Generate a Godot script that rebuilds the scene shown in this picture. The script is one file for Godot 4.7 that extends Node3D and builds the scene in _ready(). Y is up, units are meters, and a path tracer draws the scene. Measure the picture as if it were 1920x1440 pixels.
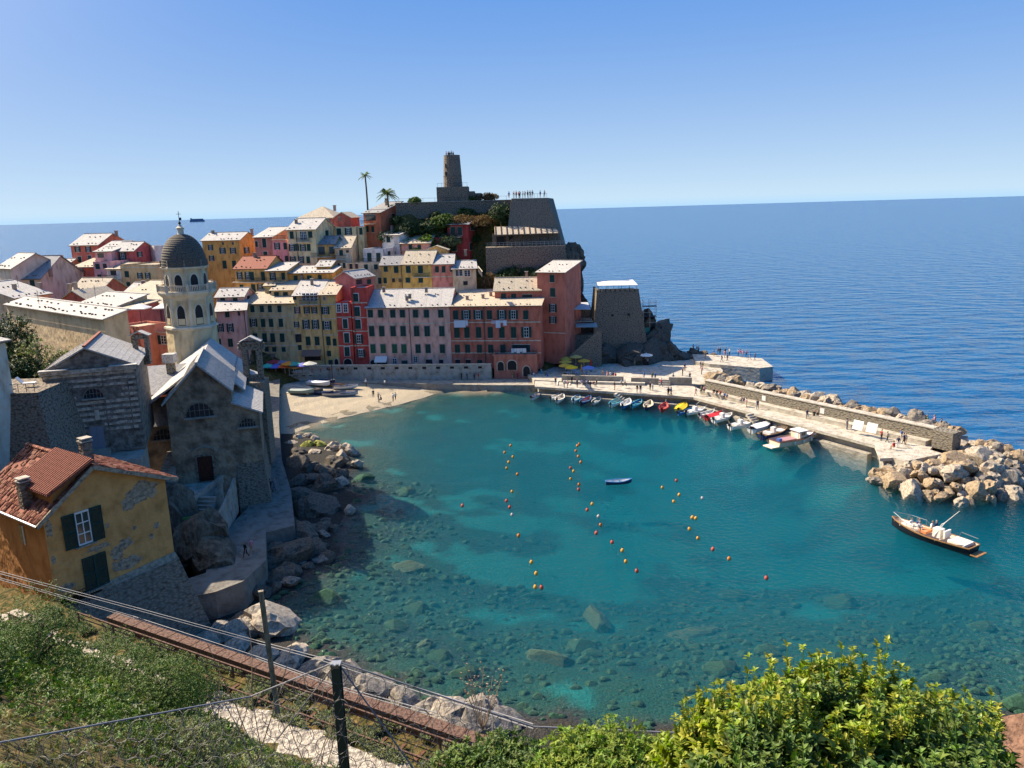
extends Node3D
# A fishing village on a headland, seen from the cliff path above its bay.
var M := {}
var rng := RandomNumberGenerator.new()
var taken := {}
var unit := BoxMesh.new()
var shared := {}

# ------------------------------------------------------------------ helpers
func numbered(called: String) -> String:
	var n: int = taken.get(called, 0)
	taken[called] = n + 1
	return called if n == 0 else "%s_%03d" % [called, n]

func tag(o: Node, label := "", category := "", group := "", kind := "") -> Node:
	if label: o.set_meta("label", label)
	if category: o.set_meta("category", category)
	if group: o.set_meta("group", group)
	if kind: o.set_meta("kind", kind)
	return o

func thing(called: String, label: String, category: String, at := Vector3.ZERO, turn := 0.0, group := "") -> Node3D:
	var o := Node3D.new()
	o.name = numbered(called)
	add_child(o)
	o.position = at
	o.rotation.y = turn
	tag(o, label, category, group)
	return o

func part(parent: Node, called: String, mesh: Mesh, m: Material, at := Vector3.ZERO, size := Vector3.ONE, turn := Vector3.ZERO) -> MeshInstance3D:
	var o := MeshInstance3D.new()
	o.name = called if parent != self else numbered(called)
	o.mesh = mesh
	o.material_override = m
	o.position = at
	o.rotation = turn
	o.scale = size
	parent.add_child(o, true)
	return o

func cube(parent: Node, called: String, m: Material, at: Vector3, size: Vector3, turn := Vector3.ZERO) -> MeshInstance3D:
	return part(parent, called, unit, m, at, size, turn)

func stn() -> SurfaceTool:
	var st := SurfaceTool.new()
	st.begin(Mesh.PRIMITIVE_TRIANGLES)
	st.set_smooth_group(-1)
	return st

func done(st: SurfaceTool) -> ArrayMesh:
	st.generate_normals()
	return st.commit()

func tri(st: SurfaceTool, a: Vector3, b: Vector3, c: Vector3) -> void:
	st.add_vertex(a); st.add_vertex(b); st.add_vertex(c)

func quad(st: SurfaceTool, a: Vector3, b: Vector3, c: Vector3, d: Vector3) -> void:
	tri(st, a, b, c); tri(st, a, c, d)

func add_box(st: SurfaceTool, c: Vector3, s: Vector3, b := Basis.IDENTITY) -> void:
	var h := s * 0.5
	var p := []
	for k in 8:
		p.append(c + b * Vector3(h.x if k & 1 else -h.x, h.y if k & 2 else -h.y, h.z if k & 4 else -h.z))
	for f in [[4, 6, 7, 5], [1, 3, 2, 0], [5, 7, 3, 1], [0, 2, 6, 4], [2, 3, 7, 6], [0, 4, 5, 1]]:
		quad(st, p[f[0]], p[f[1]], p[f[2]], p[f[3]])

func add_bar(st: SurfaceTool, a: Vector3, b: Vector3, w: float, h := -1.0) -> void:
	var d := b - a
	if d.length() < 0.001: return
	var z := d.normalized()
	var x := (Vector3.UP.cross(z) if absf(z.y) < 0.98 else Vector3.RIGHT).normalized()
	add_box(st, (a + b) * 0.5, Vector3(w, w if h < 0 else h, d.length()), Basis(x, z.cross(x), z))

func add_tube(st: SurfaceTool, pts: Array, r0: float, r1: float, n := 6) -> void:
	var rings := []
	for i in pts.size():
		var d: Vector3 = (pts[mini(i + 1, pts.size() - 1)] - pts[maxi(i - 1, 0)]).normalized()
		var x := (Vector3.UP.cross(d) if absf(d.y) < 0.95 else Vector3.RIGHT).normalized()
		var y := d.cross(x).normalized()
		var r := lerpf(r0, r1, i / float(maxi(1, pts.size() - 1)))
		var ring := []
		for k in n:
			var a := TAU * k / n
			ring.append(pts[i] + (x * cos(a) + y * sin(a)) * r)
		rings.append(ring)
	for i in pts.size() - 1:
		for k in n:
			var k2 := (k + 1) % n
			quad(st, rings[i][k], rings[i + 1][k], rings[i + 1][k2], rings[i][k2])

func add_lathe(st: SurfaceTool, prof: Array, n: int, at := Vector3.ZERO, turn := 0.0) -> void:
	for i in prof.size() - 1:
		for k in n:
			var a := TAU * k / n + turn
			var b := TAU * (k + 1) / n + turn
			var p0: Vector2 = prof[i]
			var p1: Vector2 = prof[i + 1]
			var v := [Vector3(cos(a) * p0.x, p0.y, sin(a) * p0.x), Vector3(cos(a) * p1.x, p1.y, sin(a) * p1.x), Vector3(cos(b) * p1.x, p1.y, sin(b) * p1.x), Vector3(cos(b) * p0.x, p0.y, sin(b) * p0.x)]
			if p1.x > 0.0001: tri(st, at + v[0], at + v[1], at + v[2])
			if p0.x > 0.0001: tri(st, at + v[0], at + v[2], at + v[3])

func add_poly(st: SurfaceTool, poly: PackedVector2Array, y0: float, y1: float) -> void:
	# a flat-topped prism over a ground plan (x, z)
	var idx := Geometry2D.triangulate_polygon(poly)
	for k in range(0, idx.size(), 3):
		var q := [poly[idx[k]], poly[idx[k + 1]], poly[idx[k + 2]]]
		if (q[1] - q[0]).cross(q[2] - q[0]) < 0: q.reverse()
		tri(st, Vector3(q[0].x, y1, q[0].y), Vector3(q[1].x, y1, q[1].y), Vector3(q[2].x, y1, q[2].y))
	var n := poly.size()
	var cw := Geometry2D.is_polygon_clockwise(poly)
	for k in n:
		var a := poly[k]
		var b := poly[(k + 1) % n]
		if cw:
			var c := a; a = b; b = c
		quad(st, Vector3(a.x, y0, a.y), Vector3(a.x, y1, a.y), Vector3(b.x, y1, b.y), Vector3(b.x, y0, b.y))

func v2s(a: Array) -> PackedVector2Array:
	var p := PackedVector2Array()
	for k in range(0, a.size(), 2): p.append(Vector2(a[k], a[k + 1]))
	return p

# ------------------------------------------------------------------ materials
func ramp(stops: Array) -> Gradient:
	var g := Gradient.new()
	var o := PackedFloat32Array()
	var c := PackedColorArray()
	for s in stops:
		o.append(s[0])
		c.append(s[1] if s[1] is Color else Color(s[1], s[1], s[1]))
	g.offsets = o
	g.colors = c
	return g

func noise_tex(kind: int, freq: float, octaves: int, stops: Array, normal := 0.0, size := 512, sd := 1, ret := -1) -> NoiseTexture2D:
	var f := FastNoiseLite.new()
	f.noise_type = kind
	f.frequency = freq
	f.fractal_octaves = octaves
	f.seed = sd
	if ret >= 0: f.cellular_return_type = ret
	if octaves < 2: f.fractal_type = FastNoiseLite.FRACTAL_NONE
	var t := NoiseTexture2D.new()
	t.noise = f
	t.width = size
	t.height = size
	t.seamless = true
	if normal > 0:
		t.as_normal_map = true
		t.bump_strength = normal
	else:
		t.color_ramp = ramp(stops)
	return t

func lin(r: float, g: float, b: float) -> Color:
	return Color(r, g, b).linear_to_srgb()

func mat(c: Color, rough := 0.9, tex: Texture2D = null, sc := Vector3.ONE, ntex: Texture2D = null, ns := 1.0) -> StandardMaterial3D:
	var m := StandardMaterial3D.new()
	m.albedo_color = c
	m.roughness = rough
	m.metallic_specular = 0.35
	if tex or ntex:
		m.uv1_triplanar = true
		m.uv1_world_triplanar = true
		m.uv1_scale = sc
		m.albedo_texture = tex
		if ntex:
			m.normal_enabled = true
			m.normal_texture = ntex
			m.normal_scale = ns
	return m

var plaster_cache := {}
func plaster(r: float, g: float, b: float) -> StandardMaterial3D:
	var key := "%.3f %.3f %.3f" % [r, g, b]
	if not plaster_cache.has(key):
		plaster_cache[key] = mat(lin(r, g, b), 0.92, M.tex_plaster, Vector3(0.11, 0.045, 0.11), M.nrm_fine, 0.4)
	return plaster_cache[key]

var paint_cache := {}
func paint(r: float, g: float, b: float, rough := 0.6) -> StandardMaterial3D:
	var key := "%.3f %.3f %.3f %.2f" % [r, g, b, rough]
	if not paint_cache.has(key):
		paint_cache[key] = mat(lin(r, g, b), rough)
	return paint_cache[key]

func leaf_mat(r: float, g: float, b: float, rough := 0.5) -> StandardMaterial3D:
	var m := mat(lin(r, g, b), rough)
	m.vertex_color_use_as_albedo = true
	m.backlight_enabled = true
	m.backlight = lin(r * 2.2, g * 2.4, b * 1.4)
	return m

func make_materials() -> void:
	var S := FastNoiseLite.TYPE_SIMPLEX_SMOOTH
	var C := FastNoiseLite.TYPE_CELLULAR
	M.tex_plaster = noise_tex(S, 0.012, 6, [[0.0, Color(0.7, 0.67, 0.63)], [0.34, Color(0.9, 0.89, 0.87)], [0.62, Color(0.97, 0.97, 0.96)], [1.0, Color(1, 1, 1)]], 0, 512, 5)
	M.nrm_fine = noise_tex(S, 0.05, 4, [], 5.0, 256, 6)
	M.tex_stone = noise_tex(C, 0.06, 1, [[0.0, 0.95], [0.45, 0.75], [0.75, 0.5], [1.0, 0.28]], 0, 512, 7, FastNoiseLite.RETURN_DISTANCE)
	M.nrm_stone = noise_tex(C, 0.06, 1, [], 9.0, 512, 7, FastNoiseLite.RETURN_DISTANCE)
	M.tex_slab = noise_tex(C, 0.045, 1, [[0.0, 0.72], [0.3, 0.86], [0.6, 0.94], [1.0, 1.0]], 0, 512, 8, FastNoiseLite.RETURN_CELL_VALUE)
	M.nrm_slab = noise_tex(C, 0.045, 1, [], 5.0, 512, 8, FastNoiseLite.RETURN_DISTANCE2_SUB)
	M.tex_rock = noise_tex(S, 0.015, 6, [[0.0, Color(0.45, 0.43, 0.41)], [0.45, Color(0.8, 0.78, 0.75)], [0.7, Color(1, 0.98, 0.94)], [1.0, Color(0.85, 0.78, 0.66)]], 0, 512, 9)
	M.nrm_rock = noise_tex(S, 0.03, 5, [], 10.0, 512, 10)
	M.tex_sand = noise_tex(S, 0.03, 6, [[0.0, 0.7], [0.5, 0.9], [1.0, 1.0]], 0, 512, 11)
	M.tex_hill = noise_tex(S, 0.02, 6, [[0.0, Color(0.3, 0.34, 0.2)], [0.4, Color(0.6, 0.62, 0.36)], [0.6, Color(0.75, 0.68, 0.5)], [1.0, Color(1, 0.9, 0.72)]], 0, 512, 12)
	M.tex_bed = noise_tex(S, 0.05, 6, [[0.0, 0.25], [0.35, 0.55], [0.6, 0.9], [1.0, 1.3]], 0, 1024, 13)
	M.nrm_wave = noise_tex(S, 0.016, 5, [], 6.0, 1024, 14)
	M.nrm_sea = noise_tex(S, 0.006, 8, [], 14.0, 1024, 15)
	M.slate = mat(lin(0.50, 0.47, 0.42), 0.85, M.tex_slab, Vector3(0.3, 0.3, 0.3), M.nrm_slab, 0.8)
	M.slate_warm = mat(lin(0.52, 0.44, 0.32), 0.88, M.tex_slab, Vector3(0.3, 0.3, 0.3), M.nrm_slab, 0.8)
	M.slate_dark = mat(lin(0.30, 0.29, 0.28), 0.8, M.tex_slab, Vector3(0.3, 0.3, 0.3), M.nrm_slab, 0.8)
	M.tile_red = mat(lin(0.33, 0.12, 0.075), 0.85, M.tex_slab, Vector3(0.9, 0.9, 0.9), M.nrm_slab, 0.8)
	M.stone = mat(lin(0.33, 0.27, 0.20), 0.95, M.tex_stone, Vector3(0.11, 0.16, 0.11), M.nrm_stone, 1.0)
	M.stone_pale = mat(lin(0.33, 0.29, 0.22), 0.95, M.tex_stone, Vector3(0.11, 0.16, 0.11), M.nrm_stone, 1.0)
	M.concrete = mat(lin(0.46, 0.42, 0.35), 0.9, M.tex_plaster, Vector3(0.1, 0.1, 0.1), M.nrm_fine, 0.5)
	M.concrete_dark = mat(lin(0.33, 0.30, 0.25), 0.9, M.tex_plaster, Vector3(0.09, 0.09, 0.09), M.nrm_fine, 0.6)
	M.sand = mat(lin(0.44, 0.37, 0.26), 0.95, M.tex_sand, Vector3(0.16, 0.16, 0.16), M.nrm_rock, 0.35)
	M.hill = mat(lin(0.20, 0.17, 0.10), 0.95, M.tex_hill, Vector3(0.12, 0.12, 0.12), M.nrm_rock, 1.0)
	M.cliff = mat(lin(0.17, 0.14, 0.105), 0.93, M.tex_rock, Vector3(0.12, 0.05, 0.12), M.nrm_rock, 1.4)
	M.rock_pale = mat(lin(0.47, 0.42, 0.35), 0.92, M.tex_rock, Vector3(0.35, 0.35, 0.35), M.nrm_rock, 0.8)
	M.rock_tan = mat(lin(0.42, 0.33, 0.225), 0.92, M.tex_rock, Vector3(0.4, 0.4, 0.4), M.nrm_rock, 0.8)
	M.rock_grey = mat(lin(0.27, 0.25, 0.225), 0.92, M.tex_rock, Vector3(0.3, 0.3, 0.3), M.nrm_rock, 0.8)
	M.rock_dark = mat(lin(0.13, 0.115, 0.095), 0.8, M.tex_rock, Vector3(0.3, 0.3, 0.3), M.nrm_rock, 0.8)
	M.shutter = paint(0.012, 0.05, 0.042)
	M.shutter_green = paint(0.015, 0.10, 0.055)
	M.white = paint(0.66, 0.645, 0.61)
	M.cream_trim = plaster(0.62, 0.54, 0.42)
	M.dark = paint(0.015, 0.016, 0.018, 0.5)
	M.iron = paint(0.03, 0.03, 0.032, 0.55)
	M.steel = mat(lin(0.35, 0.36, 0.37), 0.45)
	M.steel.metallic = 0.8
	M.wood = mat(lin(0.14, 0.065, 0.035), 0.7, M.tex_rock, Vector3(0.8, 0.1, 0.8))
	M.glass = paint(0.02, 0.03, 0.04, 0.08)
	M.glass.metallic_specular = 0.6
	M.rust = mat(lin(0.165, 0.10, 0.078), 0.85, M.tex_rock, Vector3(0.5, 0.5, 0.5), M.nrm_fine, 0.6)
	M.pipe = paint(0.09, 0.075, 0.06)

# ------------------------------------------------------------------ houses
func shutter_mesh() -> ArrayMesh:
	if not shared.has("shutter"):
		var st := stn()
		add_box(st, Vector3.ZERO, Vector3(1, 1, 0.6))
		for s in [-1, 1]: add_box(st, Vector3(0.44 * s, 0, 0.1), Vector3(0.12, 1, 0.9))
		for y in [-0.47, 0.0, 0.47]: add_box(st, Vector3(0, y, 0.1), Vector3(0.76, 0.06, 0.9))
		shared.shutter = done(st)
	return shared.shutter

func frame_mesh() -> ArrayMesh:
	if not shared.has("frame"):
		var st := stn()
		for s in [-1, 1]:
			add_box(st, Vector3(0.465 * s, 0, 0), Vector3(0.07, 1, 1))
			add_box(st, Vector3(0, 0.475 * s, 0), Vector3(0.86, 0.05, 1))
		add_box(st, Vector3.ZERO, Vector3(0.07, 0.9, 0.9))
		for y in [-0.16, 0.16]: add_box(st, Vector3(0, y, 0), Vector3(0.86, 0.03, 0.8))
		shared.frame = done(st)
	return shared.frame

func arch_mesh() -> ArrayMesh:
	if not shared.has("arch"):
		var st := stn()
		var pts := PackedVector2Array([Vector2(-0.5, -0.5), Vector2(0.5, -0.5)])
		for k in 9:
			var a := PI * k / 8.0
			pts.append(Vector2(cos(a) * 0.5, 0.12 + sin(a) * 0.38))
		for k in range(1, pts.size() - 1):
			tri(st, Vector3(pts[0].x, pts[0].y, 0.5), Vector3(pts[k + 1].x, pts[k + 1].y, 0.5), Vector3(pts[k].x, pts[k].y, 0.5))
		for k in pts.size():
			var a := pts[k]
			var b := pts[(k + 1) % pts.size()]
			quad(st, Vector3(a.x, a.y, 0.5), Vector3(b.x, b.y, 0.5), Vector3(b.x, b.y, -0.5), Vector3(a.x, a.y, -0.5))
		shared.arch = done(st)
	return shared.arch

# kinds: 0 closed shutters, 1 open shutters round a glazed window, 2 white mullioned window, 3 door, 4 arched opening, 5 green shutters, 6 dark glazed opening, 7 awning over an opening
func window(parent: Node3D, t: Transform3D, w: float, h: float, k: int, sur: Material) -> void:
	var o := Node3D.new()
	o.name = ["window", "window", "window", "door", "archway", "window", "window", "window", "window"][k]
	parent.add_child(o, true)
	o.transform = t
	if sur and k != 4:
		cube(o, "surround", sur, Vector3(0, 0.03, 0.0), Vector3(w + 0.3, h + 0.3, 0.06))
	match k:
		0, 5:
			for s in [-1, 1]:
				part(o, "shutter", shutter_mesh(), M.shutter if k == 0 else M.shutter_green, Vector3(w * 0.253 * s, 0, 0.06), Vector3(w * 0.485, h, 0.08))
			cube(o, "sill", M.cream_trim, Vector3(0, -h * 0.5 - 0.06, 0.09), Vector3(w + 0.25, 0.08, 0.2))
		1:
			cube(o, "pane", M.glass, Vector3(0, 0, 0.02), Vector3(w * 0.94, h * 0.96, 0.06))
			part(o, "frame", frame_mesh(), M.white, Vector3(0, 0, 0.04), Vector3(w, h, 0.09))
			for s in [-1, 1]:
				part(o, "shutter", shutter_mesh(), M.shutter, Vector3(w * 0.77 * s, 0, 0.09), Vector3(w * 0.5, h, 0.07))
			cube(o, "sill", M.cream_trim, Vector3(0, -h * 0.5 - 0.06, 0.09), Vector3(w + 0.15, 0.08, 0.2))
		2:
			cube(o, "pane", M.glass, Vector3(0, 0, 0.02), Vector3(w * 0.94, h * 0.96, 0.06))
			part(o, "frame", frame_mesh(), M.white, Vector3(0, 0, 0.05), Vector3(w, h, 0.09))
		3:
			cube(o, "door_leaf", M.shutter, Vector3(0, 0, 0.05), Vector3(w, h, 0.08))
		4:
			part(o, "surround", arch_mesh(), M.cream_trim, Vector3(0, 0.06, 0.0), Vector3(w + 0.35, h + 0.25, 0.08))
			part(o, "opening", arch_mesh(), M.dark, Vector3(0, 0, 0.03), Vector3(w, h, 0.1))
		6:
			cube(o, "pane", M.glass, Vector3(0, 0, 0.03), Vector3(w, h, 0.06))
			cube(o, "lintel", M.cream_trim, Vector3(0, h * 0.5 + 0.06, 0.06), Vector3(w + 0.2, 0.1, 0.12))
		7, 8:
			cube(o, "opening", M.dark, Vector3(0, -h * 0.2, 0.03), Vector3(w * 0.85, h * 0.6, 0.06))
			var st := stn()
			quad(st, Vector3(-w / 2, h * 0.5, 0.02), Vector3(w / 2, h * 0.5, 0.02), Vector3(w / 2, h * 0.05, 1.5), Vector3(-w / 2, h * 0.05, 1.5))
			quad(st, Vector3(-w / 2, h * 0.05, 1.5), Vector3(w / 2, h * 0.05, 1.5), Vector3(w / 2, h * 0.05 - 0.2, 1.5), Vector3(-w / 2, h * 0.05 - 0.2, 1.5))
			part(o, "awning", done(st), M.white if k == 7 else M.awning_brown)

func slab(st: SurfaceTool, a: Vector3, b: Vector3, c: Vector3, d: Vector3, th := 0.16) -> void:
	var n := (b - a).cross(d - a).normalized()
	if n.y < 0: n = -n
	var dn := -n * th
	quad(st, a, b, c, d)
	quad(st, d + dn, c + dn, b + dn, a + dn)
	quad(st, b, a, a + dn, b + dn)
	quad(st, c, b, b + dn, c + dn)
	quad(st, d, c, c + dn, d + dn)
	quad(st, a, d, d + dn, a + dn)

# d: [label, group, wall rgb, A(x,z), B(x,z), base y, eave y, depth, roof kind, rise, roof material, windows front, windows right, bands, extras]
func house(d: Array) -> Node3D:
	var a := Vector2(d[3][0], d[3][1])
	var b := Vector2(d[4][0], d[4][1])
	var y0: float = d[5]
	var H: float = d[6] - y0
	var D: float = d[7]
	var W := (b - a).length()
	var o := thing("house", d[0], "house", Vector3(a.x, y0, a.y), atan2(-(b.y - a.y), b.x - a.x), d[1])
	var wm := plaster(minf(d[2][0] * 1.68, 0.8), minf(d[2][1] * 1.45, 0.74), minf(d[2][2] * 1.27, 0.68))
	var kind: String = d[8]
	var R: float = d[9]
	var rm: Material = M[d[10]]
	var x: Dictionary = d[14] if d.size() > 14 else {}
	var st := stn()
	var q := func(p, r, s, t): quad(st, p, r, s, t)
	var hb := H + (R if kind == "shed" else 0.0)
	q.call(Vector3(0, 0, 0), Vector3(0, H, 0), Vector3(W, H, 0), Vector3(W, 0, 0))
	q.call(Vector3(W, 0, -D), Vector3(W, hb, -D), Vector3(0, hb, -D), Vector3(0, 0, -D))
	q.call(Vector3(W, 0, 0), Vector3(W, H, 0), Vector3(W, hb, -D), Vector3(W, 0, -D))
	q.call(Vector3(0, 0, -D), Vector3(0, hb, -D), Vector3(0, H, 0), Vector3(0, 0, 0))
	if kind == "gx":
		tri(st, Vector3(W, H, 0), Vector3(W, H + R, -D / 2), Vector3(W, H, -D))
		tri(st, Vector3(0, H, -D), Vector3(0, H + R, -D / 2), Vector3(0, H, 0))
	elif kind == "gz":
		tri(st, Vector3(0, H, 0), Vector3(W / 2, H + R, 0), Vector3(W, H, 0))
		tri(st, Vector3(W, H, -D), Vector3(W / 2, H + R, -D), Vector3(0, H, -D))
	elif kind == "flat":
		q.call(Vector3(0, H - 0.4, 0), Vector3(0, H - 0.4, -D), Vector3(W, H - 0.4, -D), Vector3(W, H - 0.4, 0))
		for s in [[Vector3(W / 2, H - 0.2, -D + 0.12), Vector3(W, 0.42, 0.24)], [Vector3(0.12, H - 0.2, -D / 2), Vector3(0.24, 0.42, D - 0.3)], [Vector3(W - 0.12, H - 0.2, -D / 2), Vector3(0.24, 0.42, D - 0.3)]]:
			add_box(st, s[0], s[1] - Vector3(0.01, 0, 0.01))
	part(o, "wall", done(st), wm)
	var ov := 0.38
	var rs := stn()
	var lift := Vector3(0, 0.17, 0)
	match kind:
		"gx":
			var k := R / (D / 2)
			slab(rs, Vector3(-ov, H - ov * k, ov) + lift, Vector3(W + ov, H - ov * k, ov) + lift, Vector3(W + ov, H + R, -D / 2) + lift, Vector3(-ov, H + R, -D / 2) + lift)
			slab(rs, Vector3(W + ov, H - ov * k, -D - ov) + lift, Vector3(-ov, H - ov * k, -D - ov) + lift, Vector3(-ov, H + R, -D / 2) + lift, Vector3(W + ov, H + R, -D / 2) + lift)
		"gz":
			var k := R / (W / 2)
			slab(rs, Vector3(-ov, H - ov * k, -D - ov) + lift, Vector3(-ov, H - ov * k, ov) + lift, Vector3(W / 2, H + R, ov) + lift, Vector3(W / 2, H + R, -D - ov) + lift)
			slab(rs, Vector3(W + ov, H - ov * k, ov) + lift, Vector3(W + ov, H - ov * k, -D - ov) + lift, Vector3(W / 2, H + R, -D - ov) + lift, Vector3(W / 2, H + R, ov) + lift)
		"shed":
			var k := R / D
			slab(rs, Vector3(-ov, H - ov * k, ov) + lift, Vector3(W + ov, H - ov * k, ov) + lift, Vector3(W + ov, H + R + ov * k, -D - ov) + lift, Vector3(-ov, H + R + ov * k, -D - ov) + lift)
		"hip":
			var i := minf(W, D) / 2
			var e := [Vector3(-ov, H - ov * R / i, ov), Vector3(W + ov, H - ov * R / i, ov), Vector3(W + ov, H - ov * R / i, -D - ov), Vector3(-ov, H - ov * R / i, -D - ov)]
			var r0 := Vector3(i, H + R, -D / 2) if W >= D else Vector3(W / 2, H + R, -i)
			var r1 := Vector3(W - i, H + R, -D / 2) if W >= D else Vector3(W / 2, H + R, -D + i)
			for k in 4: e[k] += lift
			r0 += lift
			r1 += lift
			if W >= D:
				quad(rs, e[0], r0, r1, e[1]); quad(rs, e[2], r1, r0, e[3]); tri(rs, e[3], r0, e[0]); tri(rs, e[1], r1, e[2])
			else:
				tri(rs, e[0], r0, e[1]); tri(rs, e[2], r1, e[3]); quad(rs, e[3], r1, r0, e[0]); quad(rs, e[1], r0, r1, e[2])
			quad(rs, e[0] - lift, e[3] - lift, e[2] - lift, e[1] - lift)
			for k in 4: quad(rs, e[k], e[(k + 1) % 4], e[(k + 1) % 4] - lift, e[k] - lift)
		"flat":
			add_box(rs, Vector3(W / 2, H - 0.36, -D / 2), Vector3(W - 0.5, 0.06, D - 0.5))
	var roof := part(o, "roof", done(rs), rm)
	if kind in ["gx", "shed"]:
		# the row of dark stones that holds the slabs down
		var ss := stn()
		var run := D / 2 if kind == "gx" else D
		for row in 2:
			var zz := -0.5 - row * run * 0.55
			for k in int(W / 1.1):
				if rng.randf() < (0.5 if row else 0.25): continue
				var px := 0.6 + k * 1.1 + rng.randf_range(-0.35, 0.35)
				var zj := zz + rng.randf_range(-0.25, 0.25)
				add_box(ss, Vector3(px, H + R * (-zj / run) + 0.27, zj), Vector3(rng.randf_range(0.18, 0.32), 0.18, 0.24), Basis(Vector3.UP, rng.randf() * 3.0))
		tag(part(roof, "roof_stones", done(ss), M.rock_dark), "", "", "", "stuff")
		var rg := stn()
		var top := Vector3(0, H + R + 0.2, -D / 2 if kind == "gx" else -D)
		add_box(rg, top + Vector3(W / 2, 0, 0), Vector3(W + 0.6, 0.14, 0.3))
		part(roof, "ridge", done(rg), rm)
	for w in d[11]:
		var t := Transform3D(Basis.IDENTITY, Vector3(w[0], w[1] - y0, 0.0))
		window(o, t, w[2], w[3], int(w[4]), null if int(w[4]) > 6 else x.get("sur"))
	for w in d[12]:
		var t := Transform3D(Basis(Vector3.UP, PI / 2), Vector3(W, w[1] - y0, -w[0]))
		window(o, t, w[2], w[3], int(w[4]), x.get("sur"))
	for y in d[13]:
		cube(o, "string_course", M.cream_trim, Vector3(W / 2, y - y0, 0.03), Vector3(W + 0.1, 0.22, 0.14))
	for px in x.get("pipe", []):
		cube(o, "downpipe", M.pipe, Vector3(px, H / 2 - 0.1, 0.08), Vector3(0.13, H - 0.2, 0.13))
	if kind in ["gx", "shed", "gz"] and kind != "gz":
		cube(o, "gutter", M.pipe, Vector3(W / 2, H - 0.02, 0.46), Vector3(W + 0.7, 0.12, 0.14))
	for c in x.get("chim", []):
		chimney(roof, Vector3(c[0], H + c[2], -c[1]), c[3] if c.size() > 3 else 1.1)
	for c in x.get("balc", []):
		balcony(o, Vector3(c[0], c[1] - y0, 0), c[2], c[3])
	if x.has("gear"): rooftop_gear(o, Vector3(W * x.gear, H + R * 0.7, -D * 0.35))
	return o

func chimney(roof: Node3D, at: Vector3, h: float) -> void:
	var c := Node3D.new()
	c.name = "chimney"
	roof.add_child(c, true)
	c.position = at
	cube(c, "stack", M.chimney, Vector3(0, h * 0.35, 0), Vector3(0.6, h * 1.3, 0.55))
	cube(c, "cap", M.slate_dark, Vector3(0, h * 1.02, 0), Vector3(0.85, 0.1, 0.8))

func balcony(o: Node3D, at: Vector3, w: float, dep: float) -> void:
	var c := Node3D.new()
	c.name = "balcony"
	o.add_child(c, true)
	c.position = at
	cube(c, "slab", M.cream_trim, Vector3(w / 2, 0, dep / 2), Vector3(w, 0.18, dep))
	var st := stn()
	add_box(st, Vector3(w / 2, 1.05, dep - 0.05), Vector3(w, 0.06, 0.06))
	for s in [0.03, w - 0.03]: add_box(st, Vector3(s, 1.05, dep / 2), Vector3(0.06, 0.06, dep - 0.1))
	var n := int(w / 0.16)
	for k in n + 1: add_box(st, Vector3(lerpf(0.03, w - 0.03, k / float(n)), 0.57, dep - 0.05), Vector3(0.03, 0.96, 0.03))
	part(c, "railing", done(st), M.iron)

func rooftop_gear(o: Node3D, at: Vector3) -> void:
	var st := stn()
	add_box(st, at + Vector3(0, 1.0, 0), Vector3(0.05, 2.4, 0.05))
	for k in 4: add_box(st, at + Vector3(0, 1.5 + k * 0.18, 0), Vector3(0.9 - k * 0.12, 0.03, 0.03))
	part(o, "antenna", done(st), M.iron)

# ------------------------------------------------------------------ camera, sky, sun
func make_view() -> void:
	var cam := Camera3D.new()
	cam.name = "camera"
	add_child(cam)
	cam.position = Vector3(0, 38, 0)
	cam.basis = Basis(Vector3.RIGHT, deg_to_rad(-12.46)) * Basis(Vector3.BACK, deg_to_rad(-1.63))
	cam.fov = 51.88
	cam.near = 0.2
	cam.far = 80000
	cam.current = true
	var we := WorldEnvironment.new()
	we.name = "environment"
	add_child(we)
	var e := Environment.new()
	we.environment = e
	e.background_mode = Environment.BG_SKY
	e.sky = Sky.new()
	var sm := ProceduralSkyMaterial.new()
	sm.sky_top_color = Color(0.125, 0.37, 0.635)
	sm.sky_horizon_color = Color(0.575, 0.65, 0.70)
	sm.sky_curve = 0.105
	sm.sun_angle_max = 110
	sm.sun_curve = 0.2
	sm.ground_bottom_color = Color(0.12, 0.2, 0.28)
	sm.ground_horizon_color = Color(0.5, 0.66, 0.78)
	e.sky.sky_material = sm
	e.tonemap_mode = Environment.TONE_MAPPER_LINEAR
	e.tonemap_exposure = 2.15
	e.volumetric_fog_enabled = true
	e.volumetric_fog_density = 0.0
	e.sdfgi_enabled = true
	e.ssao_enabled = true
	e.ssil_enabled = true
	var sun := DirectionalLight3D.new()
	sun.name = "sun"
	add_child(sun)
	sun.look_at_from_position(Vector3.ZERO, Vector3(0.640, -0.682, 0.355))
	sun.light_energy = 1.55
	sun.light_color = Color(1.0, 0.94, 0.85)
	sun.light_angular_distance = 0.5
	sun.shadow_enabled = true

# ------------------------------------------------------------------ water and sea bed
var bay := v2s([-42.6, -141, -27, -123, -25.4, -110, -22, -103, -22, -93.7, -21.3, -84, -23.3, -77.6, -24.9, -75.3, -28.6, -67, -20.7, -65.8, -12.2, -58.7, -5.3, -54, 0.9, -52.5, 12.5, -50.8, 34.7, -52, 100, -50, 100, -106, 69.5, -104, 52, -107, 54, -113, 34.6, -146.5, 4.7, -160, 4.6, -164.9, -4, -166, -21, -167.7, -34, -152])
var wob := FastNoiseLite.new()

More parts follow.
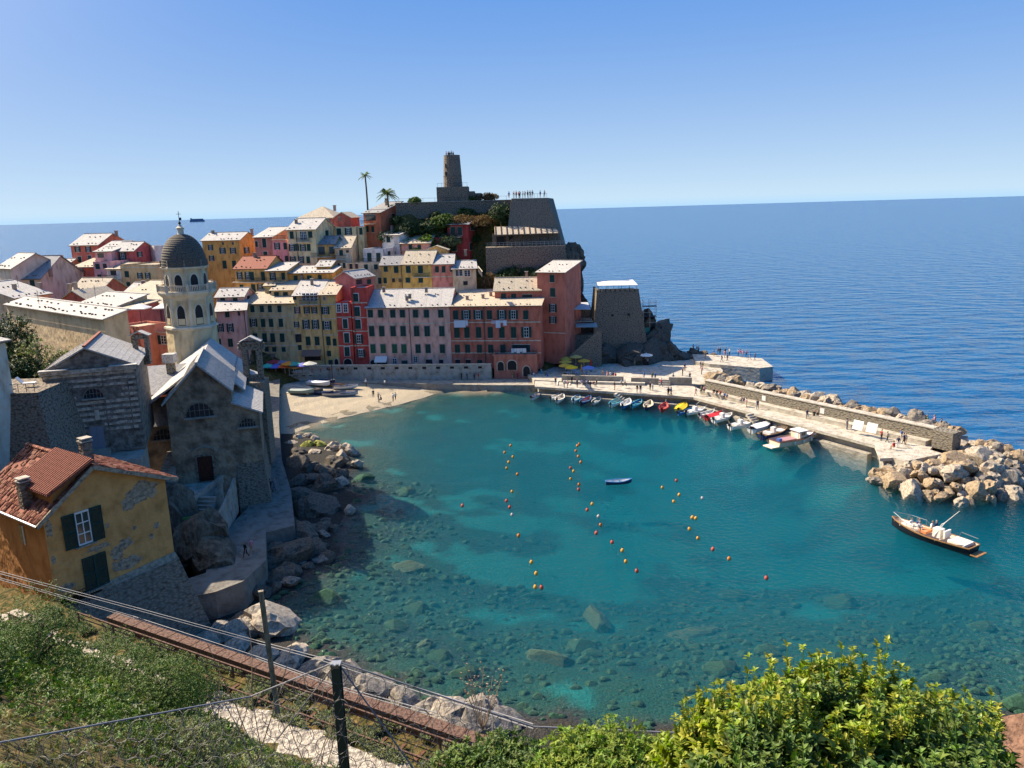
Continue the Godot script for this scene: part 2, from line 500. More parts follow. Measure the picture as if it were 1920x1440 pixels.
func bed_height(x: float, z: float) -> float:
	var p := Vector2(x, z)
	var inside := Geometry2D.is_point_in_polygon(p, bay)
	var n := bay.size()
	var y := -20.0
	var near := 1e9
	for k in n:
		if k == 15 or k == 16: continue
		var d := p.distance_to(Geometry2D.get_closest_point_to_segment(p, bay[k], bay[(k + 1) % n]))
		near = minf(near, d)
		var e := -0.16 * d
		if k >= n - 2: e = -0.075 * d
		elif k >= 17 and k <= 22: e = -2.2 - 0.25 * d
		y = maxf(y, e)
	if not inside: return -4.0 if z < -103.0 and x > -3.0 or z < -168.5 else (-1.0 if z < -136.0 else minf(0.3, near * 0.15))
	var cap := 2.6 + clampf((x + 16.0) / 66.0, 0, 1) * 4.6 + clampf((z + 95.0) / 40.0, 0, 1) * 0.8
	return maxf(y, -cap) + wob.get_noise_2d(x * 3.0, z * 3.0) * 0.35

func smooth(a: float, b: float, x: float) -> float:
	return smoothstep(a, b, x)

func make_water() -> void:
	wob.seed = 4
	wob.frequency = 0.05
	wob.fractal_octaves = 3
	var st := SurfaceTool.new()
	st.begin(Mesh.PRIMITIVE_TRIANGLES)
	var nx := 150
	var nz := 130
	for j in nz + 1:
		for i in nx + 1:
			var x := lerpf(-44.0, 104.0, i / float(nx))
			var z := lerpf(-170.0, -44.0, j / float(nz))
			var y := bed_height(x, z)
			var n1 := wob.get_noise_2d(x * 1.1 + 50.0, z * 1.6)
			var n2 := wob.get_noise_2d(x * 4.0, z * 4.0 + 300.0)
			# sand, weed meadow, cobbles; water's loss of red light put into their colours
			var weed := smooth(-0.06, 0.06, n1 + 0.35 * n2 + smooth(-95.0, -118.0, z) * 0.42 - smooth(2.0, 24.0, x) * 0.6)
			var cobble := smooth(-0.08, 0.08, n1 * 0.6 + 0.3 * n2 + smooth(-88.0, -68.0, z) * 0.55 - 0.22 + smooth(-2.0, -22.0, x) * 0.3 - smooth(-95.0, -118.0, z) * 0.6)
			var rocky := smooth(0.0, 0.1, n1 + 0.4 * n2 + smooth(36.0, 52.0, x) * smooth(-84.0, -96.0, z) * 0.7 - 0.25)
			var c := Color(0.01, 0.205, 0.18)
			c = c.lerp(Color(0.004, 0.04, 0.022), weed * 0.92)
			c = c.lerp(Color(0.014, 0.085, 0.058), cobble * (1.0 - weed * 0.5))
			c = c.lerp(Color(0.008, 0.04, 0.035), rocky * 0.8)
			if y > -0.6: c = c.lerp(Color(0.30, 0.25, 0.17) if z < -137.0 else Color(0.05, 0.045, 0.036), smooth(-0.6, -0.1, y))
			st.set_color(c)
			st.add_vertex(Vector3(x, y, z))
	for j in nz:
		for i in nx:
			var a := j * (nx + 1) + i
			for k in [a, a + 1, a + nx + 1, a + 1, a + nx + 2, a + nx + 1]: st.add_index(k)
	st.generate_normals()
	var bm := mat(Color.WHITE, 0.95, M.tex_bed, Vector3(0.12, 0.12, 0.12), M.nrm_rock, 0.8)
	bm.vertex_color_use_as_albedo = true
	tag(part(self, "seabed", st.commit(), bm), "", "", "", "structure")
	# loose stones on the bottom
	var mm := MultiMesh.new()
	mm.transform_format = MultiMesh.TRANSFORM_3D
	mm.mesh = rock_mesh(31, 1, 0.25)
	var spots := []
	for k in 9000:
		var x := rng.randf_range(-30.0, 60.0)
		var z := rng.randf_range(-112.0, -50.0)
		var y := bed_height(x, z) if Geometry2D.is_point_in_polygon(Vector2(x, z), bay) else 9.0
		if y > 0.0: continue
		var n1 := wob.get_noise_2d(x * 1.1 + 50.0, z * 1.6)
		if n1 * 0.6 + smooth(-92.0, -66.0, z) * 0.5 + smooth(0.0, -22.0, x) * 0.3 - 0.15 < rng.randf_range(-0.05, 0.5): continue
		var s := 0.16 + 0.34 * pow(rng.randf(), 2.0)
		if rng.randf() < 0.02: s *= 3.0
		spots.append(Transform3D(Basis(Vector3.UP, rng.randf() * TAU).scaled(Vector3(s * 1.3, s * 0.7, s)), Vector3(x, y + s * 0.15, z)))
	mm.instance_count = spots.size()
	for k in spots.size(): mm.set_instance_transform(k, spots[k])
	var o := MultiMeshInstance3D.new()
	o.name = "seabed_stones"
	o.multimesh = mm
	o.material_override = mat(lin(0.032, 0.10, 0.065), 0.95, M.tex_rock, Vector3(0.7, 0.7, 0.7))  # stone colour also carries the water's green cast, red taken out
	add_child(o)
	tag(o, "submerged cobbles and stones on the bottom of the bay", "stones", "", "stuff")
	# the clear surface of the bay, and the water under it
	var pm := StandardMaterial3D.new()
	pm.transparency = BaseMaterial3D.TRANSPARENCY_ALPHA
	pm.albedo_color = Color(0.0, 0.03, 0.04, 0.01)
	pm.roughness = 0.05
	pm.metallic_specular = 0.3
	pm.uv1_triplanar = true
	pm.uv1_world_triplanar = true
	pm.uv1_scale = Vector3(0.055, 0.055, 0.08)
	pm.normal_enabled = true
	pm.normal_texture = M.nrm_wave
	pm.normal_scale = 2.2
	var bs := stn()
	var wide := bay.duplicate()
	for k in wide.size():
		var c := Vector2(15, -105)
		if k < 15: wide[k] += (wide[k] - c).normalized() * 6.0
		elif k > 16: wide[k] += (wide[k] - c).normalized() * 2.0
	var idx := Geometry2D.triangulate_polygon(wide)
	for k in range(0, idx.size(), 3):
		var q := [wide[idx[k]], wide[idx[k + 1]], wide[idx[k + 2]]]
		if (q[1] - q[0]).cross(q[2] - q[0]) < 0: q.reverse()
		tri(bs, Vector3(q[0].x, 0, q[0].y), Vector3(q[1].x, 0, q[1].y), Vector3(q[2].x, 0, q[2].y))
	tag(part(self, "bay_water", done(bs), pm), "", "", "", "structure")
	var fv := FogVolume.new()
	fv.name = "water_body"
	fv.size = Vector3(146, 9.9, 124)
	fv.position = Vector3(29, -5.0, -107)
	var fm := FogMaterial.new()
	fm.density = 0.085
	fm.albedo = Color(0.0, 0.56, 0.66)
	fv.material = fm
	add_child(fv)
	tag(fv, "", "", "", "structure")
	# open sea
	var om := mat(lin(0.008, 0.07, 0.17), 0.14, null, Vector3(0.009, 0.009, 0.02), M.nrm_sea, 1.8)
	om.metallic_specular = 0.44
	var ss := stn()
	var sea := v2s([-30000, -30000, 30000, -30000, 30000, -50, 100, -50, 100, -106, 69.5, -104, 60, -108, 40, -150, 36, -160, 10, -168, -40, -178, -30000, -178])
	idx = Geometry2D.triangulate_polygon(sea)
	for k in range(0, idx.size(), 3):
		var q := [sea[idx[k]], sea[idx[k + 1]], sea[idx[k + 2]]]
		if (q[1] - q[0]).cross(q[2] - q[0]) < 0: q.reverse()
		tri(ss, Vector3(q[0].x, -0.01, q[0].y), Vector3(q[1].x, -0.01, q[1].y), Vector3(q[2].x, -0.01, q[2].y))
	tag(part(self, "sea", done(ss), om), "", "", "", "structure")

# ------------------------------------------------------------------ rocks
func rock_mesh(sd: int, sub: int, rough: float) -> ArrayMesh:
	# a lump cut by random planes, so that it has faces and edges as quarried or weathered stone has
	var r := RandomNumberGenerator.new()
	r.seed = sd
	var nf := FastNoiseLite.new()
	nf.seed = sd
	nf.frequency = 0.9
	var g := (1 + sqrt(5.0)) / 2
	var v := []
	for p in [[-1, g, 0], [1, g, 0], [-1, -g, 0], [1, -g, 0], [0, -1, g], [0, 1, g], [0, -1, -g], [0, 1, -g], [g, 0, -1], [g, 0, 1], [-g, 0, -1], [-g, 0, 1]]:
		v.append(Vector3(p[0], p[1], p[2]).normalized())
	var f := [[0, 11, 5], [0, 5, 1], [0, 1, 7], [0, 7, 10], [0, 10, 11], [1, 5, 9], [5, 11, 4], [11, 10, 2], [10, 7, 6], [7, 1, 8], [3, 9, 4], [3, 4, 2], [3, 2, 6], [3, 6, 8], [3, 8, 9], [4, 9, 5], [2, 4, 11], [6, 2, 10], [8, 6, 7], [9, 8, 1]]
	for s in sub:
		var g2 := []
		var mid := {}
		for t in f:
			var m := []
			for k in 3:
				var a: int = t[k]
				var b: int = t[(k + 1) % 3]
				var key := Vector2i(mini(a, b), maxi(a, b))
				if not mid.has(key):
					mid[key] = v.size()
					v.append((v[a] + v[b]).normalized())
				m.append(mid[key])
			g2.append_array([[t[0], m[0], m[2]], [t[1], m[1], m[0]], [t[2], m[2], m[1]], [m[0], m[1], m[2]]])
		f = g2
	var cuts := []
	for k in 9:
		var d := Vector3(r.randf_range(-1, 1), r.randf_range(-1, 1), r.randf_range(-1, 1)).normalized()
		cuts.append([d, r.randf_range(0.55, 0.85)])
	for k in v.size():
		var p: Vector3 = v[k] * (1.0 + nf.get_noise_3dv(v[k] * 1.6) * rough)
		for c in cuts:
			var over: float = p.dot(c[0]) - c[1]
			if over > 0: p -= c[0] * over * 0.9
		v[k] = p
	var st := stn()
	for t in f: tri(st, v[t[0]], v[t[2]], v[t[1]])
	return done(st)

# ------------------------------------------------------------------ land
var land_pts := PackedVector3Array()
func land_height(x: float, z: float) -> float:
	var sw := 0.0
	var sh := 0.0
	for p in land_pts:
		var d := (p.x - x) * (p.x - x) + (p.z - z) * (p.z - z)
		var w := 1.0 / (d * d + 30.0)
		sw += w
		sh += w * p.y
	return sh / sw

func grid_mesh(x0: float, x1: float, z0: float, z1: float, step: float, fn: Callable) -> ArrayMesh:
	var nx := int((x1 - x0) / step)
	var nz := int((z1 - z0) / step)
	var st := SurfaceTool.new()
	st.begin(Mesh.PRIMITIVE_TRIANGLES)
	for j in nz + 1:
		for i in nx + 1:
			var x := lerpf(x0, x1, i / float(nx))
			var z := lerpf(z0, z1, j / float(nz))
			st.add_vertex(Vector3(x, fn.call(x, z), z))
	for j in nz:
		for i in nx:
			var a := j * (nx + 1) + i
			for k in [a, a + 1, a + nx + 1, a + 1, a + nx + 2, a + nx + 1]: st.add_index(k)
	st.generate_normals()
	return st.commit()

var land_poly := v2s([-160, -50, -60, -60, -52, -72, -50, -97, -46, -100, -44, -140, -48, -170, -38, -177.5, -5, -174, 9, -173, 13, -180, 24, -188, 30, -188, 34, -193, 26, -200, 18, -203, 17.5, -215, 6, -236, -40, -248, -160, -252])
func headland(x: float, z: float) -> float:
	var p := Vector2(x, z)
	var d := 1e9
	for k in land_poly.size():
		d = minf(d, p.distance_to(Geometry2D.get_closest_point_to_segment(p, land_poly[k], land_poly[(k + 1) % land_poly.size()])))
	if not Geometry2D.is_point_in_polygon(p, land_poly): return -1.0 - d * 3.0
	return lerpf(-1.0, land_height(x, z) + wob.get_noise_2d(x * 4.0, z * 4.0) * 0.9, smooth(0.0, 3.2, d))

func near_s(x: float, z: float) -> float:
	return (x + 33.0) * -0.481 + (z + 54.4) * 0.877

func hillside(x: float, z: float) -> float:
	# the slope under the viewpoint: sea cliff, old railway ledge, then the hill up to the path
	var s := near_s(x, z)
	var bump := wob.get_noise_2d(x * 3.0, z * 3.0)
	if s < -1.2:
		var t := clampf((-1.2 - s) / 12.0, 0, 1)
		return lerpf(8.6, -9.0, pow(t, 0.75)) + bump * (0.4 + t)
	if s < 4.6: return 8.75 + bump * 0.08
	var bank := 3.0 * smooth(-2.5, 0.5, x) * smooth(-10.0, -7.4, z)  # the earth bank that the near shrubs grow on
	if s < 31.5:
		var base := 8.8 + (s - 4.6) + bump * 0.5 * smooth(4.6, 7.0, s)
		return maxf(base, minf(base + bank, 37.6 - 0.86 * Vector2(x, z).length()))
	return 35.7 + maxf(0.0, s - 34.0) * 0.8

func make_land() -> void:
	for p in [[-62, 11, -75], [-75, 13, -64], [-110, 20, -60], [-160, 24, -100], [-100, 14, -110], [-70, 9, -100], [-52, 8, -104], [-60, 8, -125], [-50, 3, -140], [-50, 2.5, -165], [-70, 9, -150], [-100, 16, -160], [-60, 6, -172], [-45, 3, -178], [-25, 3, -178], [-8, 3, -177], [6, 3, -177], [-80, 9, -185], [-60, 9, -188], [-40, 8, -188], [-20, 8, -188], [0, 9, -188], [8, 12, -190], [-70, 13, -200], [-50, 14, -200], [-35, 16, -200], [-20, 17, -200], [-6, 19, -199], [4, 23, -198], [11, 20, -197], [-70, 15, -212], [-50, 20, -212], [-36, 26, -209], [-22, 29, -206.5], [-22, 36, -210.5], [-14, 27, -206], [-10, 22, -203], [-7, 22, -202], [-14, 36, -210.5], [-7, 30, -207.5], [-5, 37, -211], [4, 35, -206], [10, 28, -203], [14, 16, -200], [-26, 37.5, -211], [-18, 37.8, -211], [-10, 38, -211], [-25, 40, -214], [-14, 40.5, -216], [-5, 39.5, -213], [6, 38, -212], [12, 26, -214], [-50, 20, -226], [-20, 34, -226], [2, 26, -228], [-20, 6, -244], [18, 8, -190], [24, 7, -192], [30, 3, -191]]:
		land_pts.append(Vector3(p[0], p[1], p[2]))
	tag(part(self, "headland", grid_mesh(-160, 40, -262, -46, 1.7, headland), M.hill), "", "", "", "structure")
	tag(part(self, "hillside", grid_mesh(-70, 60, -72, 12, 1.2, hillside), M.hill), "", "", "", "structure")
	# beach sheet, from the boat ramp down under the water
	var bst := stn()
	var P0 := Vector2(-42.3, -139.9)
	var along := Vector2(0.608, -0.794)
	var up := Vector2(-0.794, -0.608)
	for i in 40:
		for j in 20:
			var q := []
			for c in [[0, 0], [1, 0], [1, 1], [0, 1]]:
				var a: float = -5.0 + (i + c[0]) * 1.1
				var b: float = -4.0 + (j + c[1]) * 1.6
				var p := P0 + along * a + up * (b + 1.1 * sin(a * 0.14 + 0.4))
				q.append(Vector3(p.x, b * 0.072 + 0.07 * sin(b * 1.3) * smooth(0.0, 3.0, b) + wob.get_noise_2d(p.x * 9.0, p.y * 9.0) * 0.12, p.y))
			quad(bst, q[0], q[3], q[2], q[1])
	tag(part(self, "beach", done(bst), M.sand), "", "", "", "structure")
	# quays and paths
	var st := stn()
	add_poly(st, v2s([-48, -176, -41, -174.7, -21, -169.6, -4, -166, 4.6, -164.9, 9, -166, 11, -174, -4, -174, -48, -181]), -3.0, 1.2)
	tag(part(self, "lower_quay", done(st), M.concrete_dark), "", "", "", "structure")
	st = stn()
	add_poly(st, v2s([-58, -170.5, -47, -173.2, -41, -176.2, -4.4, -172.4, -4.4, -178, -60, -186]), 0.0, 3.4)
	tag(part(self, "harbour_street", done(st), M.concrete), "", "", "", "structure")
	st = stn()
	add_poly(st, v2s([4.8, -165.5, 10.4, -163.4, 37, -156.6, 41.5, -156.4, 46.5, -170, 47, -186, 24, -190, 10, -180, 3, -174]), -3.0, 2.2)
	tag(part(self, "piazza", done(st), M.concrete), "", "", "", "structure")
	st = stn()
	for k in 7:
		var rr := 5.0 + k * 2.6
		var pts := []
		for j in 15: pts.append(Vector3(30 + cos(PI + j * 0.13) * rr, 2.206, -160 - sin(j * 0.13) * rr))
		for j in 14:
			var d: Vector3 = (pts[j + 1] - pts[j]).normalized() * 0.14
			quad(st, pts[j] + Vector3(-d.z, 0, d.x), pts[j + 1] + Vector3(-d.z, 0, d.x), pts[j + 1] - Vector3(-d.z, 0, d.x), pts[j] - Vector3(-d.z, 0, d.x))
	tag(part(self, "paving_bands", done(st), plaster(0.58, 0.54, 0.46)), "", "", "", "structure")
	st = stn()
	add_poly(st, v2s([4.7, -160, 34.6, -146.6, 54.1, -113.2, 52, -107, 58.5, -107.5, 62.5, -112.4, 38.2, -150, 36.4, -157.4, 11, -164, 5, -166]), 1.55, 2.0)
	add_poly(st, v2s([5.6, -161.2, 35.2, -147.6, 55.0, -113.4, 52.8, -107.5, 58.2, -108, 62, -112.6, 37.8, -150, 36, -157, 11, -163.6, 5.4, -165.6]), -6.0, 1.549)
	tag(part(self, "mole", done(st), M.concrete), "", "", "", "structure")
	st = stn()  # the low landing step that runs along the inner edge of the mole
	add_poly(st, v2s([4.4, -159.4, 20, -152.4, 20.5, -153.3, 4.8, -160.3]), -6.0, 0.55)
	add_poly(st, v2s([23, -151.1, 34.3, -145.9, 53.2, -113.5, 54.2, -114.1, 35.2, -147.0, 23.5, -152]), -6.0, 0.5)
	tag(part(self, "mole_landing", done(st), M.concrete_dark), "", "", "", "structure")
	st = stn()
	add_poly(st, v2s([42, -176.5, 44.4, -173.6, 53.8, -167.4, 57, -168.5, 57.6, -178.2, 50, -183, 43.4, -186]), -4.0, 3.0)
	tag(part(self, "outer_pier", done(st), M.concrete), "", "", "", "structure")
	st = stn()
	add_poly(st, v2s([-25.6, -85.9, -29.2, -97.7, -34.6, -112.4, -40.4, -131.8, -48.5, -160.7, -52, -174, -56, -174, -50, -147.7, -40, -112, -33, -92, -33.5, -82, -31.5, -74, -36, -70, -32, -68.5, -29, -69.8, -27, -71.9, -26.2, -76.7, -28.4, -84]), -2.0, 3.0)
	tag(part(self, "shore_path", done(st), mat(lin(0.19, 0.175, 0.15), 0.9, M.tex_plaster, Vector3(0.09, 0.09, 0.09), M.nrm_fine, 0.6)), "", "", "", "structure")
	# ledge of the old railway
	st = stn()
	var t := Vector3(0.877, 0, 0.481)
	var n := Vector3(-0.481, 0, 0.877)
	var o := Vector3(-33, 8.95, -54.4)
	for seg in 60:
		var a := o + t * (-8.0 + seg * 1.2)
		var b := a + t * 1.2
		var w0 := 2.2 + 0.35 * sin(seg * 1.7)
		var w1 := 2.2 + 0.35 * sin((seg + 1) * 1.7)
		quad(st, a + n * w0, b + n * w1, b + n * 4.9, a + n * 4.9)
	tag(part(self, "concrete_path", done(st), mat(lin(0.50, 0.46, 0.40), 0.95, M.tex_rock, Vector3(0.25, 0.25, 0.25), M.nrm_rock, 0.9)), "", "", "", "structure")

# ------------------------------------------------------------------ walls, castle, bastion
func place(a: float, b: float, c: float) -> Vector3:
	return Vector3(a, b, c)

func harbour_walls() -> void:
	var o := thing("retaining_wall", "long pale retaining wall with small dark slots below harbour houses", "wall", Vector3(-46, 1.2, -176.7), -atan2(4.3, 41.6))
	cube(o, "wall_face", M.concrete, Vector3(20.8, 1.65, 0.25), Vector3(41.8, 3.5, 0.5))
	cube(o, "coping", M.cream_trim, Vector3(20.8, 3.47, 0.25), Vector3(41.9, 0.16, 0.7))
	for k in 12: cube(o, "slot", M.dark, Vector3(4.6 + k * 3.15, 2.75, 0.5), Vector3(0.9, 0.5, 0.06))
	o = thing("breakwater_wall", "high stone-faced sea wall along the outer side of mole", "wall", Vector3(37.6, 2.0, -149.9), -atan2(37.2, 24.8))
	var L := 44.7
	cube(o, "wall_body", M.stone_pale, Vector3(L / 2, 1.15, -0.6), Vector3(L, 2.6, 1.2))
	cube(o, "coping", M.concrete, Vector3(L / 2, 2.5, -0.65), Vector3(L + 0.2, 0.14, 1.5))
	cube(o, "bench_step", M.concrete, Vector3(L / 2, 0.35, 0.75), Vector3(L - 0.4, 0.8, 1.5))
	for k in [14, 26]: cube(o, "notice", M.white, Vector3(k, 1.5, 0.03), Vector3(0.8, 0.9, 0.06))
	o = thing("piazza_parapet", "low dark parapet with steps between piazza and mole", "wall", Vector3(10.6, 2.0, -163.6), -atan2(6.6, 26))
	cube(o, "wall_body", M.concrete_dark, Vector3(6.5, 0.75, 0), Vector3(13, 1.5, 0.6))
	cube(o, "wall_body", M.concrete_dark, Vector3(17.4, 0.65, 0), Vector3(5.6, 1.3, 0.6))
	cube(o, "wall_body", M.concrete_dark, Vector3(24.6, 0.8, 0), Vector3(4.6, 1.6, 0.6))
	cube(o, "bench", M.concrete, Vector3(9, 0.25, 0.95), Vector3(17, 0.5, 1.2))
	for k in 3: cube(o, "step", M.concrete, Vector3(21.4, 0.18 + k * 0.18, 0.9 - k * 0.35), Vector3(2.4, 0.36 + k * 0.36, 0.36))
	o = thing("landing_steps", "short stone steps cut into the mole edge among boats", "steps", Vector3(20.4, 0, -152.4), -atan2(13.4, 29.9))
	for k in 5: cube(o, "step", M.concrete, Vector3(0.3 + k * 0.45, 1.7 - k * 0.3, 0.5), Vector3(0.45, 0.5, 1.6))
	o = thing("landing_steps", "short stone steps down to the landing beside the white motorboats", "steps", Vector3(41.6, 0, -134.0), -atan2(32.4, 18.9))
	for k in 5: cube(o, "step", M.concrete, Vector3(0.3 + k * 0.45, 1.7 - k * 0.3, 0.4), Vector3(0.45, 0.5, 1.4))
	o = thing("concrete_block", "pale concrete end platform of the mole above the boulders", "platform", Vector3(57.4, 2.0, -108.6), 0.4)
	cube(o, "slab", M.concrete, Vector3(0, -0.8, 0), Vector3(7.5, 1.7, 4.0))
	o = thing("end_pillar", "square masonry end of the sea wall above the boulder heap", "wall", Vector3(63.4, 2.0, -111.2), -atan2(37.2, 24.8))
	cube(o, "pillar", M.stone_pale, Vector3(0, 1.2, -0.4), Vector3(3.0, 2.7, 2.4))

func castle() -> void:
	var o := thing("castle_tower", "round ruined stone watchtower on top of the headland", "tower", Vector3(-14.1, 41, -215))
	var st := stn()
	add_lathe(st, [Vector2(2.62, 0), Vector2(2.5, 3.3), Vector2(2.4, 6.0), Vector2(2.12, 11.0), Vector2(2.14, 11.3), Vector2(1.75, 11.3), Vector2(1.75, 10.5), Vector2(0, 10.5)], 20)
	part(o, "shaft", done(st), M.stone)
	for p in [[-1.6, 6.6, 1.85, -0.65], [-1.55, 8.6, 1.6, -0.7]]: cube(o, "slit", M.dark, Vector3(p[0], p[1], p[2]), Vector3(0.35, 1.0, 0.3), Vector3(0, p[3], 0))
	st = stn()
	add_lathe(st, [Vector2(2.25, 5.85), Vector2(2.48, 5.9), Vector2(2.48, 6.05), Vector2(2.3, 6.1)], 20)
	part(o, "string_course", done(st), M.stone)
	o = thing("castle_platform", "stepped stone platform under the round watchtower", "platform", Vector3(-18.2, 39, -213))
	cube(o, "block", M.stone, Vector3(4.1, 2.6, -2), Vector3(8.2, 5.2, 7))
	cube(o, "block", M.stone, Vector3(8.6, 2.0, -2), Vector3(2.4, 3.9, 6))
	cube(o, "block", M.stone, Vector3(10.6, 1.7, -2), Vector3(1.8, 3.5, 5))
	st = stn()
	for k in 8:
		add_box(st, Vector3(0.3 + k * 1.1, 5.7, 1.4), Vector3(0.05, 1.0, 0.05))
		if k < 7: add_box(st, Vector3(0.85 + k * 1.1, 6.15, 1.4), Vector3(1.1, 0.05, 0.05))
	part(o, "railing", done(st), M.iron)
	o = thing("terrace_wall", "long dark terrace wall along the castle ridge", "wall", Vector3(-29, 35.5, -211), 0.02)
	cube(o, "wall_body", M.stone, Vector3(15.2, 2.9, 0), Vector3(30.4, 4.2, 1.0))
	cube(o, "coping", M.concrete_dark, Vector3(15.2, 4.95, 0.05), Vector3(30.6, 0.18, 1.2))
	for k in 10: cube(o, "rail_post", M.iron, Vector3(1 + k * 3.1, 5.5, 0.2), Vector3(0.06, 1.0, 0.06))
	cube(o, "rail", M.iron, Vector3(15.2, 5.98, 0.2), Vector3(29, 0.05, 0.05))
	# fortress wall with a battered face
	o = thing("fortress_wall", "dark battered fortress wall at the seaward end of ridge", "wall", Vector3(0, 0, 0))
	st = stn()
	var top := [Vector3(1.2, 40.7, -203.5), Vector3(10.2, 40.6, -201.5), Vector3(12.2, 40.5, -212), Vector3(1.2, 40.7, -214)]
	var bot := [Vector3(-1.5, 24.0, -199.0), Vector3(15.6, 22.0, -196.5), Vector3(17.6, 20, -214), Vector3(-1.5, 24, -216)]
	for k in 4: quad(st, bot[k], top[k], top[(k + 1) % 4], bot[(k + 1) % 4])
	quad(st, top[0], top[3], top[2], top[1])
	part(o, "wall_face", done(st), M.stone)
	st = stn()
	for k in 12:
		add_box(st, Vector3(1.6 + k * 0.76, 41.2, -203.2 + k * 0.17), Vector3(0.05, 1.05, 0.05))
	add_bar(st, Vector3(1.4, 41.7, -203.3), Vector3(10.1, 41.65, -201.4), 0.05)
	part(o, "railing", done(st), M.iron)
	# restaurant terrace under the wall
	o = thing("terrace_restaurant", "long terrace pavilion with ribbed tile roof under the fortress wall", "pavilion", Vector3(-4.6, 28.0, -197.5), 0.03)
	cube(o, "terrace_base", M.stone, Vector3(8.8, -2.2, -1.5), Vector3(19.4, 6.6, 9))
	cube(o, "back_wall", M.stone, Vector3(8.8, 2.6, -3.2), Vector3(16, 3.2, 0.4))
	st = stn()
	slab(st, Vector3(1.4, 4.1, 0.7), Vector3(17.2, 4.1, 0.7), Vector3(17.2, 5.9, -3.4), Vector3(1.4, 5.9, -3.4))
	part(o, "roof", done(st), M.slate_warm)
	for k in 12: cube(o, "roof_rib", M.wood, Vector3(1.6 + k * 1.4, 5.12, -1.35), Vector3(0.2, 0.18, 4.5), Vector3(0.413, 0, 0))
	for k in 8: cube(o, "post", M.wood, Vector3(1.7 + k * 2.15, 2.6, 0.2), Vector3(0.16, 3.1, 0.16))
	for k in 5: cube(o, "dark_bay", M.dark, Vector3(3 + k * 3.0, 2.4, -2.95), Vector3(2.2, 2.2, 0.08))
	st = stn()
	for k in 20: add_box(st, Vector3(-0.6 + k * 1.0, 1.7, 2.7), Vector3(0.06, 1.1, 0.06))
	for y in [1.75, 2.2]: add_box(st, Vector3(8.9, y, 2.7), Vector3(19, 0.05, 0.05))
	part(o, "railing", done(st), M.steel)
	# crag under the fortress
	for k in 9:
		var p: Array = [[14.5, 15, -197, 5.5, 9, 5], [16.5, 8, -196, 5, 9, 5], [13.0, 22, -199, 4, 6, 4.5], [15.5, 24, -201, 3, 5.5, 4], [12, 10, -192, 5, 8, 5], [17, 3, -194, 5, 6, 6], [9, 17, -194, 5, 6, 4], [16.2, 18, -203, 3.4, 8, 5], [5, 19, -194.5, 5, 5, 4]][k]
		var r := part(self, "crag", rock_mesh(60 + k, 3, 0.7), M.cliff, Vector3(p[0], p[1], p[2]), Vector3(p[3], p[4], p[5]), Vector3(0, k * 1.3, 0))
		tag(r, "dark rugged crag of the headland cliff below the fortress wall", "rock", "crags of the headland")
	# rocks that carry the bastion and run out to sea
	for k in 12:
		var p: Array = [[22, 3.0, -184.5, 6, 4.2, 4], [28, 3.2, -184, 6.5, 4.2, 4.5], [33, 3.2, -185.5, 5.5, 4.8, 5], [37, 2.2, -186.5, 5, 3.9, 5], [41, 1.4, -187, 4.6, 3.2, 4.5], [45, 0.6, -188.5, 4.5, 3.0, 4], [35, 5.5, -189, 4.2, 5.2, 4.5], [36.6, 8.0, -190, 3.0, 4.0, 4], [49, 0.2, -188, 4.0, 2.6, 3.5], [18, 2.5, -184, 4, 3, 3], [33, 9, -191, 3, 5, 4], [31, 2.4, -180.5, 5, 2.4, 2.4]][k]
		var r := part(self, "sea_rock", rock_mesh(80 + k, 3, 0.6), M.rock_dark, Vector3(p[0], p[1], p[2]), Vector3(p[3], p[4], p[5]), Vector3(0, k * 0.9, 0))
		tag(r, "dark wet rock at the foot of the square bastion", "rock", "rocks below the bastion")
	# bastion
	o = thing("bastion", "square tapering stone bastion at the water with flat top", "tower", Vector3(25.4, 6.2, -189.5))
	cube(o, "footing", M.stone, Vector3(0.4, -2.2, 0), Vector3(12.8, 4.5, 9.6))
	st = stn()
	var lo := [Vector3(-6.1, 0, 4.9), Vector3(6.9, 0, 4.9), Vector3(6.9, 0, -5), Vector3(-6.1, 0, -5)]
	var hi := [Vector3(-4.9, 12.2, 4.2), Vector3(5.0, 12.2, 4.2), Vector3(5.0, 12.2, -4), Vector3(-4.9, 12.2, -4)]
	for k in 4: quad(st, lo[k], hi[k], hi[(k + 1) % 4], lo[(k + 1) % 4])
	quad(st, hi[0] - Vector3(0, 0.9, 0), hi[3] - Vector3(0, 0.9, 0), hi[2] - Vector3(0, 0.9, 0), hi[1] - Vector3(0, 0.9, 0))
	part(o, "wall_face", done(st), M.stone)
	for k in 9: cube(o, "merlon", M.stone, Vector3(-4.5 + k * 1.13, 12.5, 4.0), Vector3(0.8, 0.7, 0.45))
	for k in 7: cube(o, "merlon", M.stone_pale, Vector3(-4.7, 12.5, 3.2 - k * 1.13), Vector3(0.45, 0.7, 0.8))
	for p in [[-1.3, 6.8, 4.62], [2.5, 6.9, 4.62]]: cube(o, "slit", M.dark, Vector3(p[0], p[1], p[2] - 0.04), Vector3(0.55, 0.5, 0.3))
	o = thing("canopy", "white flat awning on thin posts on top of bastion", "awning", Vector3(25.4, 18.0, -189.5))
	st = stn()
	slab(st, Vector3(-4.6, 2.0, 3.6), Vector3(4.8, 1.9, 3.6), Vector3(4.6, 2.6, -3.0), Vector3(-4.2, 2.6, -3.0), 0.08)
	part(o, "cloth", done(st), M.white)
	for k in 6: cube(o, "post", M.iron, Vector3(-4.4 + k * 1.8, 0.6, 3.4), Vector3(0.08, 2.6, 0.08))
	for k in 4: cube(o, "post", M.iron, Vector3(-4.0 + k * 2.6, 0.8, -2.8), Vector3(0.08, 3.2, 0.08))
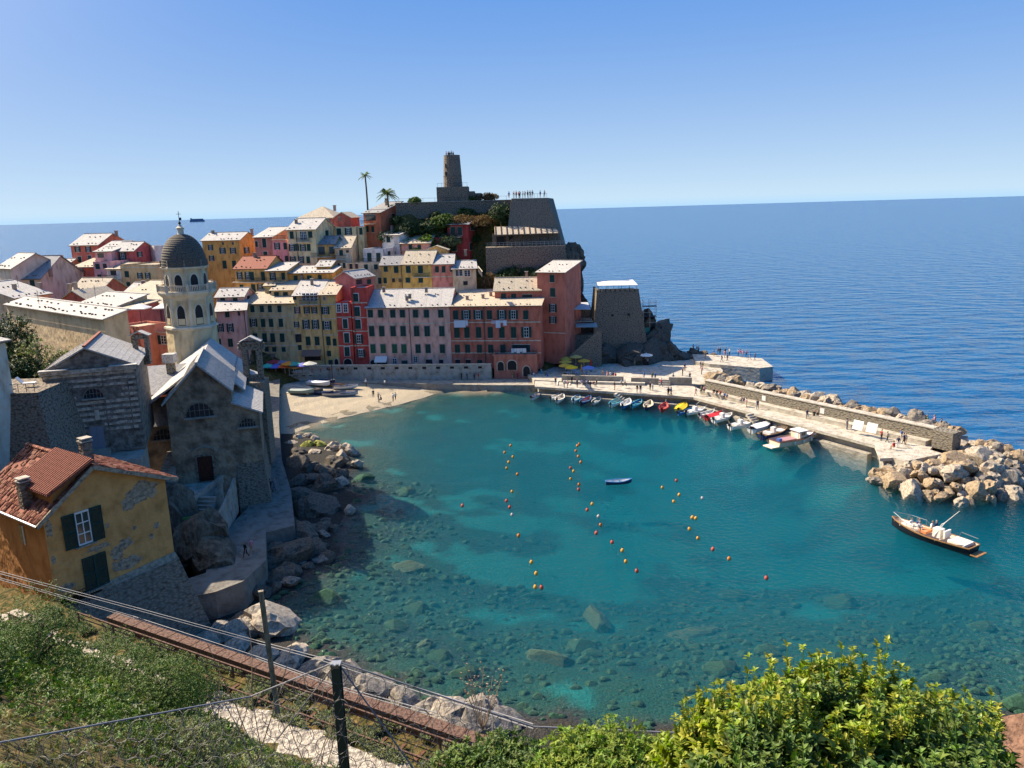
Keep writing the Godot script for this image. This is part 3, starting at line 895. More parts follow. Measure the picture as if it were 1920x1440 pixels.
	o = thing("scaffold", "steel scaffold with green netting on seaward side of bastion", "scaffold", Vector3(31.0, 7.5, -187.5))
	st = stn()
	for i in 3:
		for j in 2:
			add_box(st, Vector3(0.9 + i * 1.5, 4.2, -j * 1.6), Vector3(0.08, 8.8, 0.08))
	for y in [2.2, 4.6, 7.0]: add_box(st, Vector3(2.4, y + 1.0, 0), Vector3(3.2, 0.06, 0.06))
	part(o, "poles", done(st), M.steel)
	for y in [2.2, 4.6, 7.0]: cube(o, "deck", M.iron, Vector3(2.4, y, -0.8), Vector3(3.3, 0.12, 1.7))
	cube(o, "netting", paint(0.04, 0.20, 0.16), Vector3(1.6, 0.2, 0.12), Vector3(2.0, 3.6, 0.05), Vector3(0, 0, 0.12))
	# terraces and stairs between the harbour houses and the bastion
	o = thing("stair_wall", "long straight stone stair climbing from the quay to bastion", "stairs", Vector3(11.2, 2.2, -176.5), 0.1)
	for k in 26: cube(o, "step", M.concrete_dark, Vector3(0.2 + k * 0.36, (0.3 + k * 0.3) / 2, -1.2), Vector3(0.37, 0.3 + k * 0.3, 1.6))
	st = stn()
	quad(st, Vector3(0, 0, -0.35), Vector3(0, 1.1, -0.35), Vector3(9.6, 9.0, -0.35), Vector3(9.6, 0, -0.35))
	quad(st, Vector3(0, 1.1, -0.35), Vector3(0, 1.1, -0.6), Vector3(9.6, 9.0, -0.6), Vector3(9.6, 9.0, -0.35))
	part(o, "side_wall", done(st), M.stone)
	o = thing("cafe_terrace", "shaded cafe terrace with grey awning beside the stone stair", "terrace", Vector3(13.2, 7.0, -184))
	cube(o, "base", M.stone, Vector3(3, -1.5, -2), Vector3(6.4, 6.6, 6))
	cube(o, "floor_slab", M.concrete_dark, Vector3(3, 5.0, -2), Vector3(6.2, 0.25, 6))
	cube(o, "back_wall", M.stone, Vector3(3, 4, -4.6), Vector3(6.2, 8, 0.5))
	st = stn()
	slab(st, Vector3(-0.2, 8.1, 1.6), Vector3(5.6, 7.9, 1.6), Vector3(5.4, 9.0, -3.4), Vector3(-0.4, 9.0, -3.4), 0.08)
	part(o, "awning", done(st), paint(0.45, 0.46, 0.47))
	st = stn()
	slab(st, Vector3(2.0, 4.0, 2.9), Vector3(7.0, 3.9, 2.9), Vector3(7.0, 4.6, 0.6), Vector3(2.0, 4.6, 0.6), 0.08)
	part(o, "awning", done(st), paint(0.33, 0.34, 0.32))
	for k in 4: cube(o, "post", M.iron, Vector3(0.1 + k * 1.8, 6.5, 1.5), Vector3(0.08, 3.0, 0.08))
	st = stn()
	for k in 9: add_box(st, Vector3(0.2 + k * 0.7, 5.6, 1.0), Vector3(0.05, 1.0, 0.05))
	add_box(st, Vector3(3, 6.1, 1.0), Vector3(5.9, 0.05, 0.05))
	part(o, "railing", done(st), M.iron)
	o = thing("notice_board", "pale blue-white notice board on the dark wall by stairs", "sign", Vector3(18.9, 4.9, -179.6))
	cube(o, "board", paint(0.6, 0.64, 0.7), Vector3(0, 1.2, 0), Vector3(1.1, 2.0, 0.08))
	cube(o, "post", M.iron, Vector3(0, -0.6, -0.05), Vector3(0.1, 3.4, 0.06))

# ------------------------------------------------------------------ church
func lunette(o: Node3D, at: Vector3, w: float, h: float) -> void:
	var c := Node3D.new()
	c.name = "lunette_window"
	o.add_child(c, true)
	c.position = at
	var st := stn()
	var n := 14
	for k in n:
		var a := PI * k / n
		var b := PI * (k + 1) / n
		var p := Vector3(cos(a) * w / 2, sin(a) * h, 0.03)
		var q := Vector3(cos(b) * w / 2, sin(b) * h, 0.03)
		tri(st, Vector3(0, 0, 0.03), q, p)
	part(c, "pane", done(st), M.glass)
	st = stn()
	for k in n:
		var a := PI * k / n
		var b := PI * (k + 1) / n
		add_bar(st, Vector3(cos(a) * w / 2, sin(a) * h, 0.05), Vector3(cos(b) * w / 2, sin(b) * h, 0.05), 0.14)
	for k in range(1, 6):
		var x := -w / 2 + w * k / 6.0
		add_box(st, Vector3(x, h * sqrt(maxf(0.0, 1 - pow(2 * x / w, 2))) / 2, 0.06), Vector3(0.07, h * sqrt(maxf(0.0, 1 - pow(2 * x / w, 2))), 0.06))
	add_box(st, Vector3(0, h * 0.45, 0.06), Vector3(w * 0.88, 0.06, 0.06))
	part(c, "mullions", done(st), M.stone_pale)
	cube(c, "sill", M.concrete_dark, Vector3(0, -0.12, 0.12), Vector3(w + 0.5, 0.22, 0.4))

func church() -> void:
	var wall := mat(lin(0.38, 0.30, 0.22), 0.95, M.tex_rock, Vector3(0.06, 0.06, 0.06), M.nrm_rock, 0.6)
	var o := thing("church", "brown stone church with slate roof and half-round windows", "church", Vector3(-41.3, 2.6, -91.6), 0.29)
	o.scale = Vector3(0.93, 1, 1)
	var st := stn()
	# nave gable, right aisle lower; front face looks along +z
	var D := 25.0
	quad(st, Vector3(0, 0, 0), Vector3(0, 14.2, 0), Vector3(8.0, 15.0, 0), Vector3(8.0, 0, 0))
	tri(st, Vector3(0, 14.2, 0), Vector3(4.2, 18.4, 0), Vector3(8.0, 15.0, 0))
	quad(st, Vector3(8.0, 0, 0), Vector3(8.0, 13.2, 0), Vector3(11.2, 11.8, 0), Vector3(11.2, 0, 0))
	quad(st, Vector3(11.2, 0, 0), Vector3(11.2, 11.8, 0), Vector3(11.2, 11.8, -D), Vector3(11.2, 0, -D))
	quad(st, Vector3(8.0, 13, 0), Vector3(8.0, 15, 0), Vector3(8.0, 15, -D), Vector3(8.0, 13, -D))
	quad(st, Vector3(0, 0, -D), Vector3(0, 14.2, -D), Vector3(0, 14.2, 0), Vector3(0, 0, 0))
	quad(st, Vector3(11.2, 0, -D), Vector3(11.2, 12, -D), Vector3(0, 15, -D), Vector3(0, 0, -D))
	part(o, "wall", done(st), wall)
	st = stn()
	quad(st, Vector3(7.6, -2, 1.6), Vector3(7.8, 5.5, 0.03), Vector3(11.25, 5.5, 0.03), Vector3(11.9, -2, 1.6))
	quad(st, Vector3(11.9, -2, 1.6), Vector3(11.25, 5.5, 0.03), Vector3(11.25, 5.5, -D), Vector3(12.2, -2, -D))
	quad(st, Vector3(7.6, -2, 0), Vector3(7.8, 5.5, 0), Vector3(7.8, 5.5, 0.03), Vector3(7.6, -2, 1.6))
	part(o, "stone_plinth", done(st), M.stone)
	var roof := Node3D.new()
	roof.name = "roof"
	o.add_child(roof, true)
	var ribs := stn()
	st = stn()
	slab(st, Vector3(-0.5, 13.95, 0.7), Vector3(4.2, 18.65, 0.7), Vector3(4.2, 18.65, -11), Vector3(-0.5, 13.95, -11), 0.2)
	slab(st, Vector3(8.3, 14.98, 0.7), Vector3(4.2, 18.65, 0.7), Vector3(4.2, 18.65, -11), Vector3(8.3, 14.98, -11), 0.2)
	part(roof, "nave_slope", done(st), M.slate)
	st = stn()
	slab(st, Vector3(7.9, 13.5, 0.4), Vector3(11.7, 11.9, 0.4), Vector3(11.7, 11.9, -D), Vector3(7.9, 13.5, -D), 0.2)
	part(roof, "aisle_slope", done(st), M.slate)
	st = stn()
	slab(st, Vector3(-4.0, 12.5, -3), Vector3(4.2, 18.0, -3), Vector3(4.2, 18.0, -D), Vector3(-4.0, 12.5, -D), 0.2)
	slab(st, Vector3(9.5, 13.6, -6), Vector3(4.2, 18.0, -6), Vector3(4.2, 18.0, -D), Vector3(9.5, 13.6, -D), 0.2)
	part(roof, "rear_slope", done(st), M.slate)
	for k in 30:
		add_bar(ribs, Vector3(-0.45, 14.0, 0.6 - k * 0.39), Vector3(4.2, 18.66, 0.6 - k * 0.39), 0.05, 0.04)
		add_bar(ribs, Vector3(8.3, 15.0, 0.6 - k * 0.39), Vector3(4.2, 18.66, 0.6 - k * 0.39), 0.05, 0.04)
		add_bar(ribs, Vector3(11.7, 11.91, 0.3 - k * 0.8), Vector3(7.9, 13.51, 0.3 - k * 0.8), 0.05, 0.04)
	tag(part(roof, "tile_rows", done(ribs), M.slate), "", "", "", "stuff")
	cube(roof, "ridge", M.slate, Vector3(4.2, 18.72, -5.2), Vector3(0.35, 0.16, 12))
	lunette(o, Vector3(3.9, 12.0, 0.0), 3.5, 1.75)
	lunette(o, Vector3(9.6, 10.2, 0.0), 2.2, 1.1)
	var door := Node3D.new()
	door.name = "door"
	o.add_child(door, true)
	door.position = Vector3(3.85, 3.9, 0)
	cube(door, "frame", M.stone_pale, Vector3(0, 1.55, 0.06), Vector3(2.3, 3.5, 0.14))
	cube(door, "door_leaf", mat(lin(0.075, 0.025, 0.014), 0.7, M.tex_rock, Vector3(0.8, 0.1, 0.8)), Vector3(0, 1.55, 0.1), Vector3(1.85, 3.1, 0.14))
	st = stn()
	for k in 8:
		var a := PI * k / 8
		var b := PI * (k + 1) / 8
		add_bar(st, Vector3(cos(a) * 1.5, 3.5 + sin(a) * 0.8, 0.1), Vector3(cos(b) * 1.5, 3.5 + sin(b) * 0.8, 0.1), 0.22)
	part(door, "arch", done(st), M.concrete_dark)
	# platform and steps at the door
	o = thing("church_platform", "paved stone platform with walls in front of church door", "terrace", Vector3(-38.3, 2.8, -92.6), -0.1)
	cube(o, "slab", M.concrete, Vector3(0.2, 1.7, 4.4), Vector3(4.4, 3.6, 8.8))
	cube(o, "coping", M.concrete_dark, Vector3(2.4, 3.9, 4.0), Vector3(0.3, 0.9, 8.2))
	for k in 9: cube(o, "step", M.concrete_dark, Vector3(3.4, 1.4 - k * 0.18 + 1.2, 6.2 + k * 0.42), Vector3(2.2, 2.6 - k * 0.3, 0.42))
	for k in 6: cube(o, "step", M.concrete_dark, Vector3(-1.4, 1.55 - k * 0.2, 9.0 + k * 0.35), Vector3(1.8, 3.4 - k * 0.4, 0.35))
	for k in 14: cube(o, "step", M.concrete_dark, Vector3(-3.2 - k * 0.05, 2.0 + k * 0.12, 4.4 - k * 0.4), Vector3(1.7, 4.0 + k * 0.24, 0.4))
	st = stn()
	for k in 8:
		var a := k * 0.16
		var b := (k + 1) * 0.16
		var p := Vector3(4.7 + sin(a) * 2.0 - 0.4, 0, 1.0 + k * 1.3)
		var q := Vector3(4.7 + sin(b) * 2.0 - 0.4, 0, 1.0 + (k + 1) * 1.3)
		var ha := 4.4 - k * 0.22
		quad(st, p, p + Vector3(0, ha, 0), q + Vector3(0, ha - 0.22, 0), q)
		quad(st, p + Vector3(0, ha, 0), p + Vector3(0.3, ha, 0), q + Vector3(0.3, ha - 0.22, 0), q + Vector3(0, ha - 0.22, 0))
		quad(st, q + Vector3(0.3, 0, 0), q + Vector3(0.3, ha - 0.22, 0), p + Vector3(0.3, ha, 0), p + Vector3(0.3, 0, 0))
	part(o, "stair_parapet", done(st), M.concrete_dark)
	o = thing("church_annex", "low lean-to annex with slate roof between chapel and church", "annex", Vector3(-46.4, 7.5, -95.5), 0.29)
	st = stn()
	quad(st, Vector3(0, -5, 0), Vector3(0, 5.2, 0), Vector3(5.4, 5.2, 0), Vector3(5.4, -5, 0))
	quad(st, Vector3(0, 0, -10), Vector3(0, 10, -10), Vector3(0, 5.2, 0), Vector3(0, 0, 0))
	part(o, "wall", done(st), wall)
	st = stn()
	slab(st, Vector3(-0.2, 5.2, 0.3), Vector3(5.0, 5.2, 0.3), Vector3(5.0, 8.2, -3.2), Vector3(-0.2, 8.2, -3.2), 0.15)
	slab(st, Vector3(-0.2, 8.6, -3.0), Vector3(5.0, 8.6, -3.0), Vector3(5.0, 11.2, -10), Vector3(-0.2, 11.2, -10), 0.15)
	part(o, "roof", done(st), M.slate_dark)
	lunette(o, Vector3(2.4, 3.4, 0.0), 2.6, 1.4)
	# bell gable on the aisle
	o = thing("bell_gable", "small dark stone bell gable standing at the church aisle", "belfry", Vector3(-36.1, 4.0, -108.5), 0.12)
	st = stn()
	add_box(st, Vector3(0.2, 5.8, 0.3), Vector3(2.9, 11.8, 4.0))
	add_box(st, Vector3(-0.95, 14.2, 0), Vector3(0.7, 5.2, 0.9))
	add_box(st, Vector3(0.95, 14.2, 0), Vector3(0.7, 5.2, 0.9))
	add_box(st, Vector3(0, 12.0, 0), Vector3(1.2, 0.8, 0.9))
	add_box(st, Vector3(0, 16.5, 0), Vector3(1.2, 0.9, 0.9))
	add_box(st, Vector3(0, 17.0, 0), Vector3(2.9, 0.3, 1.2))
	part(o, "wall_body", done(st), M.stone)
	st = stn()
	slab(st, Vector3(-1.5, 17.2, 0.8), Vector3(0, 17.95, 0.8), Vector3(0, 17.95, -0.8), Vector3(-1.5, 17.2, -0.8), 0.14)
	slab(st, Vector3(1.5, 17.2, 0.8), Vector3(0, 17.95, 0.8), Vector3(0, 17.95, -0.8), Vector3(1.5, 17.2, -0.8), 0.14)
	part(o, "cap", done(st), M.slate)
	st = stn()
	add_lathe(st, [Vector2(0.08, 15.3), Vector2(0.22, 15.2), Vector2(0.3, 14.7), Vector2(0.42, 14.4), Vector2(0, 14.4)], 10)
	part(o, "bell", done(st), paint(0.08, 0.06, 0.03, 0.4))
	for s in [-1, 1]:
		st = stn()
		add_lathe(st, [Vector2(0.0, 17.0), Vector2(0.22, 16.9), Vector2(0.12, 16.6), Vector2(0.25, 16.3), Vector2(0.2, 16.0)], 8, Vector3(1.65 * s, 0, 0))
		part(o, "urn", done(st), M.stone_pale)

func chapel() -> void:
	# striped front of the chapel: pale and dark courses as separate stones of wall
	var o := thing("chapel", "striped dark and pale stone chapel with low gabled tile roof", "chapel", Vector3(-49.7, 13.1, -82), 0.33)
	o.scale = Vector3(0.70, 0.82, 0.82)
	var W := 12.9
	var D := 14.0
	var dark := mat(lin(0.26, 0.235, 0.205), 0.95, M.tex_rock, Vector3(0.15, 0.15, 0.15), M.nrm_rock, 0.7)
	var pale := mat(lin(0.6, 0.55, 0.47), 0.95, M.tex_rock, Vector3(0.2, 0.2, 0.2), M.nrm_rock, 0.7)
	var st := stn()
	quad(st, Vector3(0, 0, 0), Vector3(0, 11.6, 0), Vector3(W, 11.6, 0), Vector3(W, 0, 0))
	quad(st, Vector3(W, 0, 0), Vector3(W, 11.6, 0), Vector3(W, 11.6, -D), Vector3(W, 0, -D))
	quad(st, Vector3(0, 0, -D), Vector3(0, 11.6, -D), Vector3(0, 11.6, 0), Vector3(0, 0, 0))
	quad(st, Vector3(W, 0, -D), Vector3(W, 11.6, -D), Vector3(0, 11.6, -D), Vector3(0, 0, -D))
	tri(st, Vector3(0, 11.55, -0.35), Vector3(6.2, 14.3, -0.35), Vector3(W, 11.55, -0.35))
	part(o, "wall", done(st), dark)
	for k in 11:
		# courses are broken where the facing has weathered off
		var x := 0.1
		while x < W - 0.3:
			var len := rng.randf_range(1.6, 4.5)
			len = minf(len, W - 0.1 - x)
			if rng.randf() < (0.96 if k > 1 else 0.75) and not (k > 5 and k < 8 and x < 8.0 and x + len > 5.2):
				cube(o, "stone_course", pale, Vector3(x + len / 2, 3.2 + k * 0.76 + rng.randf_range(-0.03, 0.03), 0.035), Vector3(len - 0.06, 0.36 + rng.randf_range(-0.05, 0.05), 0.09 + rng.randf_range(-0.02, 0.02)))
			x += len
	for x in [3.9, 8.1, 11.6]: cube(o, "pilaster_joint", dark, Vector3(x, 5.0, 0.04), Vector3(0.16, 10.0, 0.14))
	cube(o, "cornice", pale, Vector3(W / 2, 11.3, 0.1), Vector3(W + 0.3, 0.5, 0.5))
	for x in [-0.3, W - 3.6]:
		cube(o, "cornice_slab", M.slate, Vector3(x + 1.95, 11.66, 0.0), Vector3(4.0, 0.14, 1.1))
	var roof := Node3D.new()
	roof.name = "roof"
	o.add_child(roof, true)
	st = stn()
	slab(st, Vector3(-0.6, 11.2, -0.6), Vector3(6.2, 14.4, 0.1), Vector3(6.2, 14.4, -D), Vector3(-0.6, 11.2, -D), 0.2)
	slab(st, Vector3(W + 0.5, 11.4, -0.6), Vector3(6.2, 14.4, 0.1), Vector3(6.2, 14.4, -D), Vector3(W + 0.5, 11.4, -D), 0.2)
	part(roof, "slope", done(st), M.slate)
	st = stn()
	for k in 22:
		var z := -0.5 - k * 0.62
		add_bar(st, Vector3(-0.6, 11.2, z), Vector3(6.2, 14.4, z), 0.04, 0.03)
		add_bar(st, Vector3(W + 0.5, 11.4, z), Vector3(6.2, 14.4, z), 0.04, 0.03)
	for k in 9:
		var f := k / 9.0
		add_bar(st, Vector3(lerpf(-0.6, 6.2, f), lerpf(11.2, 14.4, f), -0.5), Vector3(lerpf(-0.6, 6.2, f), lerpf(11.2, 14.4, f), -D), 0.04, 0.03)
		add_bar(st, Vector3(lerpf(W + 0.5, 6.2, f), lerpf(11.4, 14.4, f), -0.5), Vector3(lerpf(W + 0.5, 6.2, f), lerpf(11.4, 14.4, f), -D), 0.04, 0.03)
	tag(part(roof, "tile_joints", done(st), M.slate_dark), "", "", "", "stuff")
	cube(roof, "ridge", M.tile_red, Vector3(6.2, 14.52, -D / 2), Vector3(0.4, 0.22, D))
	lunette(o, Vector3(6.6, 7.6, 0.02), 2.9, 1.35)
	var door := Node3D.new()
	door.name = "door"
	o.add_child(door, true)
	door.position = Vector3(6.35, 0.6, 0)
	cube(door, "frame", dark, Vector3(0, 1.75, 0.1), Vector3(2.4, 3.8, 0.2))
	for s in [-1, 1]: cube(door, "door_leaf", paint(0.20, 0.21, 0.24), Vector3(s * 0.48, 1.6, 0.18), Vector3(0.92, 3.1, 0.1))
	cube(o, "niche", M.cream_trim, Vector3(6.7, 5.3, 0.05), Vector3(0.6, 1.3, 0.16))
	for k in 4: cube(o, "step", M.concrete_dark, Vector3(6.4, 0.3 - k * 0.15, 0.5 + k * 0.35), Vector3(3.2, 0.9 - k * 0.25, 0.35))
	o = thing("chapel_terrace", "weedy paved terrace in front of striped chapel", "terrace", Vector3(-46.0, 3, -82.4), 0.33)
	cube(o, "slab", M.concrete_dark, Vector3(0, 5.0, 0), Vector3(10.6, 10.0, 6.4))
	# bell cote behind the chapel
	o = thing("bell_cote", "little stone bell arch at the rear corner of the chapel", "belfry", Vector3(-44.2, 21.2, -93.5))
	o.scale = Vector3.ONE * 0.75
	st = stn()
	for s in [-1, 1]: add_box(st, Vector3(0.95 * s, 2.2, 0), Vector3(0.55, 4.6, 0.8))
	add_box(st, Vector3(0, 4.3, 0), Vector3(1.4, 0.7, 0.8))
	add_box(st, Vector3(0, 0.6, 0), Vector3(1.4, 1.6, 0.8))
	part(o, "wall_body", done(st), M.stone)
	st = stn()
	slab(st, Vector3(-1.6, 4.6, 0.7), Vector3(0, 5.3, 0.7), Vector3(0, 5.3, -0.7), Vector3(-1.6, 4.6, -0.7), 0.14)
	slab(st, Vector3(1.6, 4.6, 0.7), Vector3(0, 5.3, 0.7), Vector3(0, 5.3, -0.7), Vector3(1.6, 4.6, -0.7), 0.14)
	part(o, "cap", done(st), M.slate)
	o = thing("stone_chimney", "square plastered chimney left of the bell tower base", "chimney", Vector3(-45.6, 16.0, -104))
	cube(o, "stack", M.stone_pale, Vector3(0, 1.6, 0), Vector3(0.9, 3.6, 0.9))
	cube(o, "cap", M.slate, Vector3(0, 3.9, 0), Vector3(1.5, 1.2, 1.4))

func bell_tower() -> void:
	# octagonal: walls in flat faces, arches on each
	var o := thing("bell_tower", "octagonal cream bell tower with grey fish-scale dome and balustrade", "tower", Vector3(-47.9, 8, -118), 0)
	o.scale = Vector3(0.885, 1, 0.885)
	var c := plaster(0.68, 0.54, 0.32)
	var pale := plaster(0.68, 0.60, 0.45)
	var tn := PI / 8
	var st := stn()
	var k8 := 1.0 / cos(PI / 8)
	add_lathe(st, [Vector2(4.35, 0), Vector2(4.05, 14.2)], 8, Vector3.ZERO, tn)
	part(o, "lower_shaft", done(st), c)
	st = stn()
	add_lathe(st, [Vector2(4.05, 14.0), Vector2(4.3, 14.15), Vector2(4.3, 14.45), Vector2(3.8, 14.6)], 8, Vector3.ZERO, tn)
	part(o, "lower_cornice", done(st), pale)
	st = stn()
	add_lathe(st, [Vector2(3.8, 14.4), Vector2(3.8, 18.8)], 8, Vector3.ZERO, tn)
	part(o, "middle_stage", done(st), c)
	st = stn()
	add_lathe(st, [Vector2(3.8, 18.4), Vector2(3.95, 18.7), Vector2(4.55, 19.2), Vector2(4.65, 19.45), Vector2(4.65, 19.7), Vector2(3.2, 19.7)], 8, Vector3.ZERO, tn)
	part(o, "balcony_cornice", done(st), pale)
	st = stn()
	add_lathe(st, [Vector2(3.35, 19.6), Vector2(3.35, 22.9)], 8, Vector3.ZERO, tn)
	part(o, "belfry_stage", done(st), c)
	st = stn()
	add_lathe(st, [Vector2(3.35, 22.7), Vector2(3.75, 22.9), Vector2(3.85, 23.15), Vector2(3.4, 23.3)], 8, Vector3.ZERO, tn)
	part(o, "upper_cornice", done(st), pale)
	for k in 8:
		var a := TAU * k / 8
		var face := Basis(Vector3.UP, a)
		for s in [[2.9, 16.3, 1.25, 2.9, 3.8 * cos(PI / 8), "niche"], [2.6, 21.0, 1.2, 2.4, 3.35 * cos(PI / 8), "arch_opening"]]:
			var w := Node3D.new()
			w.name = s[5]
			o.add_child(w, true)
			w.transform = Transform3D(face, face * Vector3(0, 0, s[4]) + Vector3(0, s[1] - 0.1, 0))
			part(w, "surround", arch_mesh(), pale, Vector3(0, 0.08, 0), Vector3(s[2] + 0.5, s[3] + 0.35, 0.16))
			part(w, "opening", arch_mesh(), M.dark, Vector3(0, 0, 0.04), Vector3(s[2], s[3], 0.16))
			if s[5] == "niche":
				cube(w, "blind_panel", c, Vector3(0, -0.9, 0.06), Vector3(s[2] * 0.9, 0.9, 0.16))
			else:
				cube(w, "sill_rail", pale, Vector3(0, -0.6, 0.06), Vector3(s[2] * 0.9, 0.1, 0.16))
		var e := Basis(Vector3.UP, a + PI / 8)
		cube(o, "pilaster", pale, e * Vector3(0, 0, 3.78) + Vector3(0, 16.6, 0), Vector3(0.4, 4.2, 0.3), Vector3(0, a + PI / 8, 0))
		cube(o, "pilaster", pale, e * Vector3(0, 0, 3.33) + Vector3(0, 21.2, 0), Vector3(0.35, 3.2, 0.28), Vector3(0, a + PI / 8, 0))
		st = stn()
		var p := e * Vector3(0, 0, 4.5)
		var q := Basis(Vector3.UP, a - PI / 8) * Vector3(0, 0, 4.5)
		for j in 12:
			var m := p.lerp(q, j / 12.0)
			add_box(st, m + Vector3(0, 20.12, 0), Vector3(0.12, 0.75, 0.12))
		add_bar(st, p + Vector3(0, 20.55, 0), q + Vector3(0, 20.55, 0), 0.2, 0.12)
		add_box(st, p + Vector3(0, 20.2, 0), Vector3(0.32, 1.1, 0.32))
		part(o, "balustrade", done(st), M.cream_trim)
		cube(o, "finial_vase", M.stone_pale, e * Vector3(0, 0, 3.55) + Vector3(0, 23.7, 0), Vector3(0.28, 0.9, 0.28), Vector3(0, a, 0))
	# dome with real rows of overlapping slates
	st = stn()
	var rows := 17
	for i in rows:
		var f0 := i / float(rows)
		var f1 := (i + 1) / float(rows)
		var r0 := 3.42 * pow(cos(f0 * PI * 0.485), 0.92) + 0.1
		var r1 := 3.42 * pow(cos(f1 * PI * 0.485), 0.92) + 0.1
		var y0 := 23.2 + 4.6 * sin(f0 * PI * 0.485)
		var y1 := 23.2 + 4.6 * sin(f1 * PI * 0.485)
		add_lathe(st, [Vector2(r0 + 0.10, y0), Vector2(r0 + 0.11, y0 + 0.05), Vector2(r1, y1 + 0.03)], 36, Vector3.ZERO, (i % 2) * PI / 36)
	part(o, "dome", done(st), mat(lin(0.155, 0.14, 0.12), 0.8, M.tex_rock, Vector3(0.5, 0.5, 0.5), M.nrm_rock, 0.6))
	st = stn()
	add_lathe(st, [Vector2(0.75, 27.3), Vector2(0.7, 27.7), Vector2(0.5, 27.9), Vector2(0.5, 28.5), Vector2(0.66, 28.6), Vector2(0.66, 28.75), Vector2(0.3, 28.95), Vector2(0.2, 29.2), Vector2(0, 29.2)], 12)
	part(o, "lantern", done(st), pale)
	st = stn()
	add_lathe(st, [Vector2(0.0, 29.15), Vector2(0.22, 29.3), Vector2(0.24, 29.45), Vector2(0.1, 29.65), Vector2(0, 29.68)], 10)
	add_box(st, Vector3(0, 30.3, 0), Vector3(0.07, 1.6, 0.07))
	add_box(st, Vector3(0, 30.7, 0), Vector3(0.75, 0.06, 0.06))
	add_box(st, Vector3(0.2, 30.0, 0), Vector3(0.35, 0.4, 0.05))
	part(o, "weathervane_cross", done(st), M.iron)

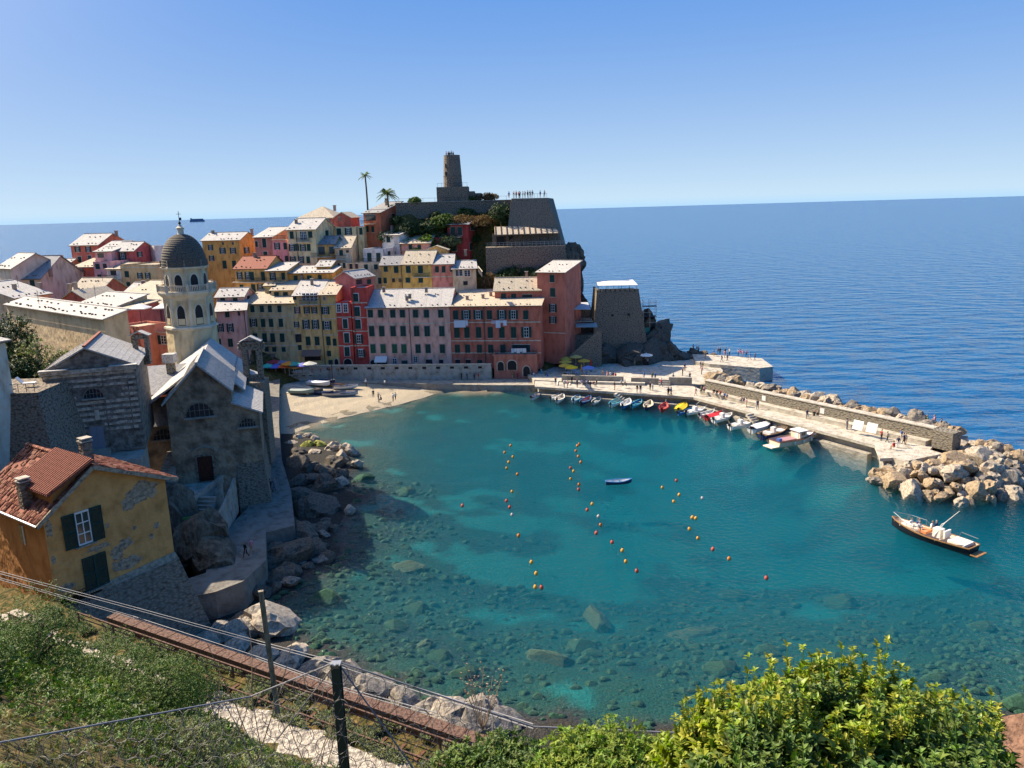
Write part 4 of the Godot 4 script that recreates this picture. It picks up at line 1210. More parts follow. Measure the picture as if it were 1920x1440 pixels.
# ------------------------------------------------------------------ yellow house
func yellow_house() -> void:
	var o := thing("yellow_house", "peeling yellow house with red tile roof and green shutters", "house", Vector3(-37.61, 7.8, -59.19), 0.9517)
	var W := 10.53
	var D := 11.0
	var pk := 4.15
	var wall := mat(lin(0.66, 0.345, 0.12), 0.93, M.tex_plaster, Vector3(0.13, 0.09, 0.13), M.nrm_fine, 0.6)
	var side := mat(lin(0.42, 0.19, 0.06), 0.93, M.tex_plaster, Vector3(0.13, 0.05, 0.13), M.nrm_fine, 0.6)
	var bare := mat(lin(0.43, 0.37, 0.29), 0.95, M.tex_rock, Vector3(0.3, 0.3, 0.3), M.nrm_rock, 0.7)
	var st := stn()
	quad(st, Vector3(0, 0, 0), Vector3(0, 7.3, 0), Vector3(W, 7.6, 0), Vector3(W, 0, 0))
	tri(st, Vector3(0, 7.3, 0), Vector3(pk, 10.4, 0), Vector3(W, 7.6, 0))
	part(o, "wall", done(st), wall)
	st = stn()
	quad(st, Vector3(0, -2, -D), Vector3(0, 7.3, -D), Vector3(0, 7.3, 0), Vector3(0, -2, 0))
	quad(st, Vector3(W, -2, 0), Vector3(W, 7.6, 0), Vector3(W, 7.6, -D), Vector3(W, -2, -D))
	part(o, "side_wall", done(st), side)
	# bare render where the paint has come off, each patch a ragged sheet just proud of the wall
	var pr := RandomNumberGenerator.new()
	pr.seed = 77
	for p in [[8.4, 6.9, 1.9, 1.2], [6.9, 6.2, 0.8, 0.9], [1.0, 0.9, 1.0, 0.45], [5.4, 2.2, 0.8, 0.9], [6.2, 2.8, 0.9, 0.6], [6.1, 1.0, 2.0, 0.8], [3.9, 4.9 - 1.6, 1.2, 0.35], [9.2, 3.4, 0.35, 0.4], [0.35, 6.3, 0.35, 0.9], [4.9, 4.9, 0.25, 0.3], [7.2, 3.9, 0.3, 0.25], [8.6, 2.6, 0.3, 0.35], [0.3, 3.6, 0.25, 0.5]]:
		var ps := stn()
		var n := 44
		var ring := []
		for k in n:
			var a := TAU * k / n
			var r := 0.5 + 0.22 * pr.randf() + 0.32 * absf(sin(a * 2.5 + p[0] * 3.0)) * (0.6 + 0.4 * sin(a * 5.0 + p[1]))
			var x := clampf(p[0] + cos(a) * p[2] * r, 0.03, W - 0.05)
			var ymax := 7.2 + (3.0 * x / pk if x < pk else 3.1 - (x - pk) * 0.44)
			ring.append(Vector3(x, clampf(p[1] + sin(a) * p[3] * r, 0.05, ymax), 0.012))
		for k in n: tri(ps, Vector3(p[0], p[1], 0.014), ring[(k + 1) % n], ring[k])
		part(o, "bare_patch", done(ps), bare)
	# battered stone base down to the rocks
	st = stn()
	quad(st, Vector3(3.6, -0.55, 0.35), Vector3(3.6, 0.0, 0.05), Vector3(W + 0.02, 0.35, 0.05), Vector3(W + 0.15, -0.3, 0.5))
	part(o, "base_ledge", done(st), bare)
	st = stn()
	quad(st, Vector3(-4, -7.5, 2.4), Vector3(-4, -0.6, 0.3), Vector3(W + 0.1, -0.2, 0.45), Vector3(W + 1.6, -7.6, 2.2))
	quad(st, Vector3(W + 1.6, -7.6, 2.2), Vector3(W + 0.1, -0.2, 0.45), Vector3(W + 0.1, 0, -D), Vector3(W + 2, -7.6, -D))
	part(o, "stone_base", done(st), M.stone)
	var roof := Node3D.new()
	roof.name = "roof"
	o.add_child(roof, true)
	# rows of curved tiles, each tile strip real geometry
	var slopes := [[Vector3(-0.7, 6.95, 0), Vector3(pk, 10.6, 0)], [Vector3(W + 0.9, 7.3, 0), Vector3(pk, 10.6, 0)]]
	for s in slopes:
		var a: Vector3 = s[0]
		var b: Vector3 = s[1]
		st = stn()
		slab(st, Vector3(a.x, a.y, 0.6), Vector3(b.x, b.y, 0.6), Vector3(b.x, b.y, -D), Vector3(a.x, a.y, -D), 0.14)
		part(roof, "slope", done(st), M.tile_red)
		var up := (b - a)
		var rowsn := 15
		for t in 3:
			st = stn()
			for i in rowsn:
				for j in 38:
					if rng.randi() % 3 != t: continue
					var z := 0.6 - (j + 0.5) * 0.3
					var p0 := a + up * (i / float(rowsn)) + Vector3(0, 0.10, z)
					var p1 := a + up * ((i + 1.08) / float(rowsn)) + Vector3(0, 0.05, z)
					for h in 3:
						var u0 := -0.14 + h * 0.095
						var u1 := u0 + 0.095
						var l0 := 0.07 * sin(PI * h / 3.0)
						var l1 := 0.07 * sin(PI * (h + 1) / 3.0)
						quad(st, p0 + Vector3(0, l0, u0), p1 + Vector3(0, l0, u0), p1 + Vector3(0, l1, u1), p0 + Vector3(0, l1, u1))
			tag(part(roof, "tile_field", done(st), M["tile_%d" % t]), "", "", "", "stuff")
	for k in 36: part(roof, "ridge_tile", ridge_tile(), M["tile_%d" % (k % 3)], Vector3(pk, 10.72, 0.5 - k * 0.32))
	# raised roof over the stair head on the near slope
	var rz := Node3D.new()
	rz.name = "raised_dormer"
	roof.add_child(rz, true)
	st = stn()
	quad(st, Vector3(0.9, 7.9, 0.02), Vector3(0.9, 9.2, 0.02), Vector3(pk, 10.6, 0.02), Vector3(pk, 10.2, 0.02))
	quad(st, Vector3(0.9, 7.9, -5), Vector3(0.9, 9.2, -5), Vector3(0.9, 9.2, 0.02), Vector3(0.9, 7.9, 0.02))
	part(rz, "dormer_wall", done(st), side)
	st = stn()
	slab(st, Vector3(0.3, 9.15, 0.7), Vector3(pk + 0.1, 11.1, 0.7), Vector3(pk + 0.1, 11.1, -5.6), Vector3(0.3, 9.15, -5.6), 0.14)
	for i in 8:
		for j in 20:
			var z := 0.55 - j * 0.31
			var p := Vector3(lerpf(0.3, pk, i / 8.0), lerpf(9.27, 11.2, i / 8.0), z)
			add_bar(st, p, p + Vector3(0.5, 0.24, 0), 0.16, 0.1)
	part(rz, "dormer_roof", done(st), M.tile_1)
	# verge, eaves board and gutter
	st = stn()
	add_bar(st, Vector3(-0.75, 6.82, 0.55), Vector3(pk, 10.42, 0.55), 0.16, 0.34)
	add_bar(st, Vector3(W + 0.9, 7.16, 0.55), Vector3(pk, 10.42, 0.55), 0.16, 0.34)
	part(o, "verge", done(st), bare)
	st = stn()
	add_tube(st, [Vector3(-0.78, 6.9, 0.6), Vector3(-0.78, 6.85, -D)], 0.1, 0.1, 8)
	part(o, "gutter", done(st), M.steel)
	for c in [[0.3, 8.0, -3.2, 1.9], [pk + 0.6, 10.5, -1.4, 1.9]]:
		var ch := Node3D.new()
		ch.name = "chimney"
		roof.add_child(ch, true)
		ch.position = Vector3(c[0], c[1], c[2])
		cube(ch, "stack", M.stone, Vector3(0, 0.5, 0), Vector3(0.8, 2.2, 0.75))
		cube(ch, "cap", M.concrete, Vector3(0, 1.75, 0), Vector3(0.95, 0.1, 0.9))
		cube(ch, "cap", M.concrete, Vector3(0, 2.0, 0), Vector3(0.9, 0.1, 0.85))
		cube(ch, "flue", M.stone, Vector3(0, 1.86, 0), Vector3(0.6, 0.25, 0.55))
	# window with open shutters; closed shutter door below
	var w := Node3D.new()
	w.name = "window"
	o.add_child(w, true)
	w.position = Vector3(2.95, 5.45, 0)
	cube(w, "pane", M.glass, Vector3(0, 0, 0.02), Vector3(0.95, 2.75, 0.05))
	part(w, "frame", frame_mesh(), M.white, Vector3(0, 0, 0.05), Vector3(1.15, 2.9, 0.1))
	cube(w, "sill", bare, Vector3(0, -1.55, 0.12), Vector3(1.8, 0.12, 0.3))
	var sh := stn()
	for s in [-1, 1]: add_box(sh, Vector3(0.47 * s, 0, 0), Vector3(0.07, 2.95, 0.06))
	for y in [-1.42, 0.0, 1.42]: add_box(sh, Vector3(0, y, 0), Vector3(0.88, 0.12, 0.06))
	for k in 40: add_box(sh, Vector3(0, -1.36 + k * 0.07, 0), Vector3(0.88, 0.05, 0.02), Basis(Vector3.RIGHT, 0.6))
	var shm := done(sh)
	for s in [-1, 1]: part(w, "shutter", shm, M.shutter_near, Vector3(1.12 * s, 0, 0.1))
	w = Node3D.new()
	w.name = "window"
	o.add_child(w, true)
	w.position = Vector3(3.4, 1.35, 0)
	for s in [-1, 1]: part(w, "shutter", shm, M.shutter_near, Vector3(0.5 * s, 0, 0.08))
	cube(w, "sill", bare, Vector3(0, -1.55, 0.12), Vector3(2.4, 0.14, 0.35))
	var sw := Node3D.new()
	sw.name = "window"
	o.add_child(sw, true)
	sw.position = Vector3(-0.02, 5.0, -4.2)
	cube(sw, "pane", M.glass, Vector3(-0.02, 0, 0), Vector3(0.06, 1.6, 0.7))
	cube(sw, "frame", M.white, Vector3(-0.05, 0, 0.4), Vector3(0.08, 1.7, 0.08))
	st = stn()
	for k in 26: add_box(st, Vector3(-2.2 + k * 0.2, 0.0, 0.8), Vector3(0.03, 1.3, 0.03))
	for y in [-0.5, 0.6]: add_box(st, Vector3(0.3, y, 0.8), Vector3(5.2, 0.05, 0.05))
	part(o, "railing", done(st), M.iron)

func ridge_tile() -> ArrayMesh:
	if not shared.has("ridge_tile"):
		var st := stn()
		for k in 5:
			var a := PI * k / 5
			var b := PI * (k + 1) / 5
			quad(st, Vector3(cos(a) * 0.2, sin(a) * 0.14, 0.17), Vector3(cos(a) * 0.17, sin(a) * 0.12, -0.17), Vector3(cos(b) * 0.17, sin(b) * 0.12, -0.17), Vector3(cos(b) * 0.2, sin(b) * 0.14, 0.17))
		shared.ridge_tile = done(st)
	return shared.ridge_tile

# ------------------------------------------------------------------ boats
func hull(L: float, B: float, Hh: float, transom: float) -> Array:
	# lofted hull: stations from stern (x = 0) to bow (x = L); returns outside, inside and gunwale meshes
	var n := 14
	var secs := []
	for i in n + 1:
		var f := i / float(n)
		var half := B / 2 * (lerpf(transom, 1.0, sin(minf(f / 0.45, 1.0) * PI / 2)) if f < 0.45 else pow(maxf(0.0, cos((f - 0.45) / 0.55 * PI / 2)), 0.72))
		half = maxf(half, 0.03)
		var sheer := Hh * (1.0 + 0.55 * pow(maxf(0.0, f - 0.4) / 0.6, 2.0) + 0.12 * pow(1 - f, 2.0))
		var keel := -0.25 * Hh + 0.6 * Hh * pow(maxf(0.0, f - 0.75) / 0.25, 2.0)
		var ring := []
		for k in 7:
			var a := k / 6.0 * PI
			ring.append(Vector3(f * L, lerpf(keel, sheer, 1.0 - pow(sin(a), 0.7)), -cos(a) * half * (0.55 + 0.45 * absf(cos(a)) if absf(cos(a)) > 0.01 else 0.0)))
		secs.append(ring)
	var out := stn()
	for i in n:
		for k in 6: quad(out, secs[i][k], secs[i + 1][k], secs[i + 1][k + 1], secs[i][k + 1])
	for k in range(1, 6): tri(out, secs[0][0], secs[0][k], secs[0][k + 1])
	var inn := stn()
	for i in n:
		var fl := []
		for j in 2:
			var r: Array = secs[i + j]
			var fy: float = lerpf(r[3].y, r[0].y, 0.35)
			fl.append([r[0] * Vector3(1, 1, 0.86) - Vector3(0, 0.02, 0), Vector3(r[0].x, fy, r[0].z * 0.62), Vector3(r[6].x, fy, r[6].z * 0.62), r[6] * Vector3(1, 1, 0.86) - Vector3(0, 0.02, 0)])
		for k in 3: quad(inn, fl[0][k], fl[0][k + 1], fl[1][k + 1], fl[1][k])
	var gun := stn()
	for i in n:
		for s in [0, 6]: add_bar(gun, secs[i][s] + Vector3(0, 0.02, 0), secs[i + 1][s] + Vector3(0, 0.02, 0), 0.11, 0.09)
	add_bar(gun, secs[0][0], secs[0][6], 0.11, 0.1)
	return [done(out), done(inn), done(gun)]

func boat(at: Vector3, heading: float, L: float, label: String, group: String, hullc: Array, inc: Array, gunc: Array, kind := 0) -> Node3D:
	var key := "hull%.1f_%d" % [L, kind % 10]
	if not shared.has(key): shared[key] = hull(L, L * (0.36 if kind % 10 != 3 else 0.30), L * 0.115, 0.42 if kind % 10 == 0 else 0.8)
	var h: Array = shared[key]
	var o := thing("boat", label, "boat", at, heading, group)
	part(o, "hull", h[0], paint(hullc[0], hullc[1], hullc[2], 0.35), Vector3(-L / 2, 0, 0))
	part(o, "inside", h[1], paint(inc[0], inc[1], inc[2], 0.5), Vector3(-L / 2, 0, 0))
	part(o, "gunwale", h[2], paint(gunc[0], gunc[1], gunc[2], 0.4), Vector3(-L / 2, 0, 0))
	var hh := L * 0.115
	for f in [0.3, 0.55]: cube(o, "thwart", paint(gunc[0] * 0.8, gunc[1] * 0.75, gunc[2] * 0.6, 0.6), Vector3(-L / 2 + f * L, hh * 0.72, 0), Vector3(0.28, 0.05, L * 0.27))
	if kind < 10:
		var m := Node3D.new()
		m.name = "outboard_motor"
		o.add_child(m, true)
		m.position = Vector3(-L / 2 - 0.18, hh, 0)
		cube(m, "cowl", M.dark if kind != 3 else M.white, Vector3(-0.05, 0.28, 0), Vector3(0.42, 0.4, 0.3))
		cube(m, "leg", M.iron, Vector3(-0.02, -0.35, 0), Vector3(0.16, 1.0, 0.1))
		var rp := stn()
		add_bar(rp, Vector3(L / 2 - 0.1, hh * 1.5, 0), Vector3(L / 2 + 2.2, 1.9, rng.randf_range(-0.6, 0.6)), 0.03)
		part(o, "mooring_line", done(rp), M.white)
	if kind % 10 == 2:
		cube(o, "console", M.white, Vector3(-L * 0.05, hh + 0.35, 0), Vector3(0.7, 0.9, 0.7))
		cube(o, "windscreen", M.glass, Vector3(L * 0.01, hh + 0.95, 0), Vector3(0.06, 0.4, 0.7), Vector3(0, 0, 0.3))
		cube(o, "seat", paint(0.6, 0.58, 0.55), Vector3(-L * 0.26, hh + 0.05, 0), Vector3(0.7, 0.4, L * 0.22))
		var fd := stn()
		for s in [[0.62, 0.22], [0.75, 0.18]]: add_box(fd, Vector3(-L / 2 + s[0] * L, hh * 1.02, 0), Vector3(L * 0.14, 0.06, L * s[1]))
		part(o, "foredeck", done(fd), M.white)
	if kind % 10 == 1:
		var cv := stn()
		for i in 8:
			var f0 := 0.05 + i * 0.11
			var f1 := f0 + 0.11
			var w0 := L * 0.175 * sin(PI * (0.2 + f0 * 0.75))
			var w1 := L * 0.175 * sin(PI * (0.2 + f1 * 0.75))
			for s in [-1, 1]:
				quad(cv, Vector3(-L / 2 + f0 * L, hh * 1.55, 0), Vector3(-L / 2 + f1 * L, hh * 1.55, 0), Vector3(-L / 2 + f1 * L, hh * 1.08, w1 * s), Vector3(-L / 2 + f0 * L, hh * 1.08, w0 * s))
		part(o, "tarpaulin", done(cv), paint(inc[0], inc[1], inc[2], 0.7))
	return o

func tour_boat(at: Vector3, heading: float) -> void:
	var o := thing("tour_boat", "dark-hulled wooden tour boat with passengers leaving the bay", "boat", at, heading)
	var L := 9.6
	var h := hull(L, 2.9, 0.85, 0.75)
	var wood := mat(lin(0.42, 0.24, 0.10), 0.5, M.tex_rock, Vector3(0.3, 0.3, 2.0))
	part(o, "hull", h[0], paint(0.012, 0.013, 0.02, 0.25), Vector3(-L / 2, 0, 0))
	part(o, "deck", h[1], paint(0.62, 0.48, 0.36), Vector3(-L / 2, 0.12, 0))
	part(o, "gunwale", h[2], wood, Vector3(-L / 2, 0.04, 0), Vector3(1, 1, 1.01))
	for k in 2:
		var st := stn()
		for i in 12:
			var f := 0.02 + i * 0.075
			add_bar(st, Vector3(-L / 2 + f * L, 0.28 + k * 0.24 + 0.1 * pow(f, 2), 1.46 * (1.0 if f < 0.5 else cos((f - 0.5) * 2.6)) + 0.02), Vector3(-L / 2 + (f + 0.075) * L, 0.28 + k * 0.24 + 0.1 * pow(f + 0.075, 2), 1.46 * (1.0 if f + 0.075 < 0.5 else cos((f - 0.425) * 2.6)) + 0.02), 0.035)
		part(o, "rubbing_strake", done(st), M.white)
	cube(o, "console", paint(0.7, 0.66, 0.58), Vector3(-0.8, 1.3, 0), Vector3(0.9, 1.0, 0.9))
	cube(o, "seat_back", paint(0.75, 0.72, 0.62), Vector3(-1.7, 1.4, 0.1), Vector3(0.2, 0.8, 1.2))
	cube(o, "sun_bed", paint(0.72, 0.66, 0.55), Vector3(-3.3, 1.02, 0), Vector3(1.9, 0.3, 1.9))
	cube(o, "cushion", paint(0.66, 0.25, 0.10), Vector3(0.6, 1.05, -0.2), Vector3(0.9, 0.3, 1.3))
	cube(o, "bow_cushion", paint(0.68, 0.58, 0.46), Vector3(2.3, 1.0, 0), Vector3(2.2, 0.25, 1.5))
	cube(o, "swim_platform", wood, Vector3(-L / 2 - 0.5, 0.35, 0), Vector3(0.8, 0.1, 1.9))
	var st := stn()
	for s in [-1, 1]:
		add_tube(st, [Vector3(0.6, 1.1, 1.35 * s), Vector3(1.4, 1.7, 1.3 * s), Vector3(3.0, 1.85, 1.0 * s), Vector3(4.6, 2.0, 0.1 * s)], 0.03, 0.03, 5)
		for k in 4: add_box(st, Vector3(1.4 + k * 0.95, 1.4, (1.3 - k * 0.3) * s), Vector3(0.04, 0.8, 0.04))
		add_tube(st, [Vector3(-2.4, 1.1, 1.35 * s), Vector3(-2.6, 1.6, 1.35 * s), Vector3(-4.6, 1.6, 1.05 * s)], 0.03, 0.03, 5)
	part(o, "rail", done(st), M.steel)
	st = stn()
	add_tube(st, [Vector3(-0.6, 0.9, -0.5), Vector3(-1.6, 2.8, -0.3), Vector3(-3.0, 4.6, -0.2)], 0.06, 0.03, 6)
	add_tube(st, [Vector3(-0.3, 0.9, 0.5), Vector3(-1.0, 2.3, 0.1), Vector3(-1.6, 2.8, -0.3)], 0.04, 0.03, 6)
	part(o, "mast", done(st), M.white)

func gozzo(at: Vector3, heading: float) -> void:
	var o := thing("ferry_boat", "cream wooden passenger boat with low cabin moored at mole", "boat", at, heading)
	var L := 8.6
	var h := hull(L, 2.9, 1.0, 0.85)
	part(o, "hull", h[0], paint(0.58, 0.50, 0.38, 0.4), Vector3(-L / 2, 0, 0))
	part(o, "deck", h[1], paint(0.5, 0.36, 0.26), Vector3(-L / 2, 0.2, 0))
	part(o, "gunwale", h[2], paint(0.14, 0.05, 0.03, 0.4), Vector3(-L / 2, 0.03, 0), Vector3(1, 1, 1.02))
	var wall := paint(0.66, 0.58, 0.42)
	cube(o, "cabin_wall", wall, Vector3(0.8, 1.5, 0), Vector3(1.5, 1.3, 1.9))
	cube(o, "cabin_roof", M.white, Vector3(0.8, 2.2, 0), Vector3(1.9, 0.12, 2.2))
	for s in [-1, 1]: cube(o, "cabin_window", M.glass, Vector3(0.8, 1.75, 0.96 * s), Vector3(0.8, 0.5, 0.04))
	cube(o, "cabin_door", M.white, Vector3(0.04, 1.45, 0.3), Vector3(0.05, 1.1, 0.7))
	cube(o, "stern_platform", wall, Vector3(-L / 2 - 0.7, 0.35, 0), Vector3(1.5, 0.14, 2.0))
	cube(o, "foredeck", M.white, Vector3(2.9, 1.28, 0), Vector3(1.9, 0.14, 1.4))
	cube(o, "bench", paint(0.35, 0.2, 0.2), Vector3(-1.6, 1.0, 0), Vector3(2.4, 0.3, 1.6))
	cube(o, "engine_cover", paint(0.06, 0.12, 0.35), Vector3(-3.6, 1.2, 0.3), Vector3(0.6, 0.6, 0.6))
	for x in [-1.5, 0.4, 2.4]:
		var st := stn()
		add_lathe(st, [Vector2(0, 0), Vector2(0.12, 0.1), Vector2(0.14, 0.5), Vector2(0, 0.62)], 8)
		part(o, "fender", done(st), M.white, Vector3(x, 0.35, 1.5 if x < 1 else 1.15))

# ------------------------------------------------------------------ people
var poses := {}
func body(pose: String) -> Array:
	# tapered bones joined by a smooth minimum and meshed as surface nets; returns points, triangles and the garment of each point
	if poses.has(pose): return poses[pose]
	var b := []  # [a, b, ra, rb, garment]: 0 skin 1 top 2 legs 3 hair 4 shoes
	var hip := 0.92
	var lean := 0.0
	var fL := Vector3(0.02, 0.06, 0.1)
	var fR := Vector3(0.02, 0.06, -0.1)
	var kL := Vector3(0.02, 0.5, 0.1)
	var kR := Vector3(0.02, 0.5, -0.1)
	var hL := Vector3(0.06, 0.80, 0.28)
	var hR := Vector3(0.06, 0.80, -0.28)
	var eL := Vector3(-0.02, 1.1, 0.25)
	var eR := Vector3(-0.02, 1.1, -0.25)
	if pose == "walk":
		fL = Vector3(0.30, 0.08, 0.09); kL = Vector3(0.17, 0.49, 0.09); fR = Vector3(-0.30, 0.1, -0.09); kR = Vector3(-0.04, 0.48, -0.09)
		hL = Vector3(-0.2, 0.86, 0.25); eL = Vector3(-0.12, 1.12, 0.25); hR = Vector3(0.24, 0.9, -0.24); eR = Vector3(0.04, 1.1, -0.26); lean = 0.04
	elif pose == "sit":
		hip = 0.48
		fL = Vector3(0.48, 0.06, 0.12); fR = Vector3(0.46, 0.06, -0.12); kL = Vector3(0.42, 0.5, 0.12); kR = Vector3(0.42, 0.5, -0.12)
		hL = Vector3(0.34, 0.58, 0.16); hR = Vector3(0.34, 0.58, -0.14); eL = Vector3(0.08, 0.72, 0.27); eR = Vector3(0.08, 0.72, -0.27); lean = 0.05
	elif pose == "photo":
		hL = Vector3(0.32, 1.46, 0.06); hR = Vector3(0.32, 1.46, -0.06); eL = Vector3(0.18, 1.18, 0.22); eR = Vector3(0.18, 1.18, -0.22)
	var p := Vector3(0, hip, 0)
	var sh := Vector3(lean, hip + 0.50, 0)
	var hd := Vector3(lean * 1.6 + 0.03, hip + 0.72, 0)
	b.append([p + Vector3(0, 0.0, 0.07), p + Vector3(0, 0.0, -0.07), 0.12, 0.12, 2])
	b.append([p + Vector3(0, 0.08, 0), sh - Vector3(0, 0.13, 0), 0.135, 0.165, 1])
	b.append([sh + Vector3(0, -0.05, 0.14), sh + Vector3(0, -0.05, -0.14), 0.075, 0.075, 1])
	b.append([sh, hd - Vector3(0.02, 0.06, 0), 0.055, 0.05, 0])
	b.append([hd - Vector3(0, 0.03, 0), hd + Vector3(0.0, 0.05, 0), 0.085, 0.095, 0])
	b.append([hd + Vector3(-0.03, 0.06, 0), hd + Vector3(-0.045, 0.0, 0), 0.1, 0.09, 3])
	b.append([hd + Vector3(0.09, -0.01, 0), hd + Vector3(0.1, -0.03, 0), 0.018, 0.02, 0])
	for s in [[kL, fL, hL, eL, 1.0], [kR, fR, hR, eR, -1.0]]:
		b.append([p + Vector3(0, -0.03, 0.09 * s[4]), s[0], 0.085, 0.06, 2])
		b.append([s[0], s[1] + Vector3(-0.02, 0.02, 0), 0.058, 0.042, 2])
		b.append([s[1] + Vector3(-0.03, -0.01, 0), s[1] + Vector3(0.14, -0.03, 0), 0.045, 0.035, 4])
		b.append([sh + Vector3(0, -0.06, 0.17 * s[4]), s[3], 0.056, 0.045, 1])
		b.append([s[3], s[2], 0.042, 0.032, 0])
		b.append([s[2], s[2] + (s[2] - s[3]).normalized() * 0.09, 0.034, 0.026, 0])
	var cell := 0.042
	var lo := Vector3(-0.5, -0.06, -0.42)
	var n := Vector3i(int(1.2 / cell), int((hip + 1.0) / cell), int(0.84 / cell))
	var fld := PackedFloat32Array()
	fld.resize((n.x + 1) * (n.y + 1) * (n.z + 1))
	fld.fill(1.0)
	var at := func(i: int, j: int, k: int) -> int: return (j * (n.z + 1) + k) * (n.x + 1) + i
	for bone in b:
		var a: Vector3 = bone[0]
		var c: Vector3 = bone[1]
		var pad := 0.16
		var mn := ((a.min(c) - Vector3.ONE * pad - lo) / cell).floor()
		var mx := ((a.max(c) + Vector3.ONE * pad - lo) / cell).ceil()
		var ac := c - a
		var l2 := maxf(ac.length_squared(), 1e-6)
		for j in range(maxi(0, int(mn.y)), mini(n.y, int(mx.y)) + 1):
			for k in range(maxi(0, int(mn.z)), mini(n.z, int(mx.z)) + 1):
				for i in range(maxi(0, int(mn.x)), mini(n.x, int(mx.x)) + 1):
					var q := lo + Vector3(i, j, k) * cell
					var t := clampf((q - a).dot(ac) / l2, 0, 1)
					var d: float = q.distance_to(a + ac * t) - lerpf(bone[2], bone[3], t)
					var id: int = at.call(i, j, k)
					var e := fld[id]
					var hm := maxf(0.025 - absf(d - e), 0.0)
					fld[id] = minf(d, e) - hm * hm * 10.0
	var vid := {}
	var pts := PackedVector3Array()
	for j in n.y:
		for k in n.z:
			for i in n.x:
				var s := Vector3.ZERO
				var cnt := 0
				var cv := []
				for m in 8: cv.append(fld[at.call(i + (m & 1), j + ((m >> 1) & 1), k + ((m >> 2) & 1))])
				for m in 8:
					for ax in 3:
						var m2: int = m | (1 << ax)
						if m2 == m: continue
						if (cv[m] < 0) != (cv[m2] < 0):
							var t: float = cv[m] / (cv[m] - cv[m2])
							var pa := Vector3(m & 1, (m >> 1) & 1, (m >> 2) & 1)
							var pb := Vector3(m2 & 1, (m2 >> 1) & 1, (m2 >> 2) & 1)
							s += pa.lerp(pb, t)
							cnt += 1
				if cnt:
					vid[Vector3i(i, j, k)] = pts.size()
					pts.append(lo + (Vector3(i, j, k) + s / cnt) * cell)
	var tris := PackedInt32Array()
	for j in range(1, n.y):
		for k in range(1, n.z):
			for i in range(1, n.x):
				var v0 := fld[at.call(i, j, k)]
				for ax in 3:
					var e := [Vector3i(1, 0, 0), Vector3i(0, 1, 0), Vector3i(0, 0, 1)]
					var q: Vector3i = Vector3i(i, j, k) + e[ax]
					var v1 := fld[at.call(q.x, q.y, q.z)]
					if (v0 < 0) == (v1 < 0): continue
					var u: Vector3i = e[(ax + 1) % 3]
					var w: Vector3i = e[(ax + 2) % 3]
					var c := Vector3i(i, j, k)
					var f := [vid.get(c), vid.get(c - u), vid.get(c - u - w), vid.get(c - w)]
					if null in f: continue
					if v0 < 0: f.reverse()
					tris.append_array([f[0], f[1], f[2], f[0], f[2], f[3]])
	var wear := PackedInt32Array()
	for q in pts:
		var best := 1e9
		var g := 0
		for bone in b:
			var ac: Vector3 = bone[1] - bone[0]
			var t := clampf((q - bone[0]).dot(ac) / maxf(ac.length_squared(), 1e-6), 0, 1)
			var d: float = q.distance_to(bone[0] + ac * t) - lerpf(bone[2], bone[3], t)
			if d < best:
				best = d
				g = bone[4]
		wear.append(g)
	poses[pose] = [pts, tris, wear]
	return poses[pose]

var wardrobe := {}
const TOPS := {"white": Color(0.62, 0.61, 0.58), "black": Color(0.015, 0.015, 0.018), "navy": Color(0.02, 0.03, 0.08), "red": Color(0.42, 0.03, 0.03), "grey": Color(0.16, 0.16, 0.17), "blue": Color(0.05, 0.14, 0.36), "pink": Color(0.5, 0.22, 0.24), "beige": Color(0.42, 0.34, 0.24), "green": Color(0.08, 0.14, 0.06)}
const LEGS := {"black": Color(0.014, 0.014, 0.016), "jeans": Color(0.04, 0.07, 0.14), "beige": Color(0.36, 0.29, 0.2), "white": Color(0.55, 0.54, 0.5), "bare": Color(0.42, 0.24, 0.16)}
func person(at: Vector3, turn: float, pose: String, top: String, legs: String, where: String, group: String) -> void:
	var key := pose + top + legs
	if not wardrobe.has(key):
		var bd := body(pose)
		var hair: Color = [Color(0.02, 0.014, 0.01), Color(0.09, 0.05, 0.025), Color(0.2, 0.13, 0.06), Color(0.22, 0.21, 0.2)][wardrobe.size() % 4]
		var pal := [Color(0.45, 0.27, 0.19), TOPS[top], LEGS[legs], hair, Color(0.05, 0.045, 0.04)]
		var st := SurfaceTool.new()
		st.begin(Mesh.PRIMITIVE_TRIANGLES)
		for k in bd[0].size():
			st.set_color(pal[bd[2][k]])
			st.add_vertex(bd[0][k])
		for k in bd[1]: st.add_index(k)
		st.generate_normals()
		wardrobe[key] = st.commit()
	var verb: String = {"stand": "standing", "walk": "walking", "sit": "sitting", "photo": "photographing"}[pose]
	var lg := "jeans" if legs == "jeans" else ("shorts" if legs == "bare" else legs + " trousers")
	var o := part(self, "person", wardrobe[key], M.skin, at, Vector3.ONE * rng.randf_range(0.94, 1.06), Vector3(0, turn, 0))
	tag(o, "person in %s top and %s %s %s" % [top, lg, verb, where], "person", group)

